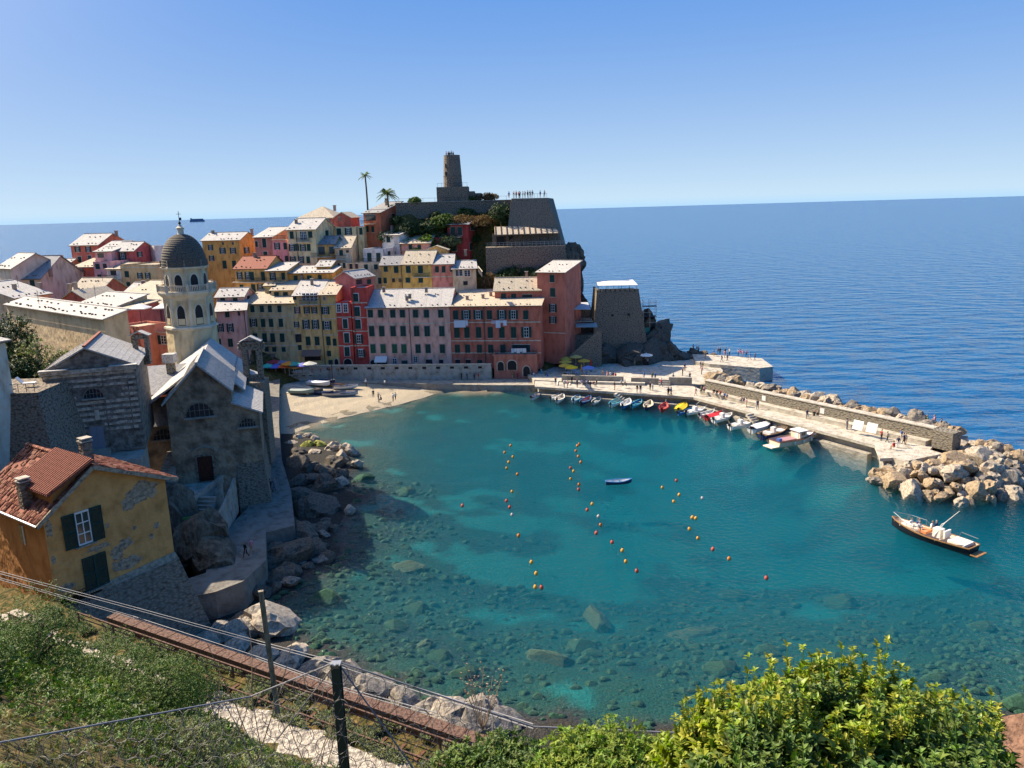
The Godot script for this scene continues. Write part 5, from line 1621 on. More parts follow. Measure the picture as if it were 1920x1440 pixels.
# ------------------------------------------------------------------ small things
func umbrella(at: Vector3, c: Array, h: float, r: float, label: String, group: String, closed := false) -> void:
	var o := thing("parasol", label, "parasol", at, rng.randf() * TAU, group)
	var st := stn()
	if closed:
		add_lathe(st, [Vector2(0.05, h + 0.1), Vector2(0.16, h - 0.3), Vector2(0.2, h - 1.3), Vector2(0.1, h - 1.6)], 8)
	else:
		for k in 8:
			var a := TAU * k / 8
			var b := TAU * (k + 1) / 8
			var m := (a + b) / 2
			var top := Vector3(0, h, 0)
			var p := Vector3(cos(a) * r, h - r * 0.34, sin(a) * r)
			var q := Vector3(cos(b) * r, h - r * 0.34, sin(b) * r)
			var e := Vector3(cos(m) * r * 0.93, h - r * 0.33, sin(m) * r * 0.93)
			tri(st, top, p, e)
			tri(st, top, e, q)
			quad(st, p, p - Vector3(0, 0.16, 0), e - Vector3(0, 0.16, 0), e)
			quad(st, e, e - Vector3(0, 0.16, 0), q - Vector3(0, 0.16, 0), q)
		add_lathe(st, [Vector2(0, h + 0.12), Vector2(0.05, h + 0.05), Vector2(0.04, h - 0.1)], 6)
	part(o, "canopy", done(st), paint(c[0], c[1], c[2], 0.8))
	cube(o, "pole", M.white, Vector3(0, h / 2, 0), Vector3(0.06, h, 0.06))
	cube(o, "base", M.iron, Vector3(0, 0.06, 0), Vector3(0.5, 0.12, 0.5))

func table_set(at: Vector3, c: Array, label: String, group: String) -> void:
	var o := thing("cafe_table", label, "table", at, rng.randf() * TAU, group)
	cube(o, "table_top", paint(c[0], c[1], c[2]), Vector3(0, 0.74, 0), Vector3(0.9, 0.05, 0.9))
	cube(o, "leg", M.iron, Vector3(0, 0.37, 0), Vector3(0.08, 0.72, 0.08))

func buoys(data: Array) -> void:
	var st := stn()
	add_lathe(st, [Vector2(0, -0.1), Vector2(0.13, -0.05), Vector2(0.21, 0.1), Vector2(0.2, 0.25), Vector2(0.12, 0.38), Vector2(0.04, 0.42), Vector2(0.04, 0.5), Vector2(0, 0.5)], 10)
	var ball := done(st)
	st = stn()
	add_lathe(st, [Vector2(0.055, 0.46), Vector2(0.085, 0.5), Vector2(0.055, 0.54)], 8)
	var eye := done(st)
	for d in data:
		var o := thing("buoy", d[0], "buoy", Vector3(d[2], -0.02, d[3]), 0, d[1])
		part(o, "float", ball, paint([0.6, 0.62, 0.5, 0.45][d[4]], [0.19, 0.32, 0.10, 0.4][d[4]], [0.03, 0.05, 0.06, 0.36][d[4]], 0.4))
		part(o, "eye", eye, M.iron)
		o.rotation.x = rng.randf_range(-0.25, 0.25)
		o.rotation.z = rng.randf_range(-0.25, 0.25)

func laundry(at: Vector3, turn: float, pieces: Array, label: String) -> void:
	var o := thing("laundry_line", label, "laundry", at, turn, "washing lines on the harbour houses")
	var x := 0.0
	for p in pieces:
		var st := stn()
		for i in 5:
			var a: float = x + p[0] * i / 5.0
			var b: float = x + p[0] * (i + 1) / 5.0
			var za := 0.05 * sin(i * 1.9)
			var zb := 0.05 * sin((i + 1) * 1.9)
			quad(st, Vector3(a, 0, 0), Vector3(b, 0, 0), Vector3(b, -p[1], zb), Vector3(a, -p[1], za))
		part(o, "cloth", done(st), paint(p[2], p[3], p[4], 0.9))
		x += p[0] + 0.05
	cube(o, "line", M.iron, Vector3(x / 2, 0.02, 0), Vector3(x + 0.6, 0.02, 0.02))

# ------------------------------------------------------------------ plants
func leaf_mesh(w: float, curl: float) -> ArrayMesh:
	# a pointed leaf of unit length, folded along its midrib and bent
	var st := stn()
	var mid := [Vector3(0, 0, 0), Vector3(0, 0.02, 0.35), Vector3(0, -curl * 0.3, 0.7), Vector3(0, -curl, 1.0)]
	var wid := [0.02, w, w * 0.8, 0.0]
	for k in 3:
		for s in [-1, 1]:
			var a: Vector3 = mid[k]
			var b: Vector3 = mid[k + 1]
			var p := a + Vector3(wid[k] * s, wid[k] * 0.35, 0)
			var q := b + Vector3(wid[k + 1] * s, wid[k + 1] * 0.35, 0)
			if s > 0: quad(st, a, b, q, p)
			else: quad(st, a, p, q, b)
	return done(st)

func clump_mesh(sd: int, n: int, w: float) -> ArrayMesh:
	# a sprig of leaves
	var r := RandomNumberGenerator.new()
	r.seed = sd
	var lf := leaf_mesh(w, 0.2)
	var st := SurfaceTool.new()
	for k in n:
		var b := Basis(Vector3.UP, k * 2.4 + r.randf()) * Basis(Vector3.RIGHT, -r.randf_range(0.1, 1.2))
		st.append_from(lf, 0, Transform3D(b.scaled(Vector3.ONE * r.randf_range(0.7, 1.1)), Vector3(0, k * 0.75 / n, 0)))
	return st.commit()

func leaves(parent: Node, called: String, mesh: Mesh, m: Material, spots: Array, cols: Array) -> MultiMeshInstance3D:
	var mm := MultiMesh.new()
	mm.transform_format = MultiMesh.TRANSFORM_3D
	mm.use_colors = true
	mm.mesh = mesh
	mm.instance_count = spots.size()
	for k in spots.size():
		mm.set_instance_transform(k, spots[k])
		mm.set_instance_color(k, cols[k])
	var o := MultiMeshInstance3D.new()
	o.name = called if parent != self else numbered(called)
	o.multimesh = mm
	o.material_override = m
	parent.add_child(o, true)
	return o

func tint() -> Color:
	var v := rng.randf_range(0.55, 1.25)
	return Color(v * rng.randf_range(0.85, 1.25), v, v * rng.randf_range(0.7, 1.1))

func bush(called: String, label: String, category: String, group: String, at: Vector3, r: Vector3, n: int, size: float, m: Material, mesh: Mesh, lobes := 6) -> Node3D:
	var o := thing(called, label, category, at, 0, group)
	var cs := []
	for k in lobes:
		var a := TAU * k / lobes + rng.randf()
		cs.append([Vector3(cos(a) * r.x * 0.5 * rng.randf(), r.y * rng.randf_range(0.35, 0.75), sin(a) * r.z * 0.5 * rng.randf()) + Vector3(cos(a) * r.x * 0.22, 0, sin(a) * r.z * 0.22), rng.randf_range(0.42, 0.68)])
	var spots := []
	var cols := []
	for k in n:
		var c: Array = cs[rng.randi() % lobes]
		var d := Vector3(rng.randfn(), rng.randfn(), rng.randfn()).normalized()
		var p: Vector3 = c[0] + d * r * c[1] * pow(rng.randf(), 0.28)
		if p.y < 0: p.y = -p.y * 0.3
		var up := (d * 0.8 + Vector3.UP * 0.6 + Vector3(rng.randfn(), rng.randfn(), rng.randfn()) * 0.45).normalized()
		var x := up.cross(Vector3(rng.randfn(), rng.randfn(), rng.randfn())).normalized()
		spots.append(Transform3D(Basis(x, up, x.cross(up)).scaled(Vector3.ONE * size * rng.randf_range(0.6, 1.25)), p))
		cols.append(tint())
	tag(leaves(o, "foliage", mesh, m, spots, cols), "", "", "", "stuff")
	var st := stn()
	for c in cs: add_tube(st, [Vector3.ZERO, Vector3(c[0].x * 0.4, c[0].y * 0.5, c[0].z * 0.4), c[0]], 0.05 * r.y + 0.01, 0.02 * r.y, 5)
	part(o, "stems", done(st), M.bark)
	return o

func palm(at: Vector3, h: float, label: String, droop: float, n: int, fl: float) -> void:
	var o := thing("palm_tree", label, "palm tree", at, 0, "palms above the roofs")
	var st := stn()
	var pts := []
	for k in 7: pts.append(Vector3(0.15 * sin(k * 0.5), h * k / 6.0, 0))
	add_tube(st, pts, 0.26, 0.19, 8)
	part(o, "trunk", done(st), M.bark)
	st = stn()
	for k in n:
		var a := TAU * k / n * 2.4
		var el := rng.randf_range(-0.3, 1.2)
		var d := Vector3(cos(a) * cos(el), sin(el), sin(a) * cos(el))
		var side := d.cross(Vector3.UP).normalized()
		var p := pts[6] as Vector3
		for j in 9:
			var f := j / 8.0
			var q: Vector3 = pts[6] + d * fl * f - Vector3(0, droop * f * f, 0)
			for s in [-1, 1]:
				var l := fl * 0.28 * sin(PI * (0.15 + f * 0.8))
				tri(st, q, q + (d * 0.5 + side * s) * l - Vector3(0, l * 0.5, 0), q + d * fl * 0.1 - Vector3(0, 0.02, 0))
			if j: add_bar(st, p, q, 0.04)
			p = q
	part(o, "fronds", done(st), M.palm)

func vegetation() -> void:
	M.bark = mat(lin(0.10, 0.075, 0.05), 0.95)
	M.palm = leaf_mat(0.055, 0.075, 0.03, 0.6)
	M.palm.vertex_color_use_as_albedo = false
	M.leaf_dark = leaf_mat(0.05, 0.085, 0.025)
	M.leaf_mid = leaf_mat(0.095, 0.155, 0.03)
	M.leaf_bright = leaf_mat(0.28, 0.335, 0.045, 0.38)
	M.leaf_grey = leaf_mat(0.18, 0.21, 0.10)
	M.leaf_dry = leaf_mat(0.22, 0.16, 0.08, 0.8)
	M.leaf_lime = leaf_mat(0.20, 0.28, 0.04)
	var tuft := clump_mesh(3, 9, 0.16)
	var broad := clump_mesh(4, 8, 0.24)
	var narrow := clump_mesh(5, 10, 0.09)
	# headland slope below the castle
	var beds := [[-30, 30.5, -206.5, 3.2, 2.4, 2.4, "leaf_dark", "dark evergreen bush"], [-25.5, 32, -207, 3.4, 2.6, 2.5, "leaf_dark", "dark evergreen bush"], [-21, 32.5, -206.5, 3.0, 2.3, 2.4, "leaf_dark", "dark evergreen bush"], [-16.5, 34, -207, 3.4, 3.0, 2.6, "leaf_mid", "rounded green bush"], [-11.5, 34.3, -206.5, 3.4, 2.2, 2.4, "leaf_dry", "straw-coloured dry bush"], [-6.5, 34.2, -206, 3.0, 2.0, 2.4, "leaf_dry", "straw-coloured dry bush"], [-1.5, 34.5, -205, 3.4, 4.0, 3.0, "leaf_dark", "dark spiky cactus clump"], [-26, 29.0, -204.5, 3.0, 1.6, 2.0, "leaf_mid", "rounded green bush"], [-20.8, 30.0, -204, 2.0, 1.8, 1.8, "leaf_lime", "bright lime-green bush"], [-23.5, 27.6, -202.5, 3.0, 1.2, 1.6, "leaf_lime", "low bright green garden patch"], [-18.5, 27.8, -203, 2.8, 1.5, 1.8, "leaf_mid", "rounded green bush"], [-14.5, 29.5, -204.5, 2.8, 2.0, 2.0, "leaf_grey", "grey-green bush"], [-9.5, 40.2, -212.8, 1.4, 1.3, 1.2, "leaf_mid", "small bush by the tower base"], [-5, 40.3, -212.5, 3.0, 1.5, 1.5, "leaf_dry", "dry bush on the ridge"], [-24, 40, -212, 1.6, 1.2, 1.5, "leaf_mid", "small round bush on the ridge"], [0.5, 20.5, -193.5, 3.4, 3.0, 2.2, "leaf_dark", "dark bush on the crag"], [-4.2, 19.5, -192.5, 2.6, 3.0, 2.0, "leaf_dry", "leafless brown bush"], [4.0, 17.5, -190.5, 3.2, 2.4, 2.0, "leaf_mid", "green bush above harbour roofs"], [7.5, 20.5, -192.0, 2.4, 2.2, 2.0, "leaf_dark", "dark bush on the crag"], [0.8, 16.2, -189, 2.4, 2.6, 1.8, "leaf_dark", "dark bush behind veranda house"]]
	for b in beds:
		bush("bush", b[7] + (" on the slope below the castle" if not " on " in b[7] and not " by " in b[7] and not " above " in b[7] and not "behind" in b[7] else ""), "bush", "bushes on the headland", Vector3(b[0], b[1], b[2]), Vector3(b[3], b[4], b[5]), 700, 0.42, M[b[6]], tuft if b[6] != "leaf_dry" else narrow)
	var sorts := [["leaf_dark", "dark evergreen bush"], ["leaf_mid", "rounded green bush"], ["leaf_grey", "grey-green bush"], ["leaf_dark", "dark evergreen bush"], ["leaf_dry", "straw-coloured dry bush"], ["leaf_lime", "bright lime-green bush"]]
	for k in 34:
		var x := rng.randf_range(-29.0, 0.5)
		var z := rng.randf_range(-210.4, -206.0)
		var s: Array = sorts[rng.randi() % 6]
		var r := rng.randf_range(1.3, 2.4)
		bush("bush", s[1] + " high on the castle slope", "bush", "bushes on the headland", Vector3(x, headland(x, z) - 0.4, z), Vector3(r, r * 0.85, r * 0.8), 420, 0.36, M[s[0]], tuft if s[0] != "leaf_dry" else narrow)
	for d in [[-1, 17.5, -191, 2.6], [2.5, 16.5, -189.5, 2.4], [5.5, 18, -190, 2.2], [8.5, 19.5, -190.5, 2.0], [-3, 17, -190.5, 2.0], [11, 17.5, -190, 1.8], [-2.5, 20.5, -193.4, 1.8], [1.0, 22, -193.8, 1.5], [5.0, 21.5, -193.6, 1.9], [9.0, 22.5, -193.6, 1.6], [12.4, 21, -193.4, 1.7]]:
		bush("bush", "dark bush at the foot of the terrace wall", "bush", "bushes on the headland", Vector3(d[0], d[1], d[2]), Vector3(d[3], d[3], d[3] * 0.8), 500, 0.4, M.leaf_dark, tuft)
	palm(Vector3(-36.6, 34.5, -212), 13.2, "tall slim palm with a small tuft on the ridge", 0.9, 22, 1.9)
	palm(Vector3(-31.0, 35.5, -211), 7.4, "shorter palm with spreading fronds beside the tall palm", 1.6, 30, 3.0)
	palm(Vector3(-73.5, 26, -216), 6.6, "palm standing behind the roof of the ochre house", 1.4, 26, 2.6)
	# trees by the striped chapel
	for d in [[-61.5, 12.5, -105.5, 4.2, 8.0, 3.6, "leaf_grey", 3200, "rounded olive-green tree left of the striped chapel"], [-66.5, 13.0, -104, 3.6, 6.5, 3.0, "leaf_dark", 2000, "dark tree in shadow at the left of olive-green tree"], [-59.4, 12.6, -99.6, 1.5, 2.6, 1.4, "leaf_lime", 700, "small yellow-green tree beside chapel corner"], [-72, 14, -112, 4, 10, 4, "leaf_dark", 1800, "tall dark conifer at left edge behind long house"]]:
		var t := bush("tree", d[8], "tree", "", Vector3(d[0], d[1], d[2]), Vector3(d[3], d[4], d[5]), d[7], 0.42, M[d[6]], tuft, 9)
		t.get_node("foliage").name = "crown"
		t.get_node("stems").name = "trunk"
	for d in [[-69, 9.5, -92, 2.5], [-57.5, 8.0, -95.6, 1.4], [-55.2, 7.7, -94.4, 1.0], [-51.5, 7.8, -94.6, 0.9]]:
		bush("weed_bush", "dark weedy shrub growing at the foot of striped chapel", "bush", "weeds by the chapel", Vector3(d[0], d[1], d[2]), Vector3(d[3], d[3] * 1.3, d[3]), 260, 0.3, M.leaf_dark, tuft)
	near_plants(tuft, broad, narrow)

func slope_at(x: float, z: float) -> Vector3:
	return Vector3(x, hillside(x, z), z)

func near_plants(tuft: Mesh, broad: Mesh, narrow: Mesh) -> void:
	# ground cover of brambles and herbs over the hill below the viewpoint
	var spots := {"mid": [], "grey": [], "dry": []}
	var cols := {"mid": [], "grey": [], "dry": []}
	var patch := FastNoiseLite.new()
	patch.seed = 21
	patch.frequency = 0.16
	for k in 230000:
		var x := rng.randf_range(-44.0, 9.0)
		var z := rng.randf_range(-56.0, -1.0)
		var s := near_s(x, z)
		if s < 4.9 or s > 33.0: continue
		var far := Vector2(x, z).length()
		if rng.randf() > clampf(18.0 / far, 0.12, 1.0): continue
		var n := patch.get_noise_2d(x, z)
		if s < 5.6 or s < 8.0 and n < 0.08: continue
		var h := (0.12 if far < 9.0 else 1.0) * maxf(0.0, patch.get_noise_2d(x * 0.55 + 90.0, z * 0.55) + 0.25) * 2.6 * smoothstep(6.2, 10.0, s)
		var p := slope_at(x, z) + Vector3(0, h * pow(rng.randf(), 0.45), 0)
		var size := rng.randf_range(0.055, 0.115) * clampf(far / 18.0, 0.8, 2.0)
		var up := (Vector3(-0.3, 1, -0.5) + Vector3(rng.randfn(), rng.randfn(), rng.randfn()) * 0.6).normalized()
		var xx := up.cross(Vector3(rng.randfn(), rng.randfn(), rng.randfn())).normalized()
		var kind := "dry" if n < -0.3 and rng.randf() < 0.12 else ("grey" if patch.get_noise_2d(x + 300.0, z) > 0.08 else "mid")
		spots[kind].append(Transform3D(Basis(xx, up, xx.cross(up)).scaled(Vector3.ONE * size), p))
		cols[kind].append(tint())
	for d in [["bramble_cover", "mid", "leaf_mid", tuft, "tangled green brambles covering the near slope"], ["herb_cover", "grey", "leaf_grey", tuft, "grey-green herbs covering the near slope"], ["dry_grass", "dry", "leaf_dry", narrow, "dry straw and stems among the slope plants"]]:
		tag(leaves(self, d[0], d[3], M[d[2]], spots[d[1]], cols[d[1]]), d[4], "plants", "", "stuff")
	# weeds along the ledge of the old track
	var ws := []
	var wc := []
	for k in 9000:
		var a := rng.randf_range(-4.0, 44.0)
		var b := rng.randf_range(-0.1, 2.5)
		if patch.get_noise_2d(a * 2.2, b * 3.0) < -0.02: continue
		var p := Vector3(-33, 8.85, -54.4) + Vector3(0.877, 0, 0.481) * a + Vector3(-0.481, 0, 0.877) * b
		ws.append(Transform3D(Basis(Vector3.UP, rng.randf() * TAU).scaled(Vector3.ONE * rng.randf_range(0.12, 0.34)), p))
		wc.append(tint())
	tag(leaves(self, "ledge_weeds", narrow, M.leaf_grey, ws, wc), "dusty weeds growing along the old track", "plants", "", "stuff")
	# larger bushes standing out of it
	for d in [[Vector3(-14.5, 24.75, -20.82), 1.67, 2.22, 0.05, "leaf_mid", "big dark-green bush beside the path below yellow house", 7000], [Vector3(-10.89, 28.81, -14.21), 0.94, 0.94, 0.05, "leaf_mid", "dark-green bush at the left border of the slope", 4000], [Vector3(-13.72, 22.22, -23.27), 1.82, 1.82, 0.06, "leaf_mid", "green bush in the upper middle of the slope", 4500], [Vector3(-11.44, 22.45, -21.77), 1.92, 1.92, 0.06, "leaf_mid", "wide green bush in the middle of the slope", 5500], [Vector3(-20.32, 7.31, -43.9), 2, 2.89, 0.11, "leaf_mid", "green bush overhanging the concrete path", 3500], [Vector3(-6.99, 27.2, -13.91), 1.1, 0.66, 0.05, "leaf_grey", "dusty bush behind the left part of ring net", 3800], [Vector3(-10.93, 25.87, -17.59), 0.75, 0.75, 0.05, "leaf_lime", "small bright bush between the larger slope bushes", 1800]]:
		bush("slope_bush", d[5], "bush", "bushes on the near slope", d[0], Vector3(d[1], d[2], d[1] * 0.9), d[6], d[3], M[d[4]], tuft, 11)
	# sunlit shrubs just below the viewpoint
	for d in [[2.36, 33.42, -5.2, 0.85, 0.8, 5200, 0.07, "leaf_bright", "bright sunlit shrub with upright shoots, tallest of the near shrubs"], [3.3, 33.22, -5.4, 0.5, 0.55, 2200, 0.07, "leaf_bright", "bright sunlit shrub at the right of the tallest one"], [1.67, 33.24, -5.5, 0.5, 0.55, 2400, 0.07, "leaf_bright", "bright sunlit shrub left of the tallest one"], [0.78, 31.92, -7.2, 0.7, 0.55, 4200, 0.06, "leaf_lime", "green small-leaved shrub in the lower middle"], [-0.31, 31.47, -7.8, 0.65, 0.45, 3600, 0.06, "leaf_mid", "low green shrub beside the ring net"], [1.47, 32, -7, 0.6, 0.45, 2800, 0.06, "leaf_lime", "pale green shrub between the near shrubs"], [2.25, 33.63, -4.6, 1.1, 0.6, 4200, 0.07, "leaf_mid", "darker green shrub under the bright shrubs"]]:
		var o := bush("near_shrub", d[8], "shrub", "shrubs below the viewpoint", Vector3(d[0], d[1], d[2]), Vector3(d[3], d[4], d[3] * 0.8), d[5], d[6], M[d[7]], broad if d[6] > 0.065 else tuft, 16)
		if d[6] > 0.065:
			var sp := []
			var cl := []
			var st := stn()
			for k in 150:
				var a := rng.randf() * TAU
				var q := Vector3(cos(a) * d[3] * sqrt(rng.randf()) * 0.85, d[4] * rng.randf_range(0.75, 1.05), sin(a) * d[3] * 0.5)
				var tip := q + Vector3(rng.randf_range(-0.06, 0.06), rng.randf_range(0.12, 0.42), rng.randf_range(-0.05, 0.05))
				add_tube(st, [q, tip], 0.006, 0.003, 4)
				for j in 4:
					var f := j / 3.0
					sp.append(Transform3D(Basis(Vector3.UP, rng.randf() * TAU).scaled(Vector3.ONE * d[6] * (0.95 - f * 0.3)), q.lerp(tip, f)))
					cl.append(tint() * 1.1)
			tag(leaves(o, "shoots", broad, M[d[7]], sp, cl), "", "", "", "stuff")
			part(o, "shoot_stems", done(st), M.leaf_mid)
	# leafless stalks
	for d in [[-8.2, -21.5, 4.6], [-9.4, -22.0, 3.2], [-6.6, -22.0, 3.4]]:
		var st := stn()
		var o := thing("bare_stalk", "tall leafless stalk leaning in front of the rails", "plant", slope_at(d[0], d[1]), 0, "bare stalks on the slope")
		for j in 4:
			var pts := [Vector3(rng.randf_range(-0.3, 0.3), 0, 0)]
			var dir := Vector3(rng.randf_range(-0.35, 0.45), 1, rng.randf_range(-0.2, 0.2))
			for k in 6: pts.append(pts[-1] + dir * d[2] / 6.0 + Vector3(rng.randf_range(-0.08, 0.08), 0, 0))
			add_tube(st, pts, 0.022, 0.008, 4)
		part(o, "stems", done(st), M.dry_stem)
	var fn := thing("dry_fennel", "dry branching seed-head plant in front of the water", "plant", Vector3(-0.62, 29.98, -11), 0)
	var st := stn()
	for k in 9:
		var pts := [Vector3.ZERO]
		var dir := Vector3(rng.randf_range(-0.42, 0.42), 1, rng.randf_range(-0.2, 0.2)).normalized()
		var hgt := rng.randf_range(0.7, 1.2)
		for j in 4: pts.append(pts[-1] + dir * hgt / 4.0 + Vector3(rng.randf_range(-0.03, 0.03), 0, 0))
		add_tube(st, pts, 0.008, 0.004, 4)
		for j in 6:
			var q: Vector3 = pts[4] - dir * rng.randf() * 0.4
			var tip := q + Vector3(rng.randf_range(-0.14, 0.14), rng.randf_range(0.05, 0.2), rng.randf_range(-0.06, 0.06))
			add_tube(st, [q, tip], 0.004, 0.003, 3)
			add_box(st, tip, Vector3.ONE * 0.02)
	part(fn, "stems", done(st), M.dry_stem)

# ------------------------------------------------------------------ rails, net fence and cables in front
func foreground() -> void:
	M.dry_stem = mat(lin(0.30, 0.22, 0.15), 0.9)
	M.wire = paint(0.2, 0.2, 0.21, 0.5)
	var t := Vector3(0.877, 0, 0.481)
	var n := Vector3(-0.481, 0, 0.877)
	var turn := atan2(-0.481, 0.877)
	var o := thing("rusty_girder", "long rust-brown riveted girder lying beside the old track", "girder", Vector3(-33, 9.0, -54.4) + t * 5.0 - n * 0.6, turn)
	cube(o, "top_flange", M.rust, Vector3(24, 0.55, 0), Vector3(52, 0.1, 0.85))
	cube(o, "web", M.rust, Vector3(24, 0.1, 0.35), Vector3(52, 0.9, 0.08))
	cube(o, "web", M.rust, Vector3(24, 0.1, -0.35), Vector3(52, 0.9, 0.08))
	for k in 44: cube(o, "cover_joint", M.wood, Vector3(-1.4 + k * 1.2, 0.61, 0), Vector3(0.05, 0.03, 0.84))
	for d in [["rusty_rail", 0.55, "rust-brown upper handrail bar running along girder", 0.85], ["track_rail", 1.6, "old rail lying along the weedy ledge below girder", 0.14]]:
		o = thing(d[0], d[2], "rail", Vector3(-33, 8.95, -54.4) + t * (0.5 if d[1] < 1 else 12.0) + n * d[1], turn)
		var st := stn()
		var len := 52.0 if d[1] < 1 else 40.0
		add_box(st, Vector3(len / 2, d[3], 0), Vector3(len, 0.10, 0.1))
		part(o, "bar", done(st), M.rust)
		if d[1] < 1:
			for k in 13: cube(o, "post", M.rust, Vector3(0.3 + k * 4.0, d[3] / 2, 0), Vector3(0.1, d[3], 0.1))
			cube(o, "lower_bar", M.rust, Vector3(len / 2, 0.45, 0), Vector3(len, 0.06, 0.06))
		else:
			for k in 30: cube(o, "sleeper", M.wood, Vector3(0.5 + k * 1.3, 0.03, -0.2), Vector3(0.2, 0.1, 0.9))
	o = thing("gate_pier", "crumbling low wall with flat stone at path head", "wall", Vector3(-37.5, 8.8, -53.8), turn)
	cube(o, "wall_body", M.stone, Vector3(1.5, 0.5, 0), Vector3(3.2, 1.2, 0.7))
	cube(o, "flat_stone", M.rock_pale, Vector3(0.8, 1.15, 0.05), Vector3(1.7, 0.1, 0.7))
	# posts and net
	var top := Vector3(-3.14, 30.5, -12.24)
	var foot := Vector3(-3.14, 26.6, -12.14)
	o = thing("net_post", "dark green steel post carrying the ring net", "post", foot)
	var g := paint(0.035, 0.06, 0.05, 0.5)
	cube(o, "web", g, Vector3(0, 1.95, 0), Vector3(0.03, 3.9, 0.13))
	for s in [-1, 1]: cube(o, "flange", g, Vector3(0, 1.95, 0.065 * s), Vector3(0.15, 3.9, 0.016))
	cube(o, "head_plate", M.steel, Vector3(0, 3.92, 0), Vector3(0.17, 0.03, 0.16))
	var st := stn()
	for k in 5: add_tube(st, [Vector3(0.05 * sin(k * 1.3), 3.88, 0.08), Vector3(0.07 * cos(k), 3.97, 0.1), Vector3(-0.06, 3.86, 0.09)], 0.012, 0.012, 5)
	part(o, "shackles", done(st), M.steel)
	var far_top := Vector3(-7.9, 26.9, -20.5)
	o = thing("wooden_post", "weathered thin wooden post behind the net", "post", Vector3(-7.18, 23.87, -20.5), 0.3)
	cube(o, "shaft", mat(lin(0.32, 0.29, 0.23), 0.9, M.tex_rock, Vector3(1, 0.2, 1)), Vector3(0, 1.9, 0), Vector3(0.14, 3.9, 0.12), Vector3(0, 0, 0.03))
	# cables
	var left := Vector3(-6.6, 31.6, -8.81)
	var lmid := Vector3(-4.77, 29.74, -12.44)
	var r1 := Vector3(0.2, 29.34, -11.94)
	var r2 := Vector3(6.02, 29.09, -11.64)
	var cables := [["steel cable running left from the green post top", [left - Vector3(3, -0.05, 0), left, lmid, top]], ["steel cable running right from the green post top", [top, r1, r2]], ["steel stay cable slanting down right from the post top", [top, Vector3(-1.87, 28.75, -11.74)]], ["steel stay cable slanting down left from post", [top, Vector3(-4.41, 28.8, -12.54)]]]
	for c in cables:
		o = thing("cable", c[0], "cable", Vector3.ZERO, 0, "cables of the ring net")
		st = stn()
		add_tube(st, c[1], 0.014, 0.014, 6)
		part(o, "strand", done(st), M.wire)
	for c in [["twin overhead wire, upper pair across the yellow house", [Vector3(-25.38, 22.69, -34), Vector3(-16.99, 21.29, -32), Vector3(-11.02, 20.65, -30), Vector3(-7.51, 21.57, -27), Vector3(0.27, 26.4, -16)], 0.12], ["twin overhead wire, lower pair above the girder", [Vector3(-25.43, 22.42, -34), Vector3(-17.05, 20.85, -32), Vector3(-10.72, 20.53, -29), Vector3(-6.09, 22.29, -24), Vector3(-2.28, 24.67, -19)], 0.1]]:
		o = thing("cable", c[0], "cable", Vector3.ZERO, 0, "wires across the slope")
		for s in [-1, 1]:
			st = stn()
			var pts := []
			for p in c[1]: pts.append(p + Vector3(0, s * c[2] * 0.5, 0))
			add_tube(st, pts, 0.016, 0.016, 5)
			part(o, "strand", done(st), M.wire)
	# the net: interlinked steel rings hanging from the cables
	o = thing("ring_net", "rockfall net of linked steel rings hung between cables", "net", Vector3.ZERO)
	st = stn()
	var circ := []
	for k in 15: circ.append(Vector3(cos(TAU * k / 14.0), sin(TAU * k / 14.0), 0) * 0.15)
	add_tube(st, circ, 0.0055, 0.0055, 4)
	var ring := done(st)
	var made := 0
	for seg in [[lmid, top, 7, Vector3(0, -1, 0.55)], [top, r1, 11, Vector3(0, -1, 0.55)], [left, lmid, 13, Vector3(0, -1, 0.55)], [r1, r2, 12, Vector3(0, -1, 0.55)]]:
		for i in seg[2]:
			for j in 8:
				if made >= 296: break
				var f: float = (i + (0.5 if j % 2 else 0.0) + 0.25) / seg[2]
				var p: Vector3 = seg[0].lerp(seg[1], minf(f, 1.0)) + (seg[3] as Vector3).normalized() * (0.17 + j * 0.28)
				p += Vector3(rng.randf_range(-0.03, 0.03), rng.randf_range(-0.03, 0.03), rng.randf_range(-0.05, 0.05))
				if p.y < hillside(p.x, p.z) + 0.1: continue
				part(o, "ring", ring, M.net, p, Vector3.ONE * rng.randf_range(0.92, 1.08), Vector3(rng.randf_range(-0.8, -0.2), rng.randf_range(-0.5, 0.5), 0))
				made += 1
	# fine wire mesh behind the rings
	st = stn()
	for seg in [[left, lmid], [lmid, top], [top, r1], [r1, r2]]:
		var d := Vector3(0, -1, 0.55).normalized()
		var len: float = seg[0].distance_to(seg[1])
		var cnt := int(len / 0.2)
		for k in cnt:
			var a: Vector3 = seg[0].lerp(seg[1], k / float(cnt))
			for s in [-1, 1]:
				var off: Vector3 = (seg[1] - seg[0]).normalized() * s * 0.8
				add_bar(st, a - Vector3(0, 0, 0.06), a + d * 1.8 + off - Vector3(0, 0, 0.06), 0.0035)
	tag(part(o, "wire_mesh", done(st), M.net), "", "", "", "stuff")

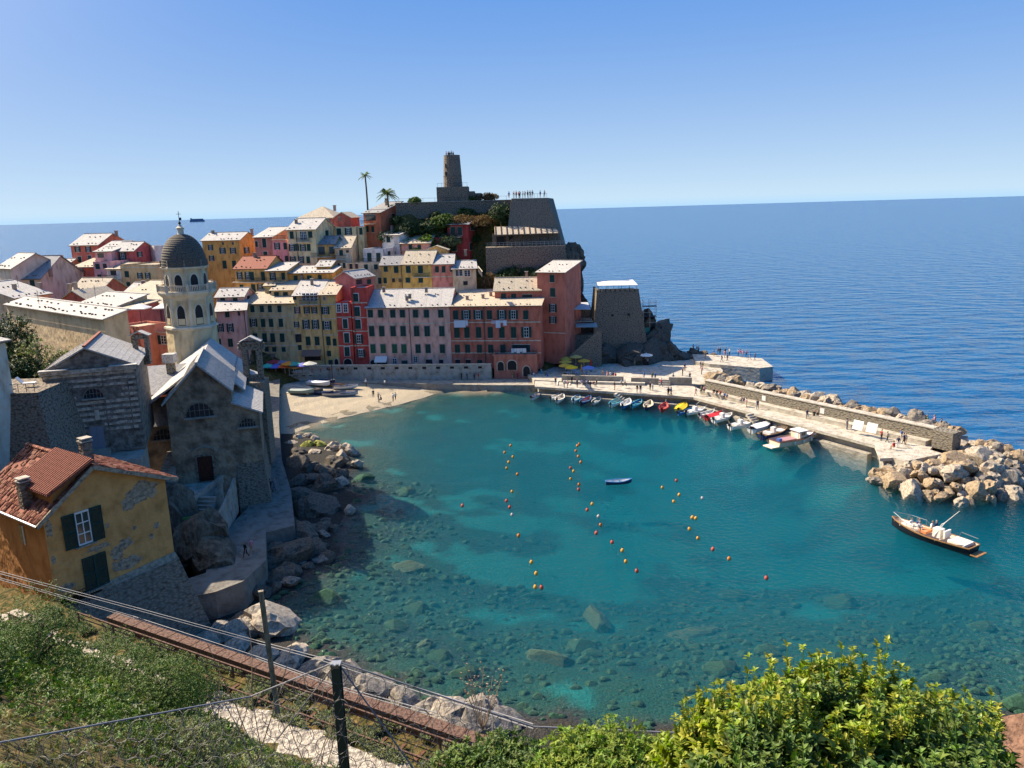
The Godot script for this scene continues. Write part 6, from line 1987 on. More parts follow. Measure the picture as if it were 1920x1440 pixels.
func town() -> void:
	house(["pale pink harbour house beside the bell tower with low slate roof", "houses along the harbour street", [0.48, 0.32, 0.3], [-64.52, -173], [-58.56, -174.5], 3, 17.85, 8, "shed", 1.4, "slate", [[2.31, 17.23, 0.87, 1.32, 0], [4.79, 17.2, 0.46, 0.88, 6], [0.6, 14.34, 0.71, 1.88, 1], [2.64, 14.21, 0.71, 1.89, 1], [2.35, 10.87, 1.01, 1.79, 0], [0.01, 11.03, 0.83, 1.78, 0]], [], [], {"pipe": [5.89]}])
	house(["set-back pink upper storey above the pale pink harbour house", "houses along the harbour street", [0.48, 0.32, 0.3], [-67.15, -181], [-60.88, -181], 8, 20.22, 8, "gx", 1.6, "slate", [[1.53, 19.65, 1.05, 1.19, 0], [4.39, 19.57, 1.05, 1.19, 0]], [[3.42, 19.65, 1.97, 0.9, 0]], [], {}])
	house(["pistachio green harbour house with four rows of windows", "houses along the harbour street", [0.37, 0.34, 0.2], [-60.48, -180.5], [-49.03, -179.5], 3, 18.54, 11, "shed", 2.6, "slate_warm", [[1.65, 17.47, 0.9, 1.51, 0], [3.89, 17.43, 0.89, 1.51, 0], [5.77, 17.4, 0.89, 1.51, 0], [8, 17.36, 0.89, 1.51, 0], [1.61, 14.29, 0.85, 1.89, 1], [3.85, 14.21, 0.99, 1.89, 0], [5.74, 14.18, 0.99, 1.89, 0], [8.05, 14.14, 0.99, 1.89, 0], [1.69, 10.81, 1.05, 2, 0], [3.89, 10.77, 1.04, 2, 0], [5.79, 10.75, 1.04, 2, 0], [8.04, 10.71, 1.04, 2, 0], [4.1, 8.04, 0.9, 1.08, 0], [5.88, 8.01, 0.9, 1.08, 0], [8.14, 7.98, 0.9, 1.08, 0], [4.34, 6.32, 3.57, 1.41, 8]], [], [15.68, 12.43, 8.89], {"balc": [[3.17, 9.03, 3.32, 0.6]], "sur": M.pale_green}])
	house(["small green rooftop storey above the pistachio house", "houses along the harbour street", [0.37, 0.34, 0.2], [-55.62, -185], [-50.36, -184.5], 15, 21.09, 6.5, "shed", 2.2, "slate_warm", [[1.25, 19.83, 1.11, 1.82, 0], [3.42, 19.79, 1.11, 1.82, 0]], [], [], {"balc": [[-0.02, 18.38, 4.22, 1.2]], "chim": [[5.8, 5, 1.9]]}])
	house(["low green loft with slate roof left of the rooftop storey", "houses along the harbour street", [0.37, 0.34, 0.2], [-57.65, -187], [-55.42, -187], 15, 22.02, 5, "shed", 1.2, "slate_warm", [[1.39, 20.53, 0.61, 1.18, 0]], [], [], {}])
	house(["tan harbour house with a white glazed roof terrace", "houses along the harbour street", [0.47, 0.36, 0.17], [-49.05, -179.5], [-43.1, -179.5], 3, 20.22, 9, "shed", 2.6, "slate", [[0.27, 19.84, 0.77, 0.95, 0], [2.41, 19.89, 0.77, 1.81, 2], [3.32, 19.87, 0.77, 1.81, 2], [4.23, 19.84, 0.77, 1.81, 2], [5.09, 19.82, 0.77, 1.81, 2], [0.68, 16.98, 0.68, 1.55, 1], [2.84, 16.92, 0.68, 1.55, 1], [4.55, 16.87, 0.68, 1.55, 1], [0.24, 13.73, 0.59, 1.33, 1], [2.39, 13.67, 0.82, 2.12, 1], [4.51, 13.61, 0.82, 2.12, 1], [0.36, 10.54, 1.37, 1.9, 6], [2.53, 9.85, 1.05, 2, 0], [4.59, 9.79, 1.05, 2, 0], [0.52, 8.37, 0.83, 1.21, 0], [3.24, 6.49, 4.37, 2.57, 8]], [], [], {"balc": [[1.59, 18.25, 4.09, 1.3]], "chim": [[3, 6, 2.2]]}])
	house(["narrow tan harbour house with a downpipe next to the red house", "houses along the harbour street", [0.44, 0.33, 0.14], [-43.06, -179.4], [-39.39, -179.2], 3, 20.26, 9, "shed", 2.4, "slate_warm", [[1.08, 19.48, 0.64, 0.95, 2], [1.1, 16.75, 0.88, 1.73, 1], [1.17, 13.35, 1.06, 1.98, 1], [1.24, 9.74, 0.98, 2, 0], [2.68, 9.41, 0.84, 1.67, 0], [1.17, 6.8, 0.89, 1.31, 0], [1.35, 4.4, 0.98, 1.79, 3], [2.72, 4.5, 0.84, 2.07, 4]], [], [18.1, 14.82, 11.11], {"pipe": [0.09]}])
	house(["bright red harbour house with two white windows, left half", "houses along the harbour street", [0.36, 0.06, 0.05], [-39.47, -179], [-36.1, -178.8], 3, 18.64, 8, "flat", 0, "slate", [[0.65, 17.23, 0.92, 1.86, 2], [2.21, 17.2, 0.92, 1.86, 2], [1.88, 13.66, 1.06, 2.11, 0], [1.98, 10.38, 1.16, 2.22, 0], [1.84, 7.22, 1.16, 2.1, 0], [1.83, 4.49, 1.77, 2.02, 4]], [], [15.16, 12.06, 8.59], {"sur": M.white}])
	house(["bright red harbour house, taller right half with flower terrace", "houses along the harbour street", [0.36, 0.06, 0.05], [-35.85, -178.7], [-32.24, -178.4], 3, 21.78, 7, "flat", 0, "slate", [[1.17, 19.54, 1.06, 1.76, 0], [1.25, 16.4, 1.2, 2.09, 0], [1.25, 13.5, 1.21, 2.11, 0], [1.14, 10.07, 1.02, 2.03, 1], [1.42, 6.79, 0.98, 1.68, 1]], [], [18.35, 14.99, 11.89, 8.54], {"pipe": [0.58], "sur": M.white}])
	house(["dusky pink gabled house rising behind the red harbour house", "houses along the harbour street", [0.36, 0.15, 0.14], [-35.45, -183], [-32.08, -189], 8, 23.48, 6, "gx", 1.5, "slate", [[1.31, 22.65, 1.95, 1.14, 6], [4.91, 22.32, 1.32, 1.07, 0]], [[-1.6, 22.41, 0.96, 1.42, 0], [-3.21, 22.44, 0.95, 1.41, 0]], [], {}])
	house(["long pale pink harbour building with grey slate roof and many shutters", "houses along the harbour street", [0.47, 0.31, 0.28], [-32.43, -178], [-13.52, -176.6], 3, 17.17, 15, "gx", 3.3, "slate", [[0.89, 15.9, 1.15, 1.72, 0], [3.23, 15.85, 1.15, 1.72, 0], [6.02, 15.8, 1.14, 1.72, 0], [8.21, 15.76, 1.14, 1.72, 0], [11.18, 15.7, 1.14, 1.72, 0], [13.68, 15.66, 1.14, 1.72, 0], [16.94, 15.59, 1.13, 1.71, 0], [0.94, 11.9, 1.2, 2.34, 0], [3.25, 11.86, 1.2, 2.34, 0], [5.85, 11.82, 1.19, 2.33, 0], [8.14, 11.78, 1.19, 2.33, 0], [11.23, 11.72, 1.19, 2.33, 0], [13.63, 11.68, 1.19, 2.33, 0], [16.98, 11.62, 1.18, 2.32, 0], [0.97, 7.87, 1.16, 2.04, 5], [3.29, 7.83, 1.16, 2.03, 5], [5.95, 7.79, 1.15, 2.03, 5], [8.09, 7.75, 1.15, 2.03, 5], [11.36, 7.7, 1.15, 1.98, 0], [13.65, 7.67, 1.15, 1.98, 0], [16.93, 7.61, 1.14, 1.98, 0], [5.8, 4.66, 1.02, 1.86, 2], [8.04, 4.09, 1.34, 1.82, 3], [10.65, 5.26, 0.92, 1.44, 2], [13.71, 4.24, 1.43, 1.9, 6], [16.49, 4.62, 0.96, 0.97, 6], [0.7, 4.38, 1.16, 1.68, 4], [2.76, 4.94, 2.79, 2.33, 7]], [], [13.45], {"pipe": [9.75], "chim": [[9, 2, 1.5, 0.8], [9.6, 2.6, 1.9, 0.8], [13, 5, 3, 0.9], [3, 5.5, 3.2, 0.9]], "sur": M.pale_pink}])
	house(["long red-brown harbour building with white string courses and laundry", "houses along the harbour street", [0.33, 0.12, 0.09], [-13.43, -176.6], [6.69, -173.5], 3, 17.14, 14, "shed", 2.2, "slate_warm", [[1.25, 15.27, 1.15, 1.98, 0], [8.95, 15.21, 1.13, 1.97, 0], [17.13, 15.14, 1.12, 1.96, 0], [3.65, 15.3, 1.05, 1.98, 1], [6.39, 15.27, 1.05, 1.98, 1], [11.75, 15.23, 1.04, 1.97, 1], [14.34, 15.21, 1.03, 1.96, 1], [1.35, 11.28, 1.2, 2.46, 0], [3.67, 11.27, 1.19, 2.45, 0], [6.35, 11.26, 1.19, 2.45, 0], [9.02, 11.24, 1.18, 2.44, 0], [11.65, 11.23, 1.18, 2.44, 0], [14.29, 11.22, 1.17, 2.43, 0], [17.15, 11.27, 1.12, 2.36, 1], [1.32, 7.58, 1.16, 1.88, 0], [3.68, 7.57, 1.15, 1.88, 0], [6.39, 7.57, 1.15, 1.88, 0], [8.96, 7.56, 1.14, 1.87, 0], [11.74, 7.56, 1.14, 1.87, 0], [15.89, 7.66, 4.07, 1.59, 6], [1.24, 4.65, 1.07, 0.88, 6], [3.68, 4.65, 1.06, 0.88, 6], [6.35, 4.07, 1.11, 1.8, 0]], [], [13.54, 9.38, 6.6], {"pipe": [7.72], "balc": [[9.6, 6.3, 9.98, 1.6]], "chim": [[3, 5, 1, 0.8], [6.5, 6, 1.2, 0.8], [8, 8, 1.5, 0.8]]}])
	house(["red-brown penthouse storey with hipped slate roof on harbour building", "houses along the harbour street", [0.33, 0.12, 0.09], [-3.36, -181], [7.01, -180], 14, 19.85, 8, "gx", 2.6, "slate_warm", [[1.98, 18.58, 1.1, 1.33, 0], [4.33, 18.53, 1.1, 1.33, 0], [7.42, 18.48, 2.29, 1.05, 6]], [], [17.79], {"chim": [[7, 5, 2.6, 1.3]]}])
	house(["bowed red-brown ground floor block with two arches on the quay", "houses along the harbour street", [0.31, 0.13, 0.1], [-3.88, -172.4], [5.62, -171.2], 1.2, 6.74, 3, "flat", 0, "slate_dark", [[1.49, 4.08, 1.39, 1.99, 4], [4.03, 4.29, 1.97, 2.13, 4], [7.23, 2.93, 1.47, 2.26, 4]], [], [], {}])
	house(["tall narrow red house at the right end of harbour row", "houses along the harbour street", [0.34, 0.13, 0.1], [6.39, -180.5], [12.36, -177.5], 3, 23.86, 10, "shed", 1.9, "slate", [[3.71, 22.54, 1.07, 1.61, 0], [3.81, 19.41, 1.2, 1.96, 0], [3.81, 15.87, 0.95, 1.81, 1], [3.76, 13.18, 0.89, 1.53, 1]], [], [10.21], {"sur": M.dusk_red}])
	house(["weathered cream house with glazed veranda below the castle terrace", "houses stacked up the headland", [0.44, 0.38, 0.27], [-13.42, -190], [-7.83, -190.5], 8, 24.46, 9, "gx", 1.6, "slate", [[1.51, 23.56, 1.91, 1.52, 2], [3.49, 23.42, 1.58, 1.52, 2], [2.96, 21.06, 1.08, 0.96, 6]], [[-17.56, 24.99, 16.44, 1.14, 6]], [], {}])
	house(["small salmon house with white-edged roof beside the veranda house", "houses stacked up the headland", [0.46, 0.2, 0.17], [-18.47, -191], [-13.32, -191], 8, 25.65, 9, "gx", 2, "slate", [[1.26, 24.48, 0.86, 1.47, 0], [2.84, 24.44, 0.86, 1.48, 0], [4.81, 24.43, 0.72, 1.19, 0]], [], [22.71], {"chim": [[8, 5, 1.9]]}])
	house(["yellow house under dark slate above the pink harbour roof", "houses stacked up the headland", [0.42, 0.28, 0.09], [-31.01, -193], [-25.69, -192.5], 8, 25.65, 8, "gx", 2, "slate_dark", [[1.25, 24.75, 0.94, 1.25, 0], [3.8, 24.57, 1.08, 1.54, 0], [2.98, 22.06, 0.69, 0.97, 6], [4.59, 22.03, 0.69, 0.96, 6]], [], [], {"pipe": [5.11]}])
	house(["warm yellow house with iron balcony above the pink harbour roof", "houses stacked up the headland", [0.5, 0.34, 0.11], [-25.69, -192.5], [-18.54, -191], 8, 25.72, 9, "gx", 3, "slate_warm", [[1.5, 24.57, 1.16, 1.63, 0], [4.56, 24.6, 1.21, 1.91, 0], [4.49, 21.97, 1.14, 1.2, 0], [1.25, 22, 1.14, 1.2, 0]], [], [], {"balc": [[2.81, 22.7, 4.23, 1]]}])
	house(["tan wall of low house under the white house terrace", "houses stacked up the headland", [0.47, 0.38, 0.27], [-41.9, -195], [-31.13, -194], 8, 26.39, 6, "flat", 0, "slate", [[0.45, 25.82, 0.65, 1.26, 0], [1.75, 25.79, 0.65, 1.26, 0], [3.43, 25.54, 0.75, 1.26, 6], [4.85, 25.51, 0.75, 1.26, 6], [7.16, 25.34, 0.94, 1.16, 0], [9.64, 25.28, 0.94, 1.16, 0]], [], [], {}])
	house(["white house with two dark doors and a wide roof terrace", "houses stacked up the headland", [0.66, 0.66, 0.65], [-36.05, -199], [-30.61, -197.5], 14, 29.49, 9, "flat", 0, "slate", [[1.61, 27.42, 1.14, 2.06, 0], [4.03, 27.4, 1.13, 2.06, 0]], [[2.81, 27.94, 1.59, 1.47, 0], [7.17, 27.68, 1.66, 1.5, 0]], [], {"pipe": [5.58], "balc": [[0.01, 26.09, 5.13, 1]]}])
	house(["white upper house with grey roof terrace above dark doors", "houses stacked up the headland", [0.6, 0.6, 0.6], [-32.27, -206], [-27.47, -203], 18, 32.46, 9, "shed", 2.2, "slate", [[2.13, 31.31, 1.19, 1.26, 0]], [], [], {"chim": [[1, 3, 1.2]], "gear": 0.3}])
	house(["small beige house with light slate roof left of white house", "houses stacked up the headland", [0.52, 0.42, 0.33], [-42.78, -198], [-39.07, -198], 14, 29.8, 8, "shed", 2.6, "slate_warm", [[1.45, 28.7, 0.89, 1.37, 0], [3.03, 29, 0.74, 0.59, 6]], [], [], {"balc": [[-0.21, 27.08, 2.97, 0.9]]}])
	house(["rose pink house with slate roof right of the white house", "houses stacked up the headland", [0.42, 0.24, 0.22], [-26.9, -202], [-19.67, -201], 16, 30.33, 9, "shed", 3, "slate_warm", [[2.34, 29.21, 0.88, 1.69, 0], [4.66, 29.16, 0.88, 1.69, 0]], [], [], {}])
	house(["yellow gable end wedged between pink and crimson houses", "houses stacked up the headland", [0.46, 0.34, 0.14], [-20.58, -198], [-15.02, -198], 14, 28.66, 7, "gz", 1, "slate_warm", [], [], [], {}])
	house(["crimson house with two upper doors and flat slate roof", "houses stacked up the headland", [0.24, 0.04, 0.04], [-15.41, -206], [-9.94, -204], 16, 34.62, 9, "shed", 2.4, "slate", [[1.55, 33.02, 1.28, 2.01, 0], [3.44, 32.99, 1.27, 2, 0], [1.77, 28.98, 1.23, 2.02, 0]], [[2.41, 33.74, 2, 1.25, 0], [4.77, 33.67, 2.04, 1.27, 0], [1.27, 29, 1.85, 1.76, 0]], [], {"balc": [[-0.21, 31.54, 4.18, 1.2]], "sur": M.dusk_red}])
	house(["crimson lower wing with roof terrace left of the crimson house", "houses stacked up the headland", [0.24, 0.04, 0.04], [-20, -205], [-15.37, -204.5], 14, 31.51, 7, "flat", 0, "slate_warm", [[3.45, 29.47, 0.98, 1.56, 0]], [], [], {"sur": M.dusk_red}])
	house(["terracotta house with red cloth on its balcony by the palms", "houses stacked up the headland", [0.33, 0.12, 0.07], [-37.38, -210], [-32.53, -207], 20, 38.11, 9, "shed", 2.6, "slate_dark", [[2.4, 36.96, 3.39, 1.52, 6], [1.12, 34.05, 0.89, 1.58, 0], [2.99, 34.03, 0.88, 1.57, 0]], [[5.19, 37.29, 1.13, 1.02, 6]], [], {"balc": [[-0.14, 35.35, 4.26, 1.2]], "chim": [[3, 6, 2.2, 1.4]]}])
	house(["cream house with low rail roof beside the terracotta house", "houses stacked up the headland", [0.54, 0.46, 0.3], [-44.52, -208], [-37.12, -207], 18, 34.82, 7, "flat", 0, "slate", [[0.98, 33.66, 1.18, 1.62, 0], [3.52, 33.65, 0.91, 1.77, 1], [6.86, 33.62, 0.85, 1.72, 0]], [], [], {"pipe": [5.8]}])
	house(["dark red house with broad hipped slate roof on the ridge", "houses stacked up the headland", [0.27, 0.09, 0.08], [-55.59, -214], [-45.5, -212], 22, 37.28, 10, "hip", 2.8, "slate_warm", [[8.82, 36.35, 0.95, 1.54, 6], [7.44, 36.64, 0.56, 1.03, 6]], [], [], {"chim": [[9, 4, 2]]}])
	house(["low dark red house with gabled slate roof on the ridge", "houses stacked up the headland", [0.25, 0.08, 0.07], [-45.29, -211], [-40.89, -210.5], 22, 37.16, 8, "gz", 1.3, "slate_warm", [[1.5, 36.79, 0.64, 1.02, 6]], [], [], {}])
	house(["tall cream house with open shutters and laundry below the ridge", "houses stacked up the headland", [0.54, 0.46, 0.3], [-55.01, -201], [-47.62, -199], 10, 34.53, 11, "gx", 2.6, "slate", [[1.19, 33.28, 1, 1.76, 0], [3.95, 33.1, 0.99, 2.2, 2], [4.91, 33.09, 0.99, 2.2, 2], [6.32, 33.35, 1.1, 1.51, 0], [0.97, 30.2, 0.84, 1.73, 1], [4.03, 30.16, 0.83, 1.72, 1], [2.42, 30.23, 1, 1.68, 0], [5.61, 30.18, 0.99, 1.67, 0], [0.96, 27.23, 0.78, 1.69, 1], [3.25, 27.2, 0.78, 1.69, 1], [5.19, 27.13, 0.94, 1.68, 0]], [[6.04, 33.43, 1.6, 1.39, 0]], [], {"pipe": [2.47], "balc": [[2.83, 31.53, 3.73, 1]], "chim": [[1, 3, 1.6, 0.9]]}])
	house(["dusty brown-pink house with tall windows below the ridge", "houses stacked up the headland", [0.36, 0.2, 0.16], [-64.67, -205], [-59.86, -204], 12, 32.83, 9, "shed", 2.2, "slate", [[2.69, 31.39, 1.05, 2.21, 0], [0.52, 31.18, 0.67, 1.41, 0], [2.73, 28.36, 1.06, 1.82, 0]], [], [], {"sur": M.cream_trim}])
	house(["bright pink house with iron terrace beside the tall cream house", "houses stacked up the headland", [0.52, 0.27, 0.29], [-59.78, -203.5], [-55.53, -202.5], 10, 32.14, 8, "flat", 0, "slate", [[1.37, 30.59, 0.78, 1.7, 1], [3.6, 30.55, 0.89, 1.64, 0], [3.69, 27.3, 0.89, 1.65, 0], [1.4, 27.58, 0.73, 1.26, 0]], [], [], {"balc": [[0, 32.19, 4.17, 0.5]]}])
	house(["ochre house with gable end and palm tree behind it", "houses stacked up the headland", [0.42, 0.29, 0.1], [-79.2, -208], [-68.89, -206], 12, 32.29, 9, "gx", 1.8, "slate", [[2.29, 30.58, 0.68, 1.38, 1], [5.64, 29.7, 0.85, 1.53, 1], [8.54, 29.65, 0.84, 1.52, 1], [2.3, 27.84, 0.74, 1.38, 1], [5.79, 26.12, 1.07, 2.05, 0], [8.47, 26.08, 1.07, 2.05, 0], [5.85, 31.53, 0.45, 0.71, 6], [8.66, 31.48, 0.45, 0.71, 6]], [[3.21, 29.57, 1.33, 1.53, 1]], [], {"chim": [[1, 4, 1.4], [11, 6, 1.5]]}])
	house(["yellow house with bright red tiled roof and long balcony", "houses stacked up the headland", [0.46, 0.32, 0.13], [-66.06, -192], [-58.02, -190.5], 8, 25.84, 11, "gx", 2.6, "tile_red", [[1.26, 24.26, 0.73, 1.77, 1], [3.35, 24.24, 0.73, 1.77, 1], [4.5, 24.1, 0.93, 2, 0], [7.3, 24.07, 0.93, 2, 0], [1.47, 21.38, 0.94, 1.45, 0], [4.51, 21.22, 1.04, 1.83, 0], [6.28, 21.28, 0.73, 1.73, 1]], [], [], {"balc": [[-0.48, 22.72, 8.46, 1]], "chim": [[3, 5, 2.4]]}])
	house(["yellow side wing with slate roof right of the red tiled roof", "houses stacked up the headland", [0.46, 0.32, 0.13], [-57.65, -189.5], [-52.76, -189], 8, 25.29, 8, "shed", 1.4, "slate", [[1.49, 24.1, 0.74, 1.8, 1], [4.07, 24.04, 0.83, 1.65, 0]], [], [], {"balc": [[-0.26, 22.71, 4.81, 1]]}])
	house(["low orange house with plain roof in the middle of the village", "houses stacked up the headland", [0.5, 0.27, 0.07], [-53.22, -190], [-41.79, -188.5], 8, 24.54, 7, "shed", 1.2, "slate", [[2.39, 23.44, 0.95, 1.23, 0], [5.79, 23.08, 1.14, 1.85, 0], [8.41, 23.53, 0.89, 1.09, 0]], [], [], {"pipe": [4.23]}])
	house(["orange stair turret on the roof of the low orange house", "houses stacked up the headland", [0.5, 0.27, 0.07], [-46.42, -192.5], [-42.93, -192], 12, 25.81, 3.5, "shed", 1.2, "slate", [], [], [], {}])
	house(["yellow house with dark blue-grey roof and deep shaded terrace", "houses stacked up the headland", [0.45, 0.31, 0.12], [-48.16, -200], [-43.19, -199.5], 10, 30.81, 7, "gx", 1.8, "slate_dark", [[1.42, 29.3, 2.05, 1.97, 6], [4.24, 29.36, 1.28, 1.72, 6], [2.46, 26.31, 1.03, 1.24, 6]], [], [], {"balc": [[-0.9, 27.75, 5.65, 1.2]]}])
	house(["red house with pale slate roof, topmost at the far left", "houses of the upper left quarter", [0.36, 0.13, 0.1], [-110.53, -203], [-102.69, -201], 8, 32.18, 11, "gx", 2.6, "slate", [[2.04, 31.23, 0.84, 1.34, 1], [5.24, 31.18, 0.84, 1.34, 1], [2.17, 28.73, 1.08, 1.4, 0], [5.26, 29.16, 1.08, 0.99, 6]], [], [], {"chim": [[9, 6, 2.2]], "sur": M.cream_trim}])
	house(["magenta house with angled slate roof at the upper left", "houses of the upper left quarter", [0.33, 0.09, 0.1], [-96.21, -195], [-90.76, -194], 8, 30.7, 9, "gx", 2, "slate", [[2.62, 29.56, 0.97, 2.06, 1]], [[2.33, 29.86, 1, 1.2, 1]], [], {}])
	house(["magenta lean-to roof between red and magenta houses", "houses of the upper left quarter", [0.33, 0.09, 0.1], [-100.85, -196], [-96.1, -195.5], 10, 30.67, 8, "shed", 2.2, "slate", [], [], [], {}])
	house(["small white house with flat roof right of magenta house", "houses of the upper left quarter", [0.66, 0.66, 0.65], [-91.62, -203], [-87.76, -199], 12, 31.63, 7, "flat", 0, "slate", [[1.9, 29.44, 1.75, 1.25, 0]], [], [], {}])
	house(["narrow tan house with orange side at the far left", "houses of the upper left quarter", [0.42, 0.33, 0.2], [-114.45, -199], [-110.03, -198], 8, 27.34, 8, "gx", 1.5, "slate", [[1.63, 26.13, 0.82, 1.88, 0], [3.16, 26.53, 0.87, 1.23, 0]], [], [], {"chim": [[0.5, 4, 1.4]]}])
	house(["low tan house front below the orange-sided house", "houses of the upper left quarter", [0.4, 0.32, 0.2], [-111.65, -192], [-104.35, -191], 8, 25.27, 6, "flat", 0, "slate_warm", [[1.55, 24.22, 0.89, 0.86, 6], [3.12, 24.2, 0.89, 0.86, 6]], [], [], {}])
	house(["small brick-red house with slate roof at the left", "houses of the upper left quarter", [0.36, 0.1, 0.07], [-104.17, -191], [-98.74, -190], 8, 27.38, 8, "shed", 1.6, "slate_warm", [[2.35, 26.88, 0.7, 0.85, 6], [2.24, 24.88, 1.02, 1.33, 0]], [], [], {}])
	house(["mauve house with rooftop balcony left of the tan balustrade house", "houses of the upper left quarter", [0.46, 0.29, 0.32], [-98.21, -189], [-93.54, -188], 8, 28.71, 8, "flat", 0, "slate", [[1.17, 27.58, 1.08, 1.22, 0], [3.13, 27.65, 1.02, 1.07, 6], [1.31, 25.06, 1.03, 1.27, 0]], [], [], {}])
	house(["mauve roof loft with dark opening above the mauve house", "houses of the upper left quarter", [0.46, 0.29, 0.32], [-99.55, -193], [-95.34, -192.5], 12, 30.8, 5, "shed", 0.8, "slate", [[1.49, 29.95, 1.59, 1.09, 6]], [], [], {}])
	house(["white house with dark balcony left of tan balustrade house", "houses of the upper left quarter", [0.52, 0.53, 0.56], [-94.23, -187], [-90.39, -186], 8, 26.94, 6, "shed", 1, "slate_warm", [[1.81, 26.12, 1.55, 1.02, 6], [1.6, 23.6, 1.11, 1.31, 0]], [], [], {"balc": [[-0.52, 24.6, 4.02, 1]]}])
	house(["broad tan house with stone balustrade round its flat roof", "houses of the upper left quarter", [0.42, 0.34, 0.2], [-90.46, -186], [-80.3, -182], 6, 28.03, 9, "flat", 0, "slate_warm", [[1.79, 25.81, 1.23, 1.43, 0], [5.75, 25.48, 0.79, 1.42, 1], [8.1, 25.48, 0.78, 1.42, 1], [1.9, 23.33, 1.11, 1.35, 0]], [], [27.31], {}])
	house(["grey slate roofed house at the left picture edge above others", "houses of the upper left quarter", [0.48, 0.43, 0.35], [-109.37, -178], [-104.21, -177], 8, 25.87, 14, "gx", 4.6, "slate_dark", [[3.17, 24.94, 1.18, 1.33, 0]], [], [], {"chim": [[5.6, 3, 0.6, 1.4]]}])
	house(["white gabled house at the very left edge of the village", "houses of the upper left quarter", [0.5, 0.44, 0.38], [-115.51, -180], [-109.62, -176], 8, 28.28, 11, "gx", 3, "slate", [], [], [], {}])
	house(["low house with very bright pale slate roof behind the trees", "rooftops behind the church", [0.42, 0.36, 0.26], [-93.69, -150], [-91.42, -158], 8, 24.18, 9, "shed", 2.6, "slate", [], [], [], {"chim": [[4, 4, 1.2], [9, 3, 1]], "gear": 0.5}])
	house(["small dark red gable between the pale slate roofs", "rooftops behind the church", [0.28, 0.09, 0.07], [-85.41, -150], [-78.47, -148], 8, 23.35, 8, "gz", 2, "slate_warm", [], [], [], {"chim": [[1, 2, 1.5, 1.6], [2.4, 2, 1.8, 1.6]]}])
	house(["low red house with slate roof below the brick-red house", "rooftops behind the church", [0.3, 0.1, 0.08], [-94.96, -172], [-87.67, -170], 8, 23.38, 8, "gx", 2.4, "slate_warm", [], [], [], {"gear": 0.8}])
	house(["long magenta wall under a broad warm slate roof", "rooftops behind the church", [0.3, 0.09, 0.09], [-78.79, -152], [-64.87, -147], 8, 22.34, 14, "shed", 3.2, "slate_warm", [], [], [], {"chim": [[9, 2, 0.8]], "gear": 0.75}])
	house(["teal-walled house with pale studded slate roof", "rooftops behind the church", [0.16, 0.34, 0.28], [-81.84, -168], [-72.89, -164], 8, 22.8, 7, "gx", 2, "slate", [[8.89, 22.82, 1.13, 1.04, 6]], [], [], {"chim": [[4, 2, 1.5]]}])
	house(["low house with ribbed tile roof between long house and terrace", "rooftops behind the church", [0.36, 0.32, 0.23], [-77.03, -141], [-67, -134], 8, 23.65, 6, "shed", 1.5, "slate", [], [], [], {"gear": 0.2}])
	house(["narrow red house with tall red wall next to long cream house", "rooftops behind the church", [0.36, 0.11, 0.09], [-66.55, -133], [-64.19, -132], 8, 23.29, 7, "shed", 0.8, "slate_warm", [], [], [], {"pipe": [2.08]}])
	house(["red house front with green shutters below the narrow red wall", "rooftops behind the church", [0.38, 0.16, 0.13], [-63.33, -127], [-58.65, -124], 6, 21.58, 5, "flat", 0, "slate_warm", [[1.51, 20.06, 1.11, 1.4, 1], [3.73, 18.42, 1.21, 1.48, 0]], [], [], {"pipe": [4.31]}])
	house(["pink terraced house with green shutters left of bell tower", "rooftops behind the church", [0.42, 0.22, 0.19], [-60.71, -128], [-53.91, -125], 6, 20.41, 6, "flat", 0, "slate_warm", [[1.32, 18.72, 1.21, 1.5, 1], [5.44, 19.1, 1.18, 1.41, 1]], [], [20.29], {}])
	house(["long cream house with ribbed slate roof behind the striped chapel", "rooftops behind the church", [0.42, 0.36, 0.24], [-86.52, -136], [-57.29, -111], 6, 24.47, 3.4, "shed", 0.9, "slate_rib", [], [], [], {"gear": 0.3}])
	house(["pale green house with an arched canopy at left edge", "rooftops behind the church", [0.4, 0.45, 0.42], [-51.34, -72], [-49.71, -77], 12, 26.77, 8, "shed", 1.2, "slate", [], [], [], {}])

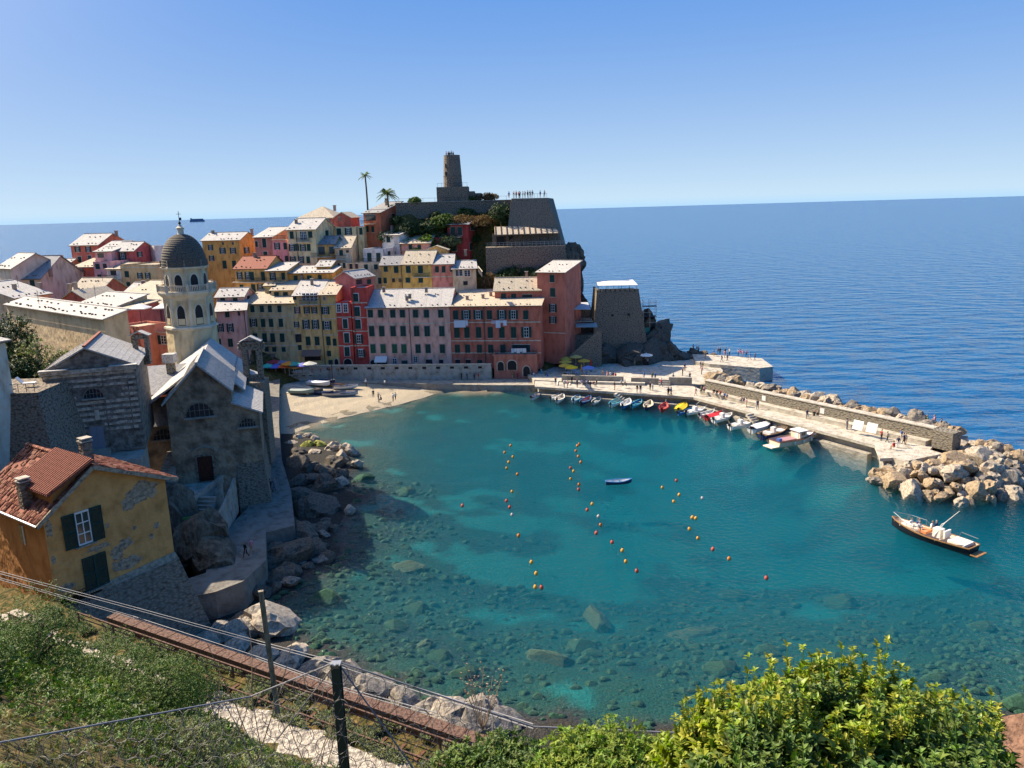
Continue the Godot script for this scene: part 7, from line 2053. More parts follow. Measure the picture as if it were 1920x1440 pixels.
func people() -> void:
	for d in [
		[Vector3(9.08, 2, -160.44), 4.34, "photo", "black", "jeans", "on the mole", "people on the mole"],
		[Vector3(10.69, 2, -158.15), 5.92, "photo", "white", "jeans", "on the mole", "people on the mole"],
		[Vector3(11.39, 2, -157.78), 2.95, "stand", "pink", "black", "on the mole", "people on the mole"],
		[Vector3(12.54, 2, -161.43), 1.57, "stand", "black", "black", "on the mole", "people on the mole"],
		[Vector3(13.35, 2, -157.99), 5.45, "stand", "navy", "black", "on the mole", "people on the mole"],
		[Vector3(15.55, 2, -156.32), 0.87, "stand", "black", "white", "on the mole", "people on the mole"],
		[Vector3(15.95, 2, -156.27), 6.11, "photo", "navy", "black", "on the mole", "people on the mole"],
		[Vector3(17.35, 2, -157.94), 6.17, "stand", "black", "black", "on the mole", "people on the mole"],
		[Vector3(20.62, 2, -154.76), 3.39, "stand", "black", "bare", "on the mole", "people on the mole"],
		[Vector3(24.64, 2, -151.59), 1.24, "stand", "black", "bare", "on the mole", "people on the mole"],
		[Vector3(25.28, 2, -151.51), 1.04, "stand", "black", "jeans", "on the mole", "people on the mole"],
		[Vector3(27.54, 2, -153.43), 5.13, "stand", "black", "black", "on the mole", "people on the mole"],
		[Vector3(27.95, 2, -152.93), 2.12, "photo", "white", "beige", "on the mole", "people on the mole"],
		[Vector3(30.12, 2, -148.34), 4.37, "walk", "black", "black", "on the mole", "people on the mole"],
		[Vector3(30.63, 2, -148.28), 0.36, "stand", "navy", "beige", "on the mole", "people on the mole"],
		[Vector3(30.27, 2, -156.26), 6.12, "walk", "red", "jeans", "on the mole", "people on the mole"],
		[Vector3(14.18, 2.5, -158), -0.9, "sit", "white", "beige", "on the mole", "people on the mole"],
		[Vector3(14.64, 2.5, -157.47), -0.9, "sit", "pink", "black", "on the mole", "people on the mole"],
		[Vector3(15.45, 2.5, -157.36), -0.9, "sit", "blue", "jeans", "on the mole", "people on the mole"],
		[Vector3(16.56, 2.5, -156.28), -0.9, "sit", "red", "black", "on the mole", "people on the mole"],
		[Vector3(22.17, 2.5, -156.48), -0.9, "sit", "white", "black", "on the mole", "people on the mole"],
		[Vector3(22.81, 2.5, -155.93), -0.9, "sit", "beige", "black", "on the mole", "people on the mole"],
		[Vector3(19.55, 2.2, -166.09), 2.16, "stand", "beige", "bare", "by the piazza parapet", "people on the piazza"],
		[Vector3(20.3, 2.2, -163.44), 2.91, "walk", "pink", "black", "by the piazza parapet", "people on the piazza"],
		[Vector3(20.31, 2.2, -164.45), 5.4, "photo", "grey", "white", "by the piazza parapet", "people on the piazza"],
		[Vector3(21.44, 2.2, -163.28), 1.31, "stand", "navy", "bare", "by the piazza parapet", "people on the piazza"],
		[Vector3(21.9, 2.2, -162.72), 2.13, "photo", "red", "bare", "by the piazza parapet", "people on the piazza"],
		[Vector3(20.98, 2.2, -163.85), 1.92, "photo", "white", "beige", "by the piazza parapet", "people on the piazza"],
		[Vector3(28.26, 2.2, -177.62), 1.94, "stand", "grey", "beige", "on the piazza", "people on the piazza"],
		[Vector3(30.71, 2.2, -177.86), 6.2, "stand", "black", "black", "on the piazza", "people on the piazza"],
		[Vector3(31.27, 2.2, -177.77), 4.65, "photo", "beige", "black", "on the piazza", "people on the piazza"],
		[Vector3(27.94, 2.2, -162.9), 2.65, "walk", "blue", "jeans", "on the piazza", "people on the piazza"],
		[Vector3(29.46, 2.2, -161.9), 5.03, "stand", "green", "jeans", "on the piazza", "people on the piazza"],
		[Vector3(30.07, 2.2, -161.82), 4.59, "walk", "blue", "black", "on the piazza", "people on the piazza"],
		[Vector3(33.51, 2.2, -160.17), 0.67, "stand", "grey", "white", "on the piazza", "people on the piazza"],
		[Vector3(36.6, 2.2, -165.3), 2.64, "stand", "black", "black", "on the piazza", "people on the piazza"],
		[Vector3(38.17, 2.2, -170.46), 5.35, "stand", "navy", "bare", "on the piazza", "people on the piazza"],
		[Vector3(37.06, 2.2, -160.68), 4.58, "photo", "navy", "jeans", "on the piazza", "people on the piazza"],
		[Vector3(42.23, 2.2, -172.68), 5.66, "stand", "black", "jeans", "on the piazza", "people on the piazza"],
		[Vector3(42.27, 2.2, -170.98), 6.03, "stand", "black", "bare", "on the piazza", "people on the piazza"],
		[Vector3(40.91, 2.2, -166.28), 3.09, "stand", "pink", "black", "on the piazza", "people on the piazza"],
		[Vector3(3.3, 1.2, -171.96), 2.27, "photo", "blue", "bare", "on the lower quay", "people on the quay"],
		[Vector3(4.38, 1.2, -170.75), 4.77, "walk", "grey", "beige", "on the lower quay", "people on the quay"],
		[Vector3(4.91, 1.2, -170.16), 5.25, "walk", "navy", "beige", "on the lower quay", "people on the quay"],
		[Vector3(6.68, 1.2, -175.31), 1.85, "walk", "blue", "beige", "on the lower quay", "people on the quay"],
		[Vector3(7.32, 1.2, -169.83), 0.07, "walk", "grey", "jeans", "on the lower quay", "people on the quay"],
		[Vector3(7.82, 1.2, -168.72), 1.72, "photo", "blue", "black", "on the lower quay", "people on the quay"],
		[Vector3(30.26, 2, -148.89), 5.01, "walk", "blue", "beige", "on the mole", "people on the mole"],
		[Vector3(30.65, 2, -148.42), 5.89, "walk", "black", "black", "on the mole", "people on the mole"],
		[Vector3(35.35, 2, -147.84), 2.57, "walk", "pink", "bare", "on the mole", "people on the mole"],
		[Vector3(42.17, 2, -137.97), 6.13, "stand", "pink", "beige", "on the mole", "people on the mole"],
		[Vector3(43.65, 2, -136.34), 1.04, "walk", "navy", "jeans", "on the mole", "people on the mole"],
		[Vector3(49.8, 2, -129.1), 5.25, "stand", "navy", "jeans", "on the mole", "people on the mole"],
		[Vector3(50.58, 2, -128.04), 4.21, "stand", "black", "black", "on the mole", "people on the mole"],
		[Vector3(51.03, 2, -127.67), 3.65, "stand", "black", "white", "on the mole", "people on the mole"],
		[Vector3(53.66, 2, -122.14), 5.45, "stand", "black", "jeans", "on the mole", "people on the mole"],
		[Vector3(38.27, 2.6, -145.76), -2.1, "sit", "black", "bare", "on the step by the sea wall", "people on the mole"],
		[Vector3(38.62, 2.6, -144.89), -2.1, "sit", "black", "jeans", "on the step by the sea wall", "people on the mole"],
		[Vector3(39.15, 2.6, -144.42), -2.1, "sit", "red", "black", "on the step by the sea wall", "people on the mole"],
		[Vector3(39.4, 2.6, -142.38), -2.1, "sit", "blue", "black", "on the step by the sea wall", "people on the mole"],
		[Vector3(39.6, 2.6, -141.56), -2.1, "sit", "grey", "bare", "on the step by the sea wall", "people on the mole"],
		[Vector3(36.36, 2.6, -147.68), -2.1, "sit", "green", "black", "on the step by the sea wall", "people on the mole"],
		[Vector3(36.92, 2.6, -147.61), -2.1, "sit", "pink", "black", "on the step by the sea wall", "people on the mole"],
		[Vector3(41.54, 2.6, -139.01), -2.1, "sit", "beige", "jeans", "on the step by the sea wall", "people on the mole"],
		[Vector3(41.87, 2.6, -138.59), -2.1, "sit", "navy", "jeans", "on the step by the sea wall", "people on the mole"],
		[Vector3(49.72, 2.6, -132.23), -2.1, "sit", "black", "beige", "on the step by the sea wall", "people on the mole"],
		[Vector3(42.36, 2, -143.71), 5.67, "stand", "red", "black", "on the mole", "people on the mole"],
		[Vector3(50.64, 2, -134.46), 5.37, "stand", "black", "bare", "on the mole", "people on the mole"],
		[Vector3(53.58, 2, -122.05), 6.06, "stand", "grey", "jeans", "on the mole", "people on the mole"],
		[Vector3(56.14, 2, -115.54), 3.42, "photo", "red", "black", "on the mole", "people on the mole"],
		[Vector3(56.5, 2, -114.32), 2.21, "walk", "beige", "black", "on the mole", "people on the mole"],
		[Vector3(56.84, 2, -111.72), 4.03, "stand", "navy", "white", "on the mole", "people on the mole"],
		[Vector3(58.47, 2, -113.26), 2.4, "walk", "navy", "black", "on the mole", "people on the mole"],
		[Vector3(58.66, 2, -113.24), 3.82, "stand", "beige", "bare", "on the mole", "people on the mole"],
		[Vector3(59.05, 2, -115.25), 2.4, "walk", "blue", "beige", "on the mole", "people on the mole"],
		[Vector3(55.67, 2.05, -110.57), 2.05, "sit", "red", "bare", "on the mole", "people on the mole"],
		[Vector3(64.38, 3.6, -121.45), 2.04, "sit", "beige", "jeans", "among the boulders", "people on the rocks"],
		[Vector3(65.77, 3.6, -118.61), 2.7, "sit", "pink", "jeans", "among the boulders", "people on the rocks"],
		[Vector3(64.71, 3.6, -118.73), 3.01, "sit", "green", "jeans", "among the boulders", "people on the rocks"],
		[Vector3(65.85, 3.6, -116.98), 5.37, "sit", "grey", "jeans", "among the boulders", "people on the rocks"],
		[Vector3(44.36, 3, -189.32), 6.16, "stand", "red", "black", "on the outer pier", "people on the outer pier"],
		[Vector3(45.01, 3, -188.25), 5.94, "stand", "black", "black", "on the outer pier", "people on the outer pier"],
		[Vector3(45.1, 3, -186.87), 3, "walk", "navy", "black", "on the outer pier", "people on the outer pier"],
		[Vector3(44.83, 3, -179.1), 1.54, "stand", "grey", "bare", "on the outer pier", "people on the outer pier"],
		[Vector3(47.66, 3, -182.48), 0.08, "stand", "blue", "bare", "on the outer pier", "people on the outer pier"],
		[Vector3(49.06, 3, -184.23), 2.98, "photo", "navy", "black", "on the outer pier", "people on the outer pier"],
		[Vector3(49.45, 3, -183.9), 0.97, "stand", "black", "black", "on the outer pier", "people on the outer pier"],
		[Vector3(47.56, 3, -175.01), 2.98, "walk", "black", "jeans", "on the outer pier", "people on the outer pier"],
		[Vector3(49.53, 3, -180.26), 0.1, "photo", "pink", "bare", "on the outer pier", "people on the outer pier"],
		[Vector3(50.76, 3, -183.95), 2.11, "stand", "black", "jeans", "on the outer pier", "people on the outer pier"],
		[Vector3(49.07, 3, -175.99), 2.2, "walk", "grey", "black", "on the outer pier", "people on the outer pier"],
		[Vector3(51.37, 3, -182.55), 3.47, "photo", "white", "black", "on the outer pier", "people on the outer pier"],
		[Vector3(53.03, 3, -181.25), 0.09, "stand", "pink", "jeans", "on the outer pier", "people on the outer pier"],
		[Vector3(53.38, 3, -180.68), 5.99, "stand", "red", "beige", "on the outer pier", "people on the outer pier"],
		[Vector3(53.76, 3, -180.24), 2.99, "stand", "pink", "bare", "on the outer pier", "people on the outer pier"],
		[Vector3(54.67, 3, -180.48), 4.76, "stand", "pink", "jeans", "on the outer pier", "people on the outer pier"],
		[Vector3(54.49, 3, -176.99), 2.72, "walk", "blue", "beige", "on the outer pier", "people on the outer pier"],
		[Vector3(55.4, 3, -176.24), 1.95, "walk", "grey", "jeans", "on the outer pier", "people on the outer pier"],
		[Vector3(-29.58, 1.25, -176.39), 3.13, "stand", "navy", "jeans", "on the lower quay", "people on the quay"],
		[Vector3(-24.1, 1.25, -174.56), 3.4, "walk", "navy", "jeans", "on the lower quay", "people on the quay"],
		[Vector3(-13.87, 1.25, -173.71), 0.3, "walk", "white", "bare", "on the lower quay", "people on the quay"],
		[Vector3(-11.2, 1.25, -172.28), 0.4, "stand", "black", "black", "on the lower quay", "people on the quay"],
		[Vector3(-9.96, 1.25, -172.11), 0.43, "stand", "black", "jeans", "on the lower quay", "people on the quay"],
		[Vector3(-8.33, 1.25, -171.89), 5.29, "stand", "grey", "black", "on the lower quay", "people on the quay"],
		[Vector3(-7.37, 1.25, -171.23), 0.7, "stand", "red", "bare", "on the lower quay", "people on the quay"],
		[Vector3(0.17, 1.25, -170.74), 2.75, "stand", "green", "beige", "on the lower quay", "people on the quay"],
		[Vector3(1.29, 1.25, -171.12), 1.01, "stand", "red", "jeans", "on the lower quay", "people on the quay"],
		[Vector3(3.32, 1.25, -172.44), 3.91, "stand", "white", "black", "on the lower quay", "people on the quay"],
		[Vector3(4.4, 1.25, -171.22), 4.68, "stand", "navy", "beige", "on the lower quay", "people on the quay"],
		[Vector3(4.85, 1.25, -170.11), 4.66, "walk", "white", "jeans", "on the lower quay", "people on the quay"],
		[Vector3(6.63, 1.25, -174.16), 1.98, "photo", "white", "jeans", "on the lower quay", "people on the quay"],
		[Vector3(7.48, 1.25, -170.8), 4.12, "photo", "navy", "jeans", "on the lower quay", "people on the quay"],
		[Vector3(-32.03, 0.9, -169.41), 5.74, "stand", "white", "black", "on the beach", "people on the beach"],
		[Vector3(-27.81, 0.9, -168.86), 0.87, "walk", "white", "jeans", "on the beach", "people on the beach"],
		[Vector3(-28.67, 0.9, -158.75), 1.85, "stand", "black", "black", "on the beach", "people on the beach"],
		[Vector3(-27.2, 0.9, -156), 5.72, "photo", "grey", "jeans", "on the beach", "people on the beach"],
		[Vector3(-26.43, 0.9, -154.77), 3.48, "sit", "black", "black", "on the beach", "people on the beach"],
		[Vector3(-24.03, 0.9, -154.86), 3.9, "stand", "white", "bare", "on the beach", "people on the beach"],
		[Vector3(-23.73, 0.9, -155.97), 5.23, "walk", "white", "black", "on the beach", "people on the beach"],
		[Vector3(0.58, 40.75, -203), 1.7, "stand", "blue", "bare", "on the fortress terrace", "people at the castle"],
		[Vector3(1.83, 40.75, -203), 2.72, "photo", "black", "beige", "on the fortress terrace", "people at the castle"],
		[Vector3(2.4, 40.75, -203), 3.93, "stand", "red", "black", "on the fortress terrace", "people at the castle"],
		[Vector3(3.08, 40.75, -203), 5.18, "stand", "red", "black", "on the fortress terrace", "people at the castle"],
		[Vector3(3.33, 40.75, -203), 5.26, "photo", "beige", "black", "on the fortress terrace", "people at the castle"],
		[Vector3(4.08, 40.75, -203), 3.18, "stand", "grey", "black", "on the fortress terrace", "people at the castle"],
		[Vector3(4.58, 40.75, -203), 0.9, "photo", "grey", "black", "on the fortress terrace", "people at the castle"],
		[Vector3(5.28, 40.75, -203), 0.7, "stand", "navy", "black", "on the fortress terrace", "people at the castle"],
		[Vector3(5.88, 40.75, -203), 4.21, "photo", "black", "black", "on the fortress terrace", "people at the castle"],
		[Vector3(6.46, 40.75, -203), 2, "stand", "grey", "white", "on the fortress terrace", "people at the castle"],
		[Vector3(8.41, 40.75, -203), 2.27, "stand", "blue", "beige", "on the fortress terrace", "people at the castle"],
		[Vector3(9.46, 40.75, -203), 4.83, "photo", "beige", "jeans", "on the fortress terrace", "people at the castle"],
		[Vector3(-15.45, 51.6, -214.2), 0.22, "stand", "red", "black", "on the watchtower", "people at the castle"],
		[Vector3(-14.88, 51.6, -214.2), 1.29, "stand", "black", "black", "on the watchtower", "people at the castle"],
		[Vector3(-14.49, 51.6, -214.2), 2.37, "stand", "black", "black", "on the watchtower", "people at the castle"],
		[Vector3(-14.1, 51.6, -214.2), 0.22, "stand", "black", "black", "on the watchtower", "people at the castle"],
		[Vector3(-13.65, 51.6, -214.2), 1.21, "stand", "black", "black", "on the watchtower", "people at the castle"],
		[Vector3(-31.74, 3, -97.53), 3.08, "walk", "black", "black", "on the shaded shore path", "people on the shore path"],
		[Vector3(-31.5, 3, -98.09), 5.89, "walk", "grey", "jeans", "on the shaded shore path", "people on the shore path"],
		[Vector3(-28.53, 3, -77.53), 4.15, "walk", "black", "black", "on the shaded shore path", "people on the shore path"],
		[Vector3(-28.22, 3, -78.47), 2.19, "walk", "pink", "bare", "on the shaded shore path", "people on the shore path"],
	]: person(d[0], d[1], d[2], d[3], d[4], d[5], d[6])

func boats() -> void:
	boat(Vector3(4.79, 0.02, -158.05), 1.13, 4.4, "white rowing boat with dark trim, first boat on the mole", "boats moored bow to the mole", [0.7, 0.69, 0.66], [0.45, 0.44, 0.42], [0.02, 0.035, 0.1], 0)
	boat(Vector3(8.64, 0.02, -156.96), 1.1, 3.6, "small pale blue boat, second from mole's landward end", "boats moored bow to the mole", [0.35, 0.5, 0.58], [0.7, 0.69, 0.66], [0.7, 0.69, 0.66], 0)
	boat(Vector3(9.65, 0.02, -155.28), 1.25, 4.8, "white boat beside the small pale blue boat", "boats moored bow to the mole", [0.7, 0.69, 0.66], [0.62, 0.55, 0.42], [0.7, 0.69, 0.66], 0)
	boat(Vector3(12.85, 0.02, -154.72), 1.25, 4.4, "white and light blue boat with open blue inside", "boats moored bow to the mole", [0.7, 0.69, 0.66], [0.35, 0.5, 0.58], [0.35, 0.5, 0.58], 0)
	boat(Vector3(14.62, 0.02, -152.82), 1.11, 5, "dark blue boat with red seats inside", "boats moored bow to the mole", [0.02, 0.035, 0.1], [0.4, 0.15, 0.14], [0.04, 0.16, 0.36], 0)
	boat(Vector3(16.71, 0.02, -152.57), 1.14, 4, "white and green boat next to landing steps", "boats moored bow to the mole", [0.7, 0.69, 0.66], [0.2, 0.32, 0.24], [0.7, 0.69, 0.66], 0)
	boat(Vector3(20.25, 0.02, -150.5), 1.07, 5.2, "white boat with pale turquoise rim past the steps", "boats moored bow to the mole", [0.7, 0.69, 0.66], [0.35, 0.5, 0.58], [0.08, 0.36, 0.45], 0)
	boat(Vector3(22.13, 0.02, -149.23), 1.18, 5.2, "white and sky blue boat with dark motor", "boats moored bow to the mole", [0.04, 0.16, 0.36], [0.7, 0.69, 0.66], [0.7, 0.69, 0.66], 0)
	boat(Vector3(24.1, 0.02, -149), 1.04, 4.8, "turquoise and blue boat beside the cream boat", "boats moored bow to the mole", [0.08, 0.36, 0.45], [0.04, 0.16, 0.36], [0.08, 0.36, 0.45], 0)
	boat(Vector3(26.19, 0.02, -147.56), 1.24, 5, "cream boat with black hull bottom", "boats moored bow to the mole", [0.02, 0.035, 0.1], [0.62, 0.55, 0.42], [0.62, 0.55, 0.42], 0)
	boat(Vector3(28.8, 0.02, -145.7), 1.24, 4.8, "red boat with red inside", "boats moored bow to the mole", [0.42, 0.04, 0.04], [0.4, 0.13, 0.11], [0.42, 0.04, 0.04], 0)
	boat(Vector3(32.08, 0.02, -145.16), 1.14, 5.4, "bright yellow boat with dark motor", "boats moored bow to the mole", [0.62, 0.44, 0.02], [0.62, 0.44, 0.02], [0.62, 0.44, 0.02], 1)
	boat(Vector3(32, 0.02, -142.06), 0.66, 4, "small blue boat with black motor beside yellow boat", "boats moored bow to the mole", [0.04, 0.16, 0.36], [0.02, 0.035, 0.1], [0.04, 0.16, 0.36], 0)
	boat(Vector3(34.08, 0.02, -142.2), 0.55, 4.6, "white motorboat with pale inside after the blue boat", "boats moored bow to the mole", [0.7, 0.69, 0.66], [0.7, 0.69, 0.66], [0.7, 0.69, 0.66], 2)
	boat(Vector3(35.63, 0.02, -140.2), 0.72, 4.4, "plain white boat left of the red-covered boat", "boats moored bow to the mole", [0.7, 0.69, 0.66], [0.45, 0.44, 0.42], [0.7, 0.69, 0.66], 0)
	boat(Vector3(36.62, 0.02, -138.66), 0.7, 4.8, "white boat under a bright red cover", "boats moored bow to the mole", [0.42, 0.04, 0.04], [0.55, 0.03, 0.04], [0.42, 0.04, 0.04], 1)
	boat(Vector3(37.67, 0.02, -136.8), 0.68, 5.2, "white speedboat with centre console right of red cover", "boats moored bow to the mole", [0.7, 0.69, 0.66], [0.7, 0.69, 0.66], [0.7, 0.69, 0.66], 2)
	boat(Vector3(39.58, 0.02, -131.92), 0.53, 5.4, "white inflatable-style motorboat with console and black band", "boats moored bow to the mole", [0.7, 0.69, 0.66], [0.62, 0.55, 0.42], [0.45, 0.44, 0.42], 2)
	boat(Vector3(42.55, 0.02, -130.33), 0.74, 6.4, "long white covered motorboat between two open ones", "boats moored bow to the mole", [0.7, 0.69, 0.66], [0.7, 0.69, 0.66], [0.02, 0.035, 0.1], 1)
	boat(Vector3(43.43, 0.02, -126.25), 0.61, 6.6, "dark-hulled wooden motorboat next to the cream passenger boat", "boats moored bow to the mole", [0.02, 0.035, 0.1], [0.62, 0.55, 0.42], [0.3, 0.17, 0.08], 2)
	boat(Vector3(45.1, 0.02, -133.96), 0.7, 5.2, "white covered motorboat tight against the landing", "boats moored bow to the mole", [0.7, 0.69, 0.66], [0.7, 0.69, 0.66], [0.45, 0.44, 0.42], 1)
	boat(Vector3(14.57, 0.02, -105.06), 0.08, 3.7, "small dark blue and white dinghy anchored alone in bay", "", [0.02, 0.035, 0.1], [0.7, 0.69, 0.66], [0.04, 0.16, 0.36], 10)
	boat(Vector3(-0.61, 0.02, -167.66), 0.25, 3.6, "pale inflatable dinghy at the foot of quay wall", "", [0.6, 0.6, 0.58], [0.45, 0.44, 0.42], [0.66, 0.66, 0.64], 10)
	boat(Vector3(-44.38, 1.42, -162.52), -0.15, 5.4, "grey-green boat lying nearest the church on the beach", "boats pulled up on the beach", [0.22, 0.28, 0.25], [0.3, 0.33, 0.3], [0.2, 0.32, 0.24], 11)
	boat(Vector3(-42.27, 1.65, -169.02), -0.35, 5.6, "white covered boat on the sand", "boats pulled up on the beach", [0.7, 0.69, 0.66], [0.6, 0.62, 0.66], [0.7, 0.69, 0.66], 11)
	boat(Vector3(-42.19, 1.32, -163.68), -0.2, 4.4, "dark green boat behind the grey-green boat", "boats pulled up on the beach", [0.05, 0.08, 0.06], [0.3, 0.17, 0.08], [0.02, 0.035, 0.1], 10)
	boat(Vector3(-39.68, 1.06, -162.5), -0.1, 4.2, "dark open boat in the middle of beach boats", "boats pulled up on the beach", [0.02, 0.035, 0.1], [0.45, 0.44, 0.42], [0.02, 0.035, 0.1], 10)
	boat(Vector3(-37.46, 0.87, -162.06), 0.05, 5, "grey boat with dark rim at the front of beach boats", "boats pulled up on the beach", [0.45, 0.44, 0.42], [0.2, 0.2, 0.2], [0.02, 0.035, 0.1], 10)
	boat(Vector3(-34.96, 0.7, -162.45), 0.08, 4.8, "pale blue boat nearest the water on the beach", "boats pulled up on the beach", [0.3, 0.36, 0.4], [0.5, 0.52, 0.52], [0.02, 0.035, 0.1], 10)
	boat(Vector3(-36.18, 1.09, -167.54), 0.1, 5.4, "white boat with dark rim at rear of beach boats", "boats pulled up on the beach", [0.7, 0.69, 0.66], [0.45, 0.44, 0.42], [0.02, 0.035, 0.1], 10)
	boat(Vector3(-38.52, 1.34, -168.82), -0.2, 4.4, "wooden boat with mast among the beach boats", "boats pulled up on the beach", [0.3, 0.17, 0.08], [0.3, 0.17, 0.08], [0.02, 0.035, 0.1], 10)
	boat(Vector3(-41.16, 1.7, -171.35), -0.4, 4.6, "black tarred boat by the ramp", "boats pulled up on the beach", [0.02, 0.035, 0.1], [0.02, 0.035, 0.1], [0.45, 0.44, 0.42], 10)
	tour_boat(Vector3(47.04, -0.05, -83.45), 2.12)
	person(Vector3(45.59, 0.72, -85.26), 5.03, "sit", "white", "white", "in the tour boat", "people in the tour boat")
	person(Vector3(46.33, 0.72, -85), 4.78, "sit", "blue", "white", "in the tour boat", "people in the tour boat")
	person(Vector3(45.99, 0.7, -84.21), 4.74, "sit", "white", "beige", "in the tour boat", "people in the tour boat")
	person(Vector3(47.57, 0.55, -83.54), 5.17, "stand", "navy", "black", "in the tour boat", "people in the tour boat")
	person(Vector3(47.35, 0.7, -84.1), 5.57, "sit", "white", "beige", "in the tour boat", "people in the tour boat")
	gozzo(Vector3(45.02, 0.1, -121.19), 0.44)

func mooring() -> void:
	buoys([
		["orange mooring buoy in the left line near the beach side", "mooring buoys", -0.54, -124.52, 0],
		["orange mooring buoy in the left line near the beach side", "mooring buoys", -1.49, -120.79, 0],
		["pale orange mooring buoy in the left line near the beach side", "mooring buoys", -0.17, -118.41, 1],
		["pale orange mooring buoy in the left line near the beach side", "mooring buoys", -0.83, -115.81, 1],
		["pale orange mooring buoy in the left line near the beach side", "mooring buoys", -1.11, -112.96, 1],
		["orange mooring buoy in the left line near the beach side", "mooring buoys", 0.38, -110.08, 0],
		["pale orange mooring buoy in the left line near the beach side", "mooring buoys", -0.38, -102.81, 1],
		["red mooring buoy in the left line near the beach side", "mooring buoys", -1.2, -99.39, 2],
		["red mooring buoy in the left line near the beach side", "mooring buoys", -0.79, -97.07, 2],
		["white mooring buoy in the left line near the beach side", "mooring buoys", -0.43, -94.34, 3],
		["orange mooring buoy in the left line near the beach side", "mooring buoys", 0.26, -87.75, 0],
		["pale orange mooring buoy in the left line near the beach side", "mooring buoys", 1.56, -80.41, 1],
		["pale orange mooring buoy in the left line near the beach side", "mooring buoys", 1.98, -77.63, 1],
		["pale orange mooring buoy in the left line near the beach side", "mooring buoys", 1.8, -74.54, 1],
		["red mooring buoy in the left line near the beach side", "mooring buoys", 2.46, -74.42, 2],
		["orange mooring buoy in the middle line of the bay", "mooring buoys", 10.82, -124.35, 0],
		["orange mooring buoy in the middle line of the bay", "mooring buoys", 10.32, -123.28, 0],
		["orange mooring buoy in the middle line of the bay", "mooring buoys", 9.93, -120.6, 0],
		["orange mooring buoy in the middle line of the bay", "mooring buoys", 10.04, -117.64, 0],
		["orange mooring buoy in the middle line of the bay", "mooring buoys", 10.09, -114.81, 0],
		["red mooring buoy in the middle line of the bay", "mooring buoys", 8.39, -112.27, 2],
		["pale orange mooring buoy in the middle line of the bay", "mooring buoys", 8.69, -110.71, 1],
		["pale orange mooring buoy in the middle line of the bay", "mooring buoys", 8.06, -107.38, 1],
		["orange mooring buoy in the middle line of the bay", "mooring buoys", 9.03, -104.92, 0],
		["red mooring buoy in the middle line of the bay", "mooring buoys", 8.78, -102.92, 2],
		["pale orange mooring buoy in the middle line of the bay", "mooring buoys", 10.01, -97.3, 1],
		["red mooring buoy in the middle line of the bay", "mooring buoys", 9.18, -95.31, 2],
		["white mooring buoy in the middle line of the bay", "mooring buoys", 10.33, -92.98, 3],
		["orange mooring buoy in the middle line of the bay", "mooring buoys", 10.37, -90.31, 0],
		["red mooring buoy in the middle line of the bay", "mooring buoys", 9.49, -87.84, 2],
		["red mooring buoy in the middle line of the bay", "mooring buoys", 11.05, -85.08, 2],
		["pale orange mooring buoy in the middle line of the bay", "mooring buoys", 11.88, -82.75, 1],
		["pale orange mooring buoy in the middle line of the bay", "mooring buoys", 11.9, -79.95, 1],
		["red mooring buoy in the middle line of the bay", "mooring buoys", 12.74, -77.58, 2],
		["red mooring buoy in the right line beyond the dinghy", "mooring buoys", 22.76, -105.43, 2],
		["pale orange mooring buoy in the right line beyond the dinghy", "mooring buoys", 20.3, -102.77, 1],
		["pale orange mooring buoy in the right line beyond the dinghy", "mooring buoys", 21.9, -99.73, 1],
		["pale orange mooring buoy in the right line beyond the dinghy", "mooring buoys", 20.77, -97.36, 1],
		["white mooring buoy in the right line beyond the dinghy", "mooring buoys", 24.71, -98.26, 3],
		["pale orange mooring buoy in the right line beyond the dinghy", "mooring buoys", 21.82, -91.75, 1],
		["pale orange mooring buoy in the right line beyond the dinghy", "mooring buoys", 22.2, -91.55, 1],
		["pale orange mooring buoy in the right line beyond the dinghy", "mooring buoys", 20.76, -88.28, 1],
		["pale orange mooring buoy in the right line beyond the dinghy", "mooring buoys", 21.12, -85.56, 1],
		["red mooring buoy in the right line beyond the dinghy", "mooring buoys", 22, -82.42, 2],
		["orange mooring buoy in the right line beyond the dinghy", "mooring buoys", 23.15, -79.93, 0],
		["red mooring buoy in the right line beyond the dinghy", "mooring buoys", 25.71, -75.11, 2],
		["lone red buoy drifting between the left line and shore", "mooring buoys", -6.99, -98.02, 2],
	])

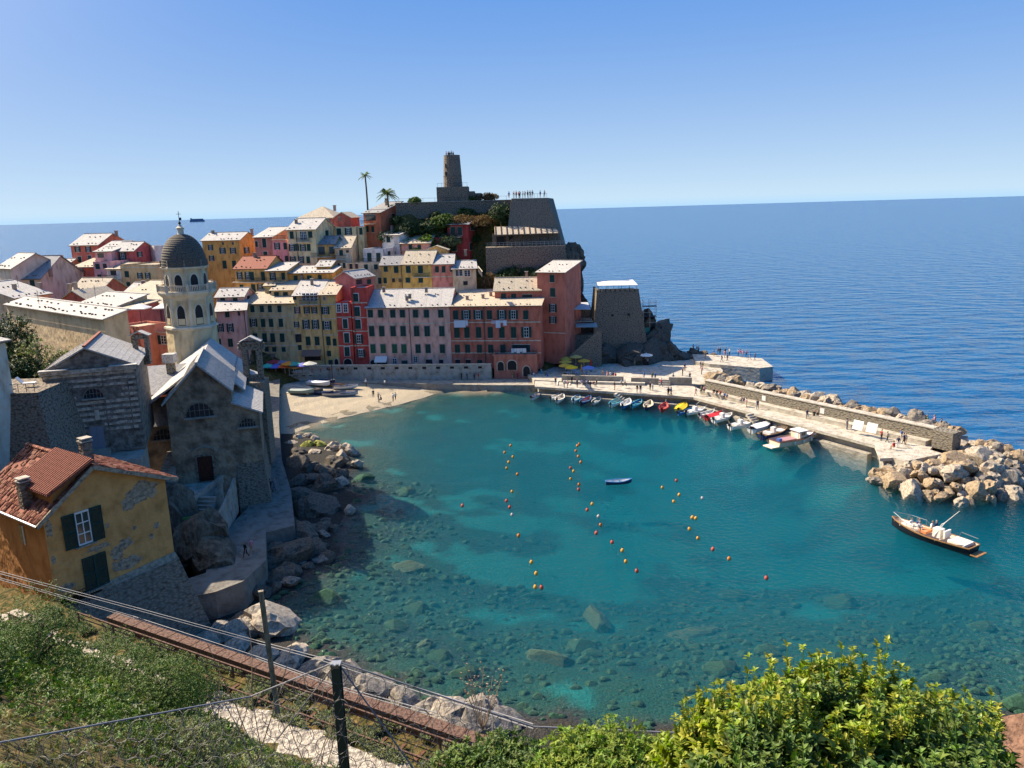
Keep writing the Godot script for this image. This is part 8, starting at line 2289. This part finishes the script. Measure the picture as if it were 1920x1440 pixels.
func parasols() -> void:
	umbrella(Vector3(-54.25, 3.1, -172.5), [0.05, 0.42, 0.33], 3.05, 1.75, "turquoise parasol of the cafe above the beach", "cafe parasols above the beach")
	umbrella(Vector3(-52.43, 3.1, -172.5), [0.1, 0.13, 0.45], 2.89, 1.75, "blue-violet parasol of the cafe above the beach", "cafe parasols above the beach")
	umbrella(Vector3(-50.42, 3.1, -172.5), [0.62, 0.12, 0.03], 2.94, 1.75, "red-orange parasol of the cafe above the beach", "cafe parasols above the beach")
	umbrella(Vector3(-49.49, 3.1, -172.5), [0.66, 0.25, 0.03], 3.43, 1.75, "bright orange parasol of the cafe above the beach", "cafe parasols above the beach")
	umbrella(Vector3(-47.99, 3.1, -172.5), [0.62, 0.22, 0.05], 2.76, 1.75, "orange and white parasol of the cafe above the beach", "cafe parasols above the beach")
	umbrella(Vector3(-46.3, 3.1, -172.5), [0.14, 0.14, 0.42], 3.05, 1.75, "violet parasol of the cafe above the beach", "cafe parasols above the beach")
	umbrella(Vector3(-44.83, 3.1, -172.5), [0.42, 0.42, 0.36], 3.3, 1.75, "pale grey-white parasol of the cafe above the beach", "cafe parasols above the beach")
	umbrella(Vector3(-48.49, 3.1, -172.5), [0.05, 0.3, 0.25], 3.34, 1.75, "dark teal parasol of the cafe above the beach", "cafe parasols above the beach")
	umbrella(Vector3(-53.58, 3.1, -175.5), [0.35, 0.05, 0.06], 3.37, 1.75, "dark red parasol of the cafe above the beach", "cafe parasols above the beach")
	umbrella(Vector3(-51.9, 3.1, -175.5), [0.2, 0.2, 0.28], 3.2, 1.75, "slate grey parasol of the cafe above the beach", "cafe parasols above the beach")
	umbrella(Vector3(13.11, 2.2, -169.09), [0.72, 0.46, 0.02], 2.31, 1.45, "brightest yellow parasol on the piazza below the bastion", "parasols on the piazza", false)
	umbrella(Vector3(11.82, 2.2, -170.89), [0.62, 0.36, 0.05], 2.4, 1.45, "yellow, left-hand parasol on the piazza below the bastion", "parasols on the piazza", false)
	umbrella(Vector3(12.12, 2.2, -174.17), [0.62, 0.37, 0.06], 2.59, 1.45, "ochre yellow, rear left parasol on the piazza below the bastion", "parasols on the piazza", false)
	umbrella(Vector3(12.53, 2.2, -176.98), [0.62, 0.37, 0.06], 2.74, 1.45, "ochre yellow, farthest back parasol on the piazza below the bastion", "parasols on the piazza", false)
	umbrella(Vector3(14.68, 2.2, -176.67), [0.6, 0.4, 0.12], 3.2, 1.45, "straw-coloured tall parasol on the piazza below the bastion", "parasols on the piazza", false)
	umbrella(Vector3(16.37, 2.2, -175.27), [0.62, 0.36, 0.05], 2.49, 1.45, "yellow, rear right parasol on the piazza below the bastion", "parasols on the piazza", false)
	umbrella(Vector3(16.69, 2.2, -168.06), [0.12, 0.2, 0.5], 2.3, 1.45, "blue and white parasol on the piazza below the bastion", "parasols on the piazza", false)
	umbrella(Vector3(15.32, 2.2, -169.32), [0.6, 0.3, 0.06], 2.3, 1.45, "closed orange parasol on the piazza below the bastion", "parasols on the piazza", true)
	umbrella(Vector3(31.04, 2.2, -178.41), [0.68, 0.67, 0.62], 2.76, 1.45, "white parasol on the piazza below the bastion", "parasols on the piazza", false)
	umbrella(Vector3(17.73, 2.2, -172.81), [0.4, 0.04, 0.03], 2.8, 1.45, "closed red parasol on the piazza below the bastion", "parasols on the piazza", true)
	table_set(Vector3(12.42, 2.2, -168.65), [0.4, 0.42, 0.62], "small cafe table under the yellow parasols on piazza", "piazza cafe tables")
	table_set(Vector3(14.15, 2.2, -168.41), [0.4, 0.42, 0.62], "small cafe table under the yellow parasols on piazza", "piazza cafe tables")
	table_set(Vector3(16.3, 2.2, -168.11), [0.4, 0.42, 0.62], "small cafe table under the yellow parasols on piazza", "piazza cafe tables")
	table_set(Vector3(15.69, 2.2, -170.89), [0.4, 0.42, 0.62], "small cafe table under the yellow parasols on piazza", "piazza cafe tables")
	table_set(Vector3(13.94, 2.2, -171.13), [0.4, 0.42, 0.62], "small cafe table under the yellow parasols on piazza", "piazza cafe tables")
	table_set(Vector3(-47, 3.4, -174.6), [0.3, 0.12, 0.05], "cafe table under the coloured parasols above beach", "beach cafe tables")
	table_set(Vector3(-45, 3.4, -174.8), [0.3, 0.12, 0.05], "cafe table under the coloured parasols above beach", "beach cafe tables")
	table_set(Vector3(-43, 3.4, -174.6), [0.3, 0.12, 0.05], "cafe table under the coloured parasols above beach", "beach cafe tables")
	table_set(Vector3(-41, 3.4, -174.8), [0.3, 0.12, 0.05], "cafe table under the coloured parasols above beach", "beach cafe tables")
	table_set(Vector3(-39, 3.4, -174.6), [0.3, 0.12, 0.05], "cafe table under the coloured parasols above beach", "beach cafe tables")
	table_set(Vector3(-37, 3.4, -174.8), [0.3, 0.12, 0.05], "cafe table under the coloured parasols above beach", "beach cafe tables")
	laundry(Vector3(-12.6, 14.13, -175.6), -0.095, [[2.6, 1.6, 0.6, 0.62, 0.68], [0.5, 1.2, 0.55, 0.57, 0.62]], "white bed sheets drying under the top windows")
	laundry(Vector3(-4.23, 14.03, -174.6), -0.095, [[0.9, 0.8, 0.55, 0.4, 0.42], [1.1, 1.7, 0.6, 0.62, 0.68], [0.5, 0.6, 0.6, 0.6, 0.64], [0.8, 1.2, 0.62, 0.64, 0.7]], "white shirts and sheets drying in middle of red-brown facade")
	laundry(Vector3(0.04, 8, -172.2), -0.095, [[0.6, 1.0, 0.4, 0.5, 0.6], [0.5, 0.8, 0.6, 0.6, 0.62], [0.7, 1.1, 0.62, 0.62, 0.64], [0.5, 0.8, 0.62, 0.62, 0.6], [0.8, 1.0, 0.6, 0.6, 0.6]], "row of small white clothes drying on balcony")

const SHORE := [
	[-23.44, -68.46, 2, 0], [-26.42, -66.51, 1.3, 0], [-25.12, -67.38, 1.1, 0], [-27.67, -67.52, 1, 0], [-26.54, -69.44, 1, 1], [-28.16, -66.13, 0.9, 0], [-25.3, -64.17, 1, 0], [-25.65, -97.74, 2, 1], [-26.75, -106.4, 1.8, 1], [-29.16, -109.55, 1.3, 1], [-25.82, -87.52, 2, 1], [-23.48, -84.38, 1.7, 1], [-25.58, -83.09, 2.3, 1], [-27.43, -83.22, 1.6, 1], [-25.59, -77.81, 1.4, 1], [-24.31, -78.99, 1, 1], [-27.76, -116.84, 1.5, 1], [-21.74, -97.44, 0.85, 0], [-23.99, -90.58, 1.1, 1], [-27.2, -96.93, 1.6, 1], [-26.86, -123.68, 1.3, 0], [-29.86, -125.45, 1.1, 0], [-32.62, -127.85, 0.9, 2], [-34.77, -127.44, 0.9, 2], [-32.45, -123.34, 0.9, 0], [-27.6, -120.89, 1, 0], [-34.97, -123, 1.2, 1], [-33.51, -117.36, 1.4, 1], [-30.75, -114.54, 1.3, 1], [-28.81, -113.12, 1.2, 1], [-31.25, -108.58, 1.3, 1], [-25.7, -111.62, 1, 1], [-27.76, -90.03, 1.5, 1], [-27.22, -80.48, 1.2, 1], [-27.32, -77.92, 1.3, 1], [-27.06, -74.89, 1.2, 1], [-24.23, -116.52, 0.8, 0], [-29.81, -103.02, 1.4, 1], [-25.36, -108.08, 0.9, 0], [-21.29, -82.81, 0.9, 1], [-37.41, -132.48, 0.7, 0], [-36.4, -134.04, 0.6, 0], [-34.55, -132.19, 0.6, 0], [-37.95, -129.31, 0.7, 0], [-20.1, -61.76, 1.3, 0], [-17.1, -60.8, 1.1, 3], [-22.58, -62.31, 1.2, 0], [-5.4, -53.37, 1.4, 0], [-3.96, -52.98, 1.8, 3], [-7.34, -54.44, 1.2, 3], [-9.14, -55.55, 1.2, 3], [-11.99, -57.47, 1.2, 3], [-2.33, -52.27, 1.5, 3], [-14.48, -59.09, 1.2, 3], [-24.11, -87.37, 0.72, 1], [-29.22, -116.64, 0.57, 1], [-25.89, -99.42, 0.94, 1], [-28.48, -98.31, 0.76, 1], [-28.52, -101.34, 0.67, 1], [-26.8, -74.25, 0.45, 1], [-25.49, -113.97, 0.36, 1], [-26.43, -91.7, 0.58, 1], [-25.89, -113.28, 0.42, 1], [-23.99, -81.9, 0.51, 3], [-30, -112.04, 0.39, 1], [-26.58, -83.24, 0.68, 1], [-21.92, -82.61, 0.69, 3], [-28.94, -106.59, 0.53, 1], [-22.5, -92.15, 0.37, 1], [-33.31, -121.93, 0.47, 1], [-28.28, -122.07, 0.54, 1], [-28.79, -99.44, 0.61, 1], [-28.35, -104.18, 0.8, 1], [-25.22, -80.79, 0.84, 1], [-26.76, -101.29, 0.44, 1], [-27.57, -81.42, 0.54, 3], [-30.96, -116.78, 0.58, 1], [-23.16, -89.52, 0.66, 3], [-24.13, -85.79, 0.62, 1], [-23.08, -81.07, 0.57, 1], [-24.17, -94.12, 0.52, 1], [-25.5, -81.12, 0.91, 1], [-25.73, -83.25, 0.67, 1], [-23.65, -92.43, 0.78, 1], [-26.31, -81.33, 0.83, 1], [-22.13, -82.34, 0.48, 1], [-24.53, -88.83, 0.73, 3], [-30.67, -116.82, 0.46, 1], [-22.73, -85.72, 0.79, 1], [-24, -77.08, 0.89, 3], [-22.35, -91.22, 0.61, 1], [-25.46, -86.35, 0.8, 1], [-25.32, -75.71, 0.63, 1], [-26.6, -86.28, 0.65, 1], [-29.79, -104.48, 0.79, 1], [-24.71, -85.55, 0.82, 1], [-24.91, -103.64, 0.36, 1]
]

# ------------------------------------------------------------------ boulders
func size_word(r: float) -> String:
	return "very large" if r > 1.75 else ("large" if r > 1.35 else ("middle-sized" if r > 0.9 else "small"))

func hue_word(m: Material) -> String:
	return "pale" if m == M.rock_pale else ("tan" if m == M.rock_tan else "grey")

func boulders() -> void:
	var lumps := []
	for k in 10: lumps.append(rock_mesh(11 + k, 2, 0.5))
	var kinds := [M.rock_pale, M.rock_tan, M.rock_grey, M.rock_pale, M.rock_tan]
	var heap := v2s([49.3, -104, 51.8, -107, 58, -107.2, 62.5, -110, 64, -115, 69, -117.5, 75, -111, 75.5, -105, 70, -99.5, 64, -95.5, 57, -94.5, 51.5, -97])
	var done_at := []
	var tries := 0
	while done_at.size() < 175 and tries < 9000:
		tries += 1
		var p := Vector2(rng.randf_range(49, 76), rng.randf_range(-118, -94))
		if not Geometry2D.is_point_in_polygon(p, heap): continue
		var r := rng.randf_range(1.0, 2.0) if rng.randf() < 0.6 else rng.randf_range(0.6, 1.0)
		var ok := true
		for q in done_at:
			if p.distance_to(q[0]) < (r + q[1]) * 0.52:
				ok = false
				break
		if not ok: continue
		done_at.append([p, r])
		var edge := 1e9
		for k in heap.size(): edge = minf(edge, p.distance_to(Geometry2D.get_closest_point_to_segment(p, heap[k], heap[(k + 1) % heap.size()])))
		var y := -0.2 + minf(edge, 5.0) * 0.52 + rng.randf_range(-0.2, 0.3)
		var o := part(self, "boulder", lumps[rng.randi() % 10], kinds[rng.randi() % 5], Vector3(p.x, y, p.y), Vector3(r * rng.randf_range(1.0, 1.4), r * rng.randf_range(0.75, 1.0), r * rng.randf_range(0.85, 1.1)), Vector3(rng.randf_range(-0.5, 0.5), rng.randf() * TAU, rng.randf_range(-0.5, 0.5)))
		tag(o, "%s %s boulder in the rock heap at the end of mole" % [size_word(r), hue_word(o.material_override)], "boulder", "boulders at the end of the mole")
	var core := stn()
	add_poly(core, v2s([51.5, -105.5, 58, -106.5, 63, -109, 65, -113.5, 69, -114.5, 72.5, -109.5, 71, -104, 64, -99, 58, -97, 53, -99]), -6, 0.7)
	tag(part(self, "rubble_core", done(core), M.rock_grey), "packed rubble under the boulder heap at the end of the mole", "rubble", "", "stuff")
	# outer face of the sea wall
	var a := Vector2(39.5, -156)
	var b := Vector2(66, -114.5)
	var nrm := (b - a).orthogonal().normalized()
	if nrm.x < 0: nrm = -nrm
	for k in 105:
		var f := (k + rng.randf()) / 105.0
		var w := rng.randf_range(-0.6, 4.2) * (1.0 - 0.45 * f)
		var p := a.lerp(b, f) + nrm * w
		var r := rng.randf_range(1.0, 2.0) * (1.0 - 0.25 * f)
		var y := 4.0 - absf(w - 0.8) * 0.8 + rng.randf_range(-0.3, 0.25) - f * 0.3
		var o := part(self, "boulder", lumps[rng.randi() % 10], kinds[rng.randi() % 5], Vector3(p.x, y, p.y), Vector3(r * rng.randf_range(1.0, 1.4), r * rng.randf_range(0.7, 1.0), r), Vector3(rng.randf_range(-0.5, 0.5), rng.randf() * TAU, rng.randf_range(-0.5, 0.5)))
		tag(o, "%s %s boulder of the rock armour behind the long sea wall" % [size_word(r), hue_word(o.material_override)], "boulder", "boulders behind the sea wall")
	core = stn()
	add_poly(core, v2s([39, -158, 42.5, -158, 68, -116, 64, -113]), -6, 2.2)
	tag(part(self, "rubble_core", done(core), M.rock_grey), "packed rubble under the rock armour behind the sea wall", "rubble", "", "stuff")
	for d in SHORE:
		var m: Material = [M.rock_pale, M.rock_dark, M.rock_weed, M.rock_grey][d[3]]
		var s: float = d[2]
		var o := part(self, "shore_rock", lumps[rng.randi() % 10], m, Vector3(d[0], 0.22 * s, d[1]), Vector3(s * rng.randf_range(1.35, 1.8), s * rng.randf_range(0.8, 1.1), s * 1.35), Vector3(rng.randf_range(-0.3, 0.3), rng.randf() * TAU, rng.randf_range(-0.3, 0.3)))
		tag(o, ["pale sunlit rock at the water's edge by the church", "dark wet rock in the shadow of church", "yellow-green algae-covered rock near the beach end", "brown rock in the shallow water below the rails"][d[3]].insert(0, size_word(s * 1.3) + " "), "rock", "rocks along the shore")
	for d in [[-32, 2.0, -78, 4.5, 3.5, 3], [-35, 3.2, -81, 4, 4, 4], [-38.5, 2, -75, 4.5, 5, 4], [-40, 4, -84, 4, 5, 5]]:
		var o := part(self, "cliff_rock", lumps[int(d[3])], M.cliff, Vector3(d[0], d[1], d[2]), Vector3(d[3], d[4], d[5]), Vector3(0, d[0], 0))
		tag(o, "dark cave-like rock mass under the church platform", "rock", "rock mass under the church")
	for d in [[2.6, -1.9, -64.5, 3.0, 0.9, 1.6, "large flat pale rock lying under the clear water"], [-3.5, -1.6, -62.0, 1.3, 0.7, 0.9, "dark submerged rock beside the large flat one"], [-9.0, -1.5, -66.5, 1.2, 0.6, 0.9, "dark submerged rock nearer the church shore"], [-12.5, -1.4, -83.0, 2.4, 0.7, 1.4, "brown submerged rock off the shadowed shore"], [8.0, -2.8, -73.0, 3.2, 0.8, 1.4, "long dark rock under the middle of the bay"], [16.0, -3.6, -70.0, 4.0, 0.9, 1.5, "long dark weedy reef under the bay"]]:
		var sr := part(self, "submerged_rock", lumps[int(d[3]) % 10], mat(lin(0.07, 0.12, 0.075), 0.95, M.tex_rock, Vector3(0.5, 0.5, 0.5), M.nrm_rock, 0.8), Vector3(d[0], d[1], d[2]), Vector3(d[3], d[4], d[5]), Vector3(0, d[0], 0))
		tag(sr, d[6], "rock", "rocks under the water")
	var br := part(self, "headland_rock", rock_mesh(140, 4, 0.6), mat(lin(0.27, 0.16, 0.11), 0.95, M.tex_rock, Vector3(0.2, 0.2, 0.2), M.nrm_rock, 1.2), Vector3(31.0, -0.3, -41.5), Vector3(7, 6.6, 6), Vector3(0, 0.4, 0))
	tag(br, "rust-brown coastal rock at lower right behind the shrubs", "rock")

func clutter() -> void:
	var o := thing("retaining_wall", "big sunless stone retaining wall with terrace left of chapel", "wall", Vector3(-55, 11.4, -76.4), 0.05)
	o.scale = Vector3.ONE * 0.83
	var st := stn()
	quad(st, Vector3(-10, 0, 2), Vector3(-10, 12.4, 0), Vector3(9.4, 12.2, 0), Vector3(11.6, 0, 2.4))
	quad(st, Vector3(11.6, 0, 2.4), Vector3(9.4, 12.2, 0), Vector3(9.4, 12.2, -9), Vector3(11.6, 0, -9))
	quad(st, Vector3(-10, 12.4, 0), Vector3(-10, 12.4, -9), Vector3(9.4, 12.2, -9), Vector3(9.4, 12.2, 0))
	part(o, "wall_face", done(st), M.stone)
	st = stn()
	for k in 20: add_box(st, Vector3(-9 + k * 0.95, 12.8, -0.1), Vector3(0.05, 1.0, 0.05))
	add_box(st, Vector3(0, 13.3, -0.1), Vector3(19, 0.05, 0.05))
	part(o, "railing", done(st), M.iron)
	for d in [[-51.4, 21.7, -78.6, 0.5, "white sun lounger on the terrace, nearer the house"], [-49.6, 21.7, -79.6, 0.2, "white sun lounger on the terrace, nearer the chapel"]]:
		var l := thing("sun_lounger", d[4], "sun lounger", Vector3(d[0], d[1], d[2]), d[3], "terrace loungers")
		cube(l, "seat", M.white, Vector3(0, 0.3, 0), Vector3(1.2, 0.06, 0.65))
		cube(l, "backrest", M.white, Vector3(-0.85, 0.6, 0), Vector3(0.9, 0.06, 0.65), Vector3(0, 0, -0.85))
		for s in [-0.28, 0.28]:
			for x in [-0.5, 0.5]: cube(l, "leg", M.white, Vector3(x, 0.14, s), Vector3(0.05, 0.28, 0.05))
	o = thing("kayak", "green kayak lying on a ledge under church platform", "kayak", Vector3(-35.4, 5.6, -82.2), 0.25)
	st = stn()
	add_lathe(st, [Vector2(0, -2.3), Vector2(0.2, -1.7), Vector2(0.36, -0.7), Vector2(0.38, 0.4), Vector2(0.22, 1.7), Vector2(0, 2.3)], 10)
	part(o, "hull", done(st), paint(0.06, 0.17, 0.03), Vector3.ZERO, Vector3(1, 1, 0.7), Vector3(0, 0, PI / 2))
	cube(o, "cockpit", M.dark, Vector3(0, 0.26, 0), Vector3(0.8, 0.06, 0.35))
	# tables and panels stacked on the mole
	for d in [[51.6, -117.6, "large white folding panel leaning on the sea wall"], [53.0, -115.9, "second white panel right of the large one"]]:
		o = thing("panel", d[2], "panel", Vector3(d[0] + 2.6, 2.8, d[1] - 1.6), -0.98, "white panels by the sea wall")
		cube(o, "board", M.white, Vector3(0, 0.7, 0.2), Vector3(1.7, 1.5, 0.06), Vector3(-0.3, 0, 0))
		cube(o, "strut", M.iron, Vector3(0, 0.4, -0.1), Vector3(0.05, 0.9, 0.05))
	o = thing("container_ship", "distant cargo ship on the horizon", "ship", Vector3(-3300, 0, -8600), 0.0)
	var blue := paint(0.11, 0.17, 0.25)  # blue of the distance haze is put into the ship's colour
	cube(o, "hull", blue, Vector3(0, 12, 0), Vector3(150, 20, 24))
	cube(o, "stacks", blue, Vector3(8, 27, 0), Vector3(110, 16, 22))
	cube(o, "bridge", blue, Vector3(-62, 30, 0), Vector3(12, 24, 22))
	# rail along the lower quay, lamp posts of the mole
	o = thing("quay_railing", "low light railing above the boat ramp", "railing", Vector3(-47.5, 1.3, -174.8), -0.2)
	st = stn()
	for k in 14: add_box(st, Vector3(k * 1.0, 0.8, 0), Vector3(0.06, 1.4, 0.06))
	for y in [0.9, 1.4]: add_box(st, Vector3(6.5, y, 0), Vector3(13, 0.06, 0.06))
	part(o, "bars", done(st), M.steel)
	o = thing("boat_ramp", "pale planked boat ramp at the top of the beach", "ramp", Vector3(-47.5, 1.45, -168.5), 0.5)
	cube(o, "slab", M.concrete, Vector3(0, 0, 0), Vector3(6, 0.3, 9), Vector3(0.06, 0, 0))
	for k in 5: cube(o, "skid", M.wood, Vector3(0.6, 0.22 - k * 0.06, -3 + k * 1.5), Vector3(3.2, 0.12, 0.2))
	o = thing("mast", "slim pole standing among the beach boats", "pole", Vector3(-38.6, 1.4, -166.5))
	cube(o, "shaft", M.wood, Vector3(0, 2.8, 0), Vector3(0.12, 5.6, 0.12))
	o = thing("canopy", "pair of white parasols over the roof terrace by bell tower", "awning", Vector3(-60.0, 21.6, -128))
	for k in 2:
		st = stn()
		add_lathe(st, [Vector2(0.05, 3.2), Vector2(2.0, 2.5), Vector2(1.95, 2.35)], 4, Vector3(k * 4.0, 0, 0), PI / 4)
		part(o, "cloth", done(st), M.white)
		cube(o, "pole", M.iron, Vector3(k * 4.0, 1.2, 0), Vector3(0.06, 2.6, 0.06))

func _ready() -> void:
	rng.seed = 20240
	make_view()
	make_materials()
	M.pale_green = plaster(0.44, 0.46, 0.33)
	M.pale_pink = plaster(0.52, 0.36, 0.33)
	M.dusk_red = plaster(0.44, 0.24, 0.20)
	M.chimney = plaster(0.36, 0.28, 0.22)
	M.slate_rib = M.slate
	M.awning_brown = paint(0.20, 0.13, 0.10, 0.8)
	M.rock_weed = mat(lin(0.34, 0.36, 0.08), 0.9, M.tex_rock, Vector3(0.5, 0.5, 0.5), M.nrm_rock, 0.8)
	M.tile_0 = mat(lin(0.34, 0.13, 0.08), 0.85, M.tex_rock, Vector3(0.9, 0.9, 0.9))
	M.tile_1 = mat(lin(0.27, 0.09, 0.06), 0.85, M.tex_rock, Vector3(0.9, 0.9, 0.9))
	M.tile_2 = mat(lin(0.45, 0.22, 0.14), 0.85, M.tex_rock, Vector3(0.9, 0.9, 0.9))
	M.shutter_near = paint(0.008, 0.045, 0.04, 0.45)
	M.skin = mat(Color.WHITE, 0.8)
	M.skin.vertex_color_use_as_albedo = true
	M.net = mat(lin(0.12, 0.115, 0.11), 0.6)
	M.net.metallic = 0.2
	make_water()
	make_land()
	harbour_walls()
	castle()
	church()
	chapel()
	bell_tower()
	yellow_house()
	town()
	boulders()
	boats()
	mooring()
	parasols()
	people()
	foreground()
	clutter()
	vegetation()
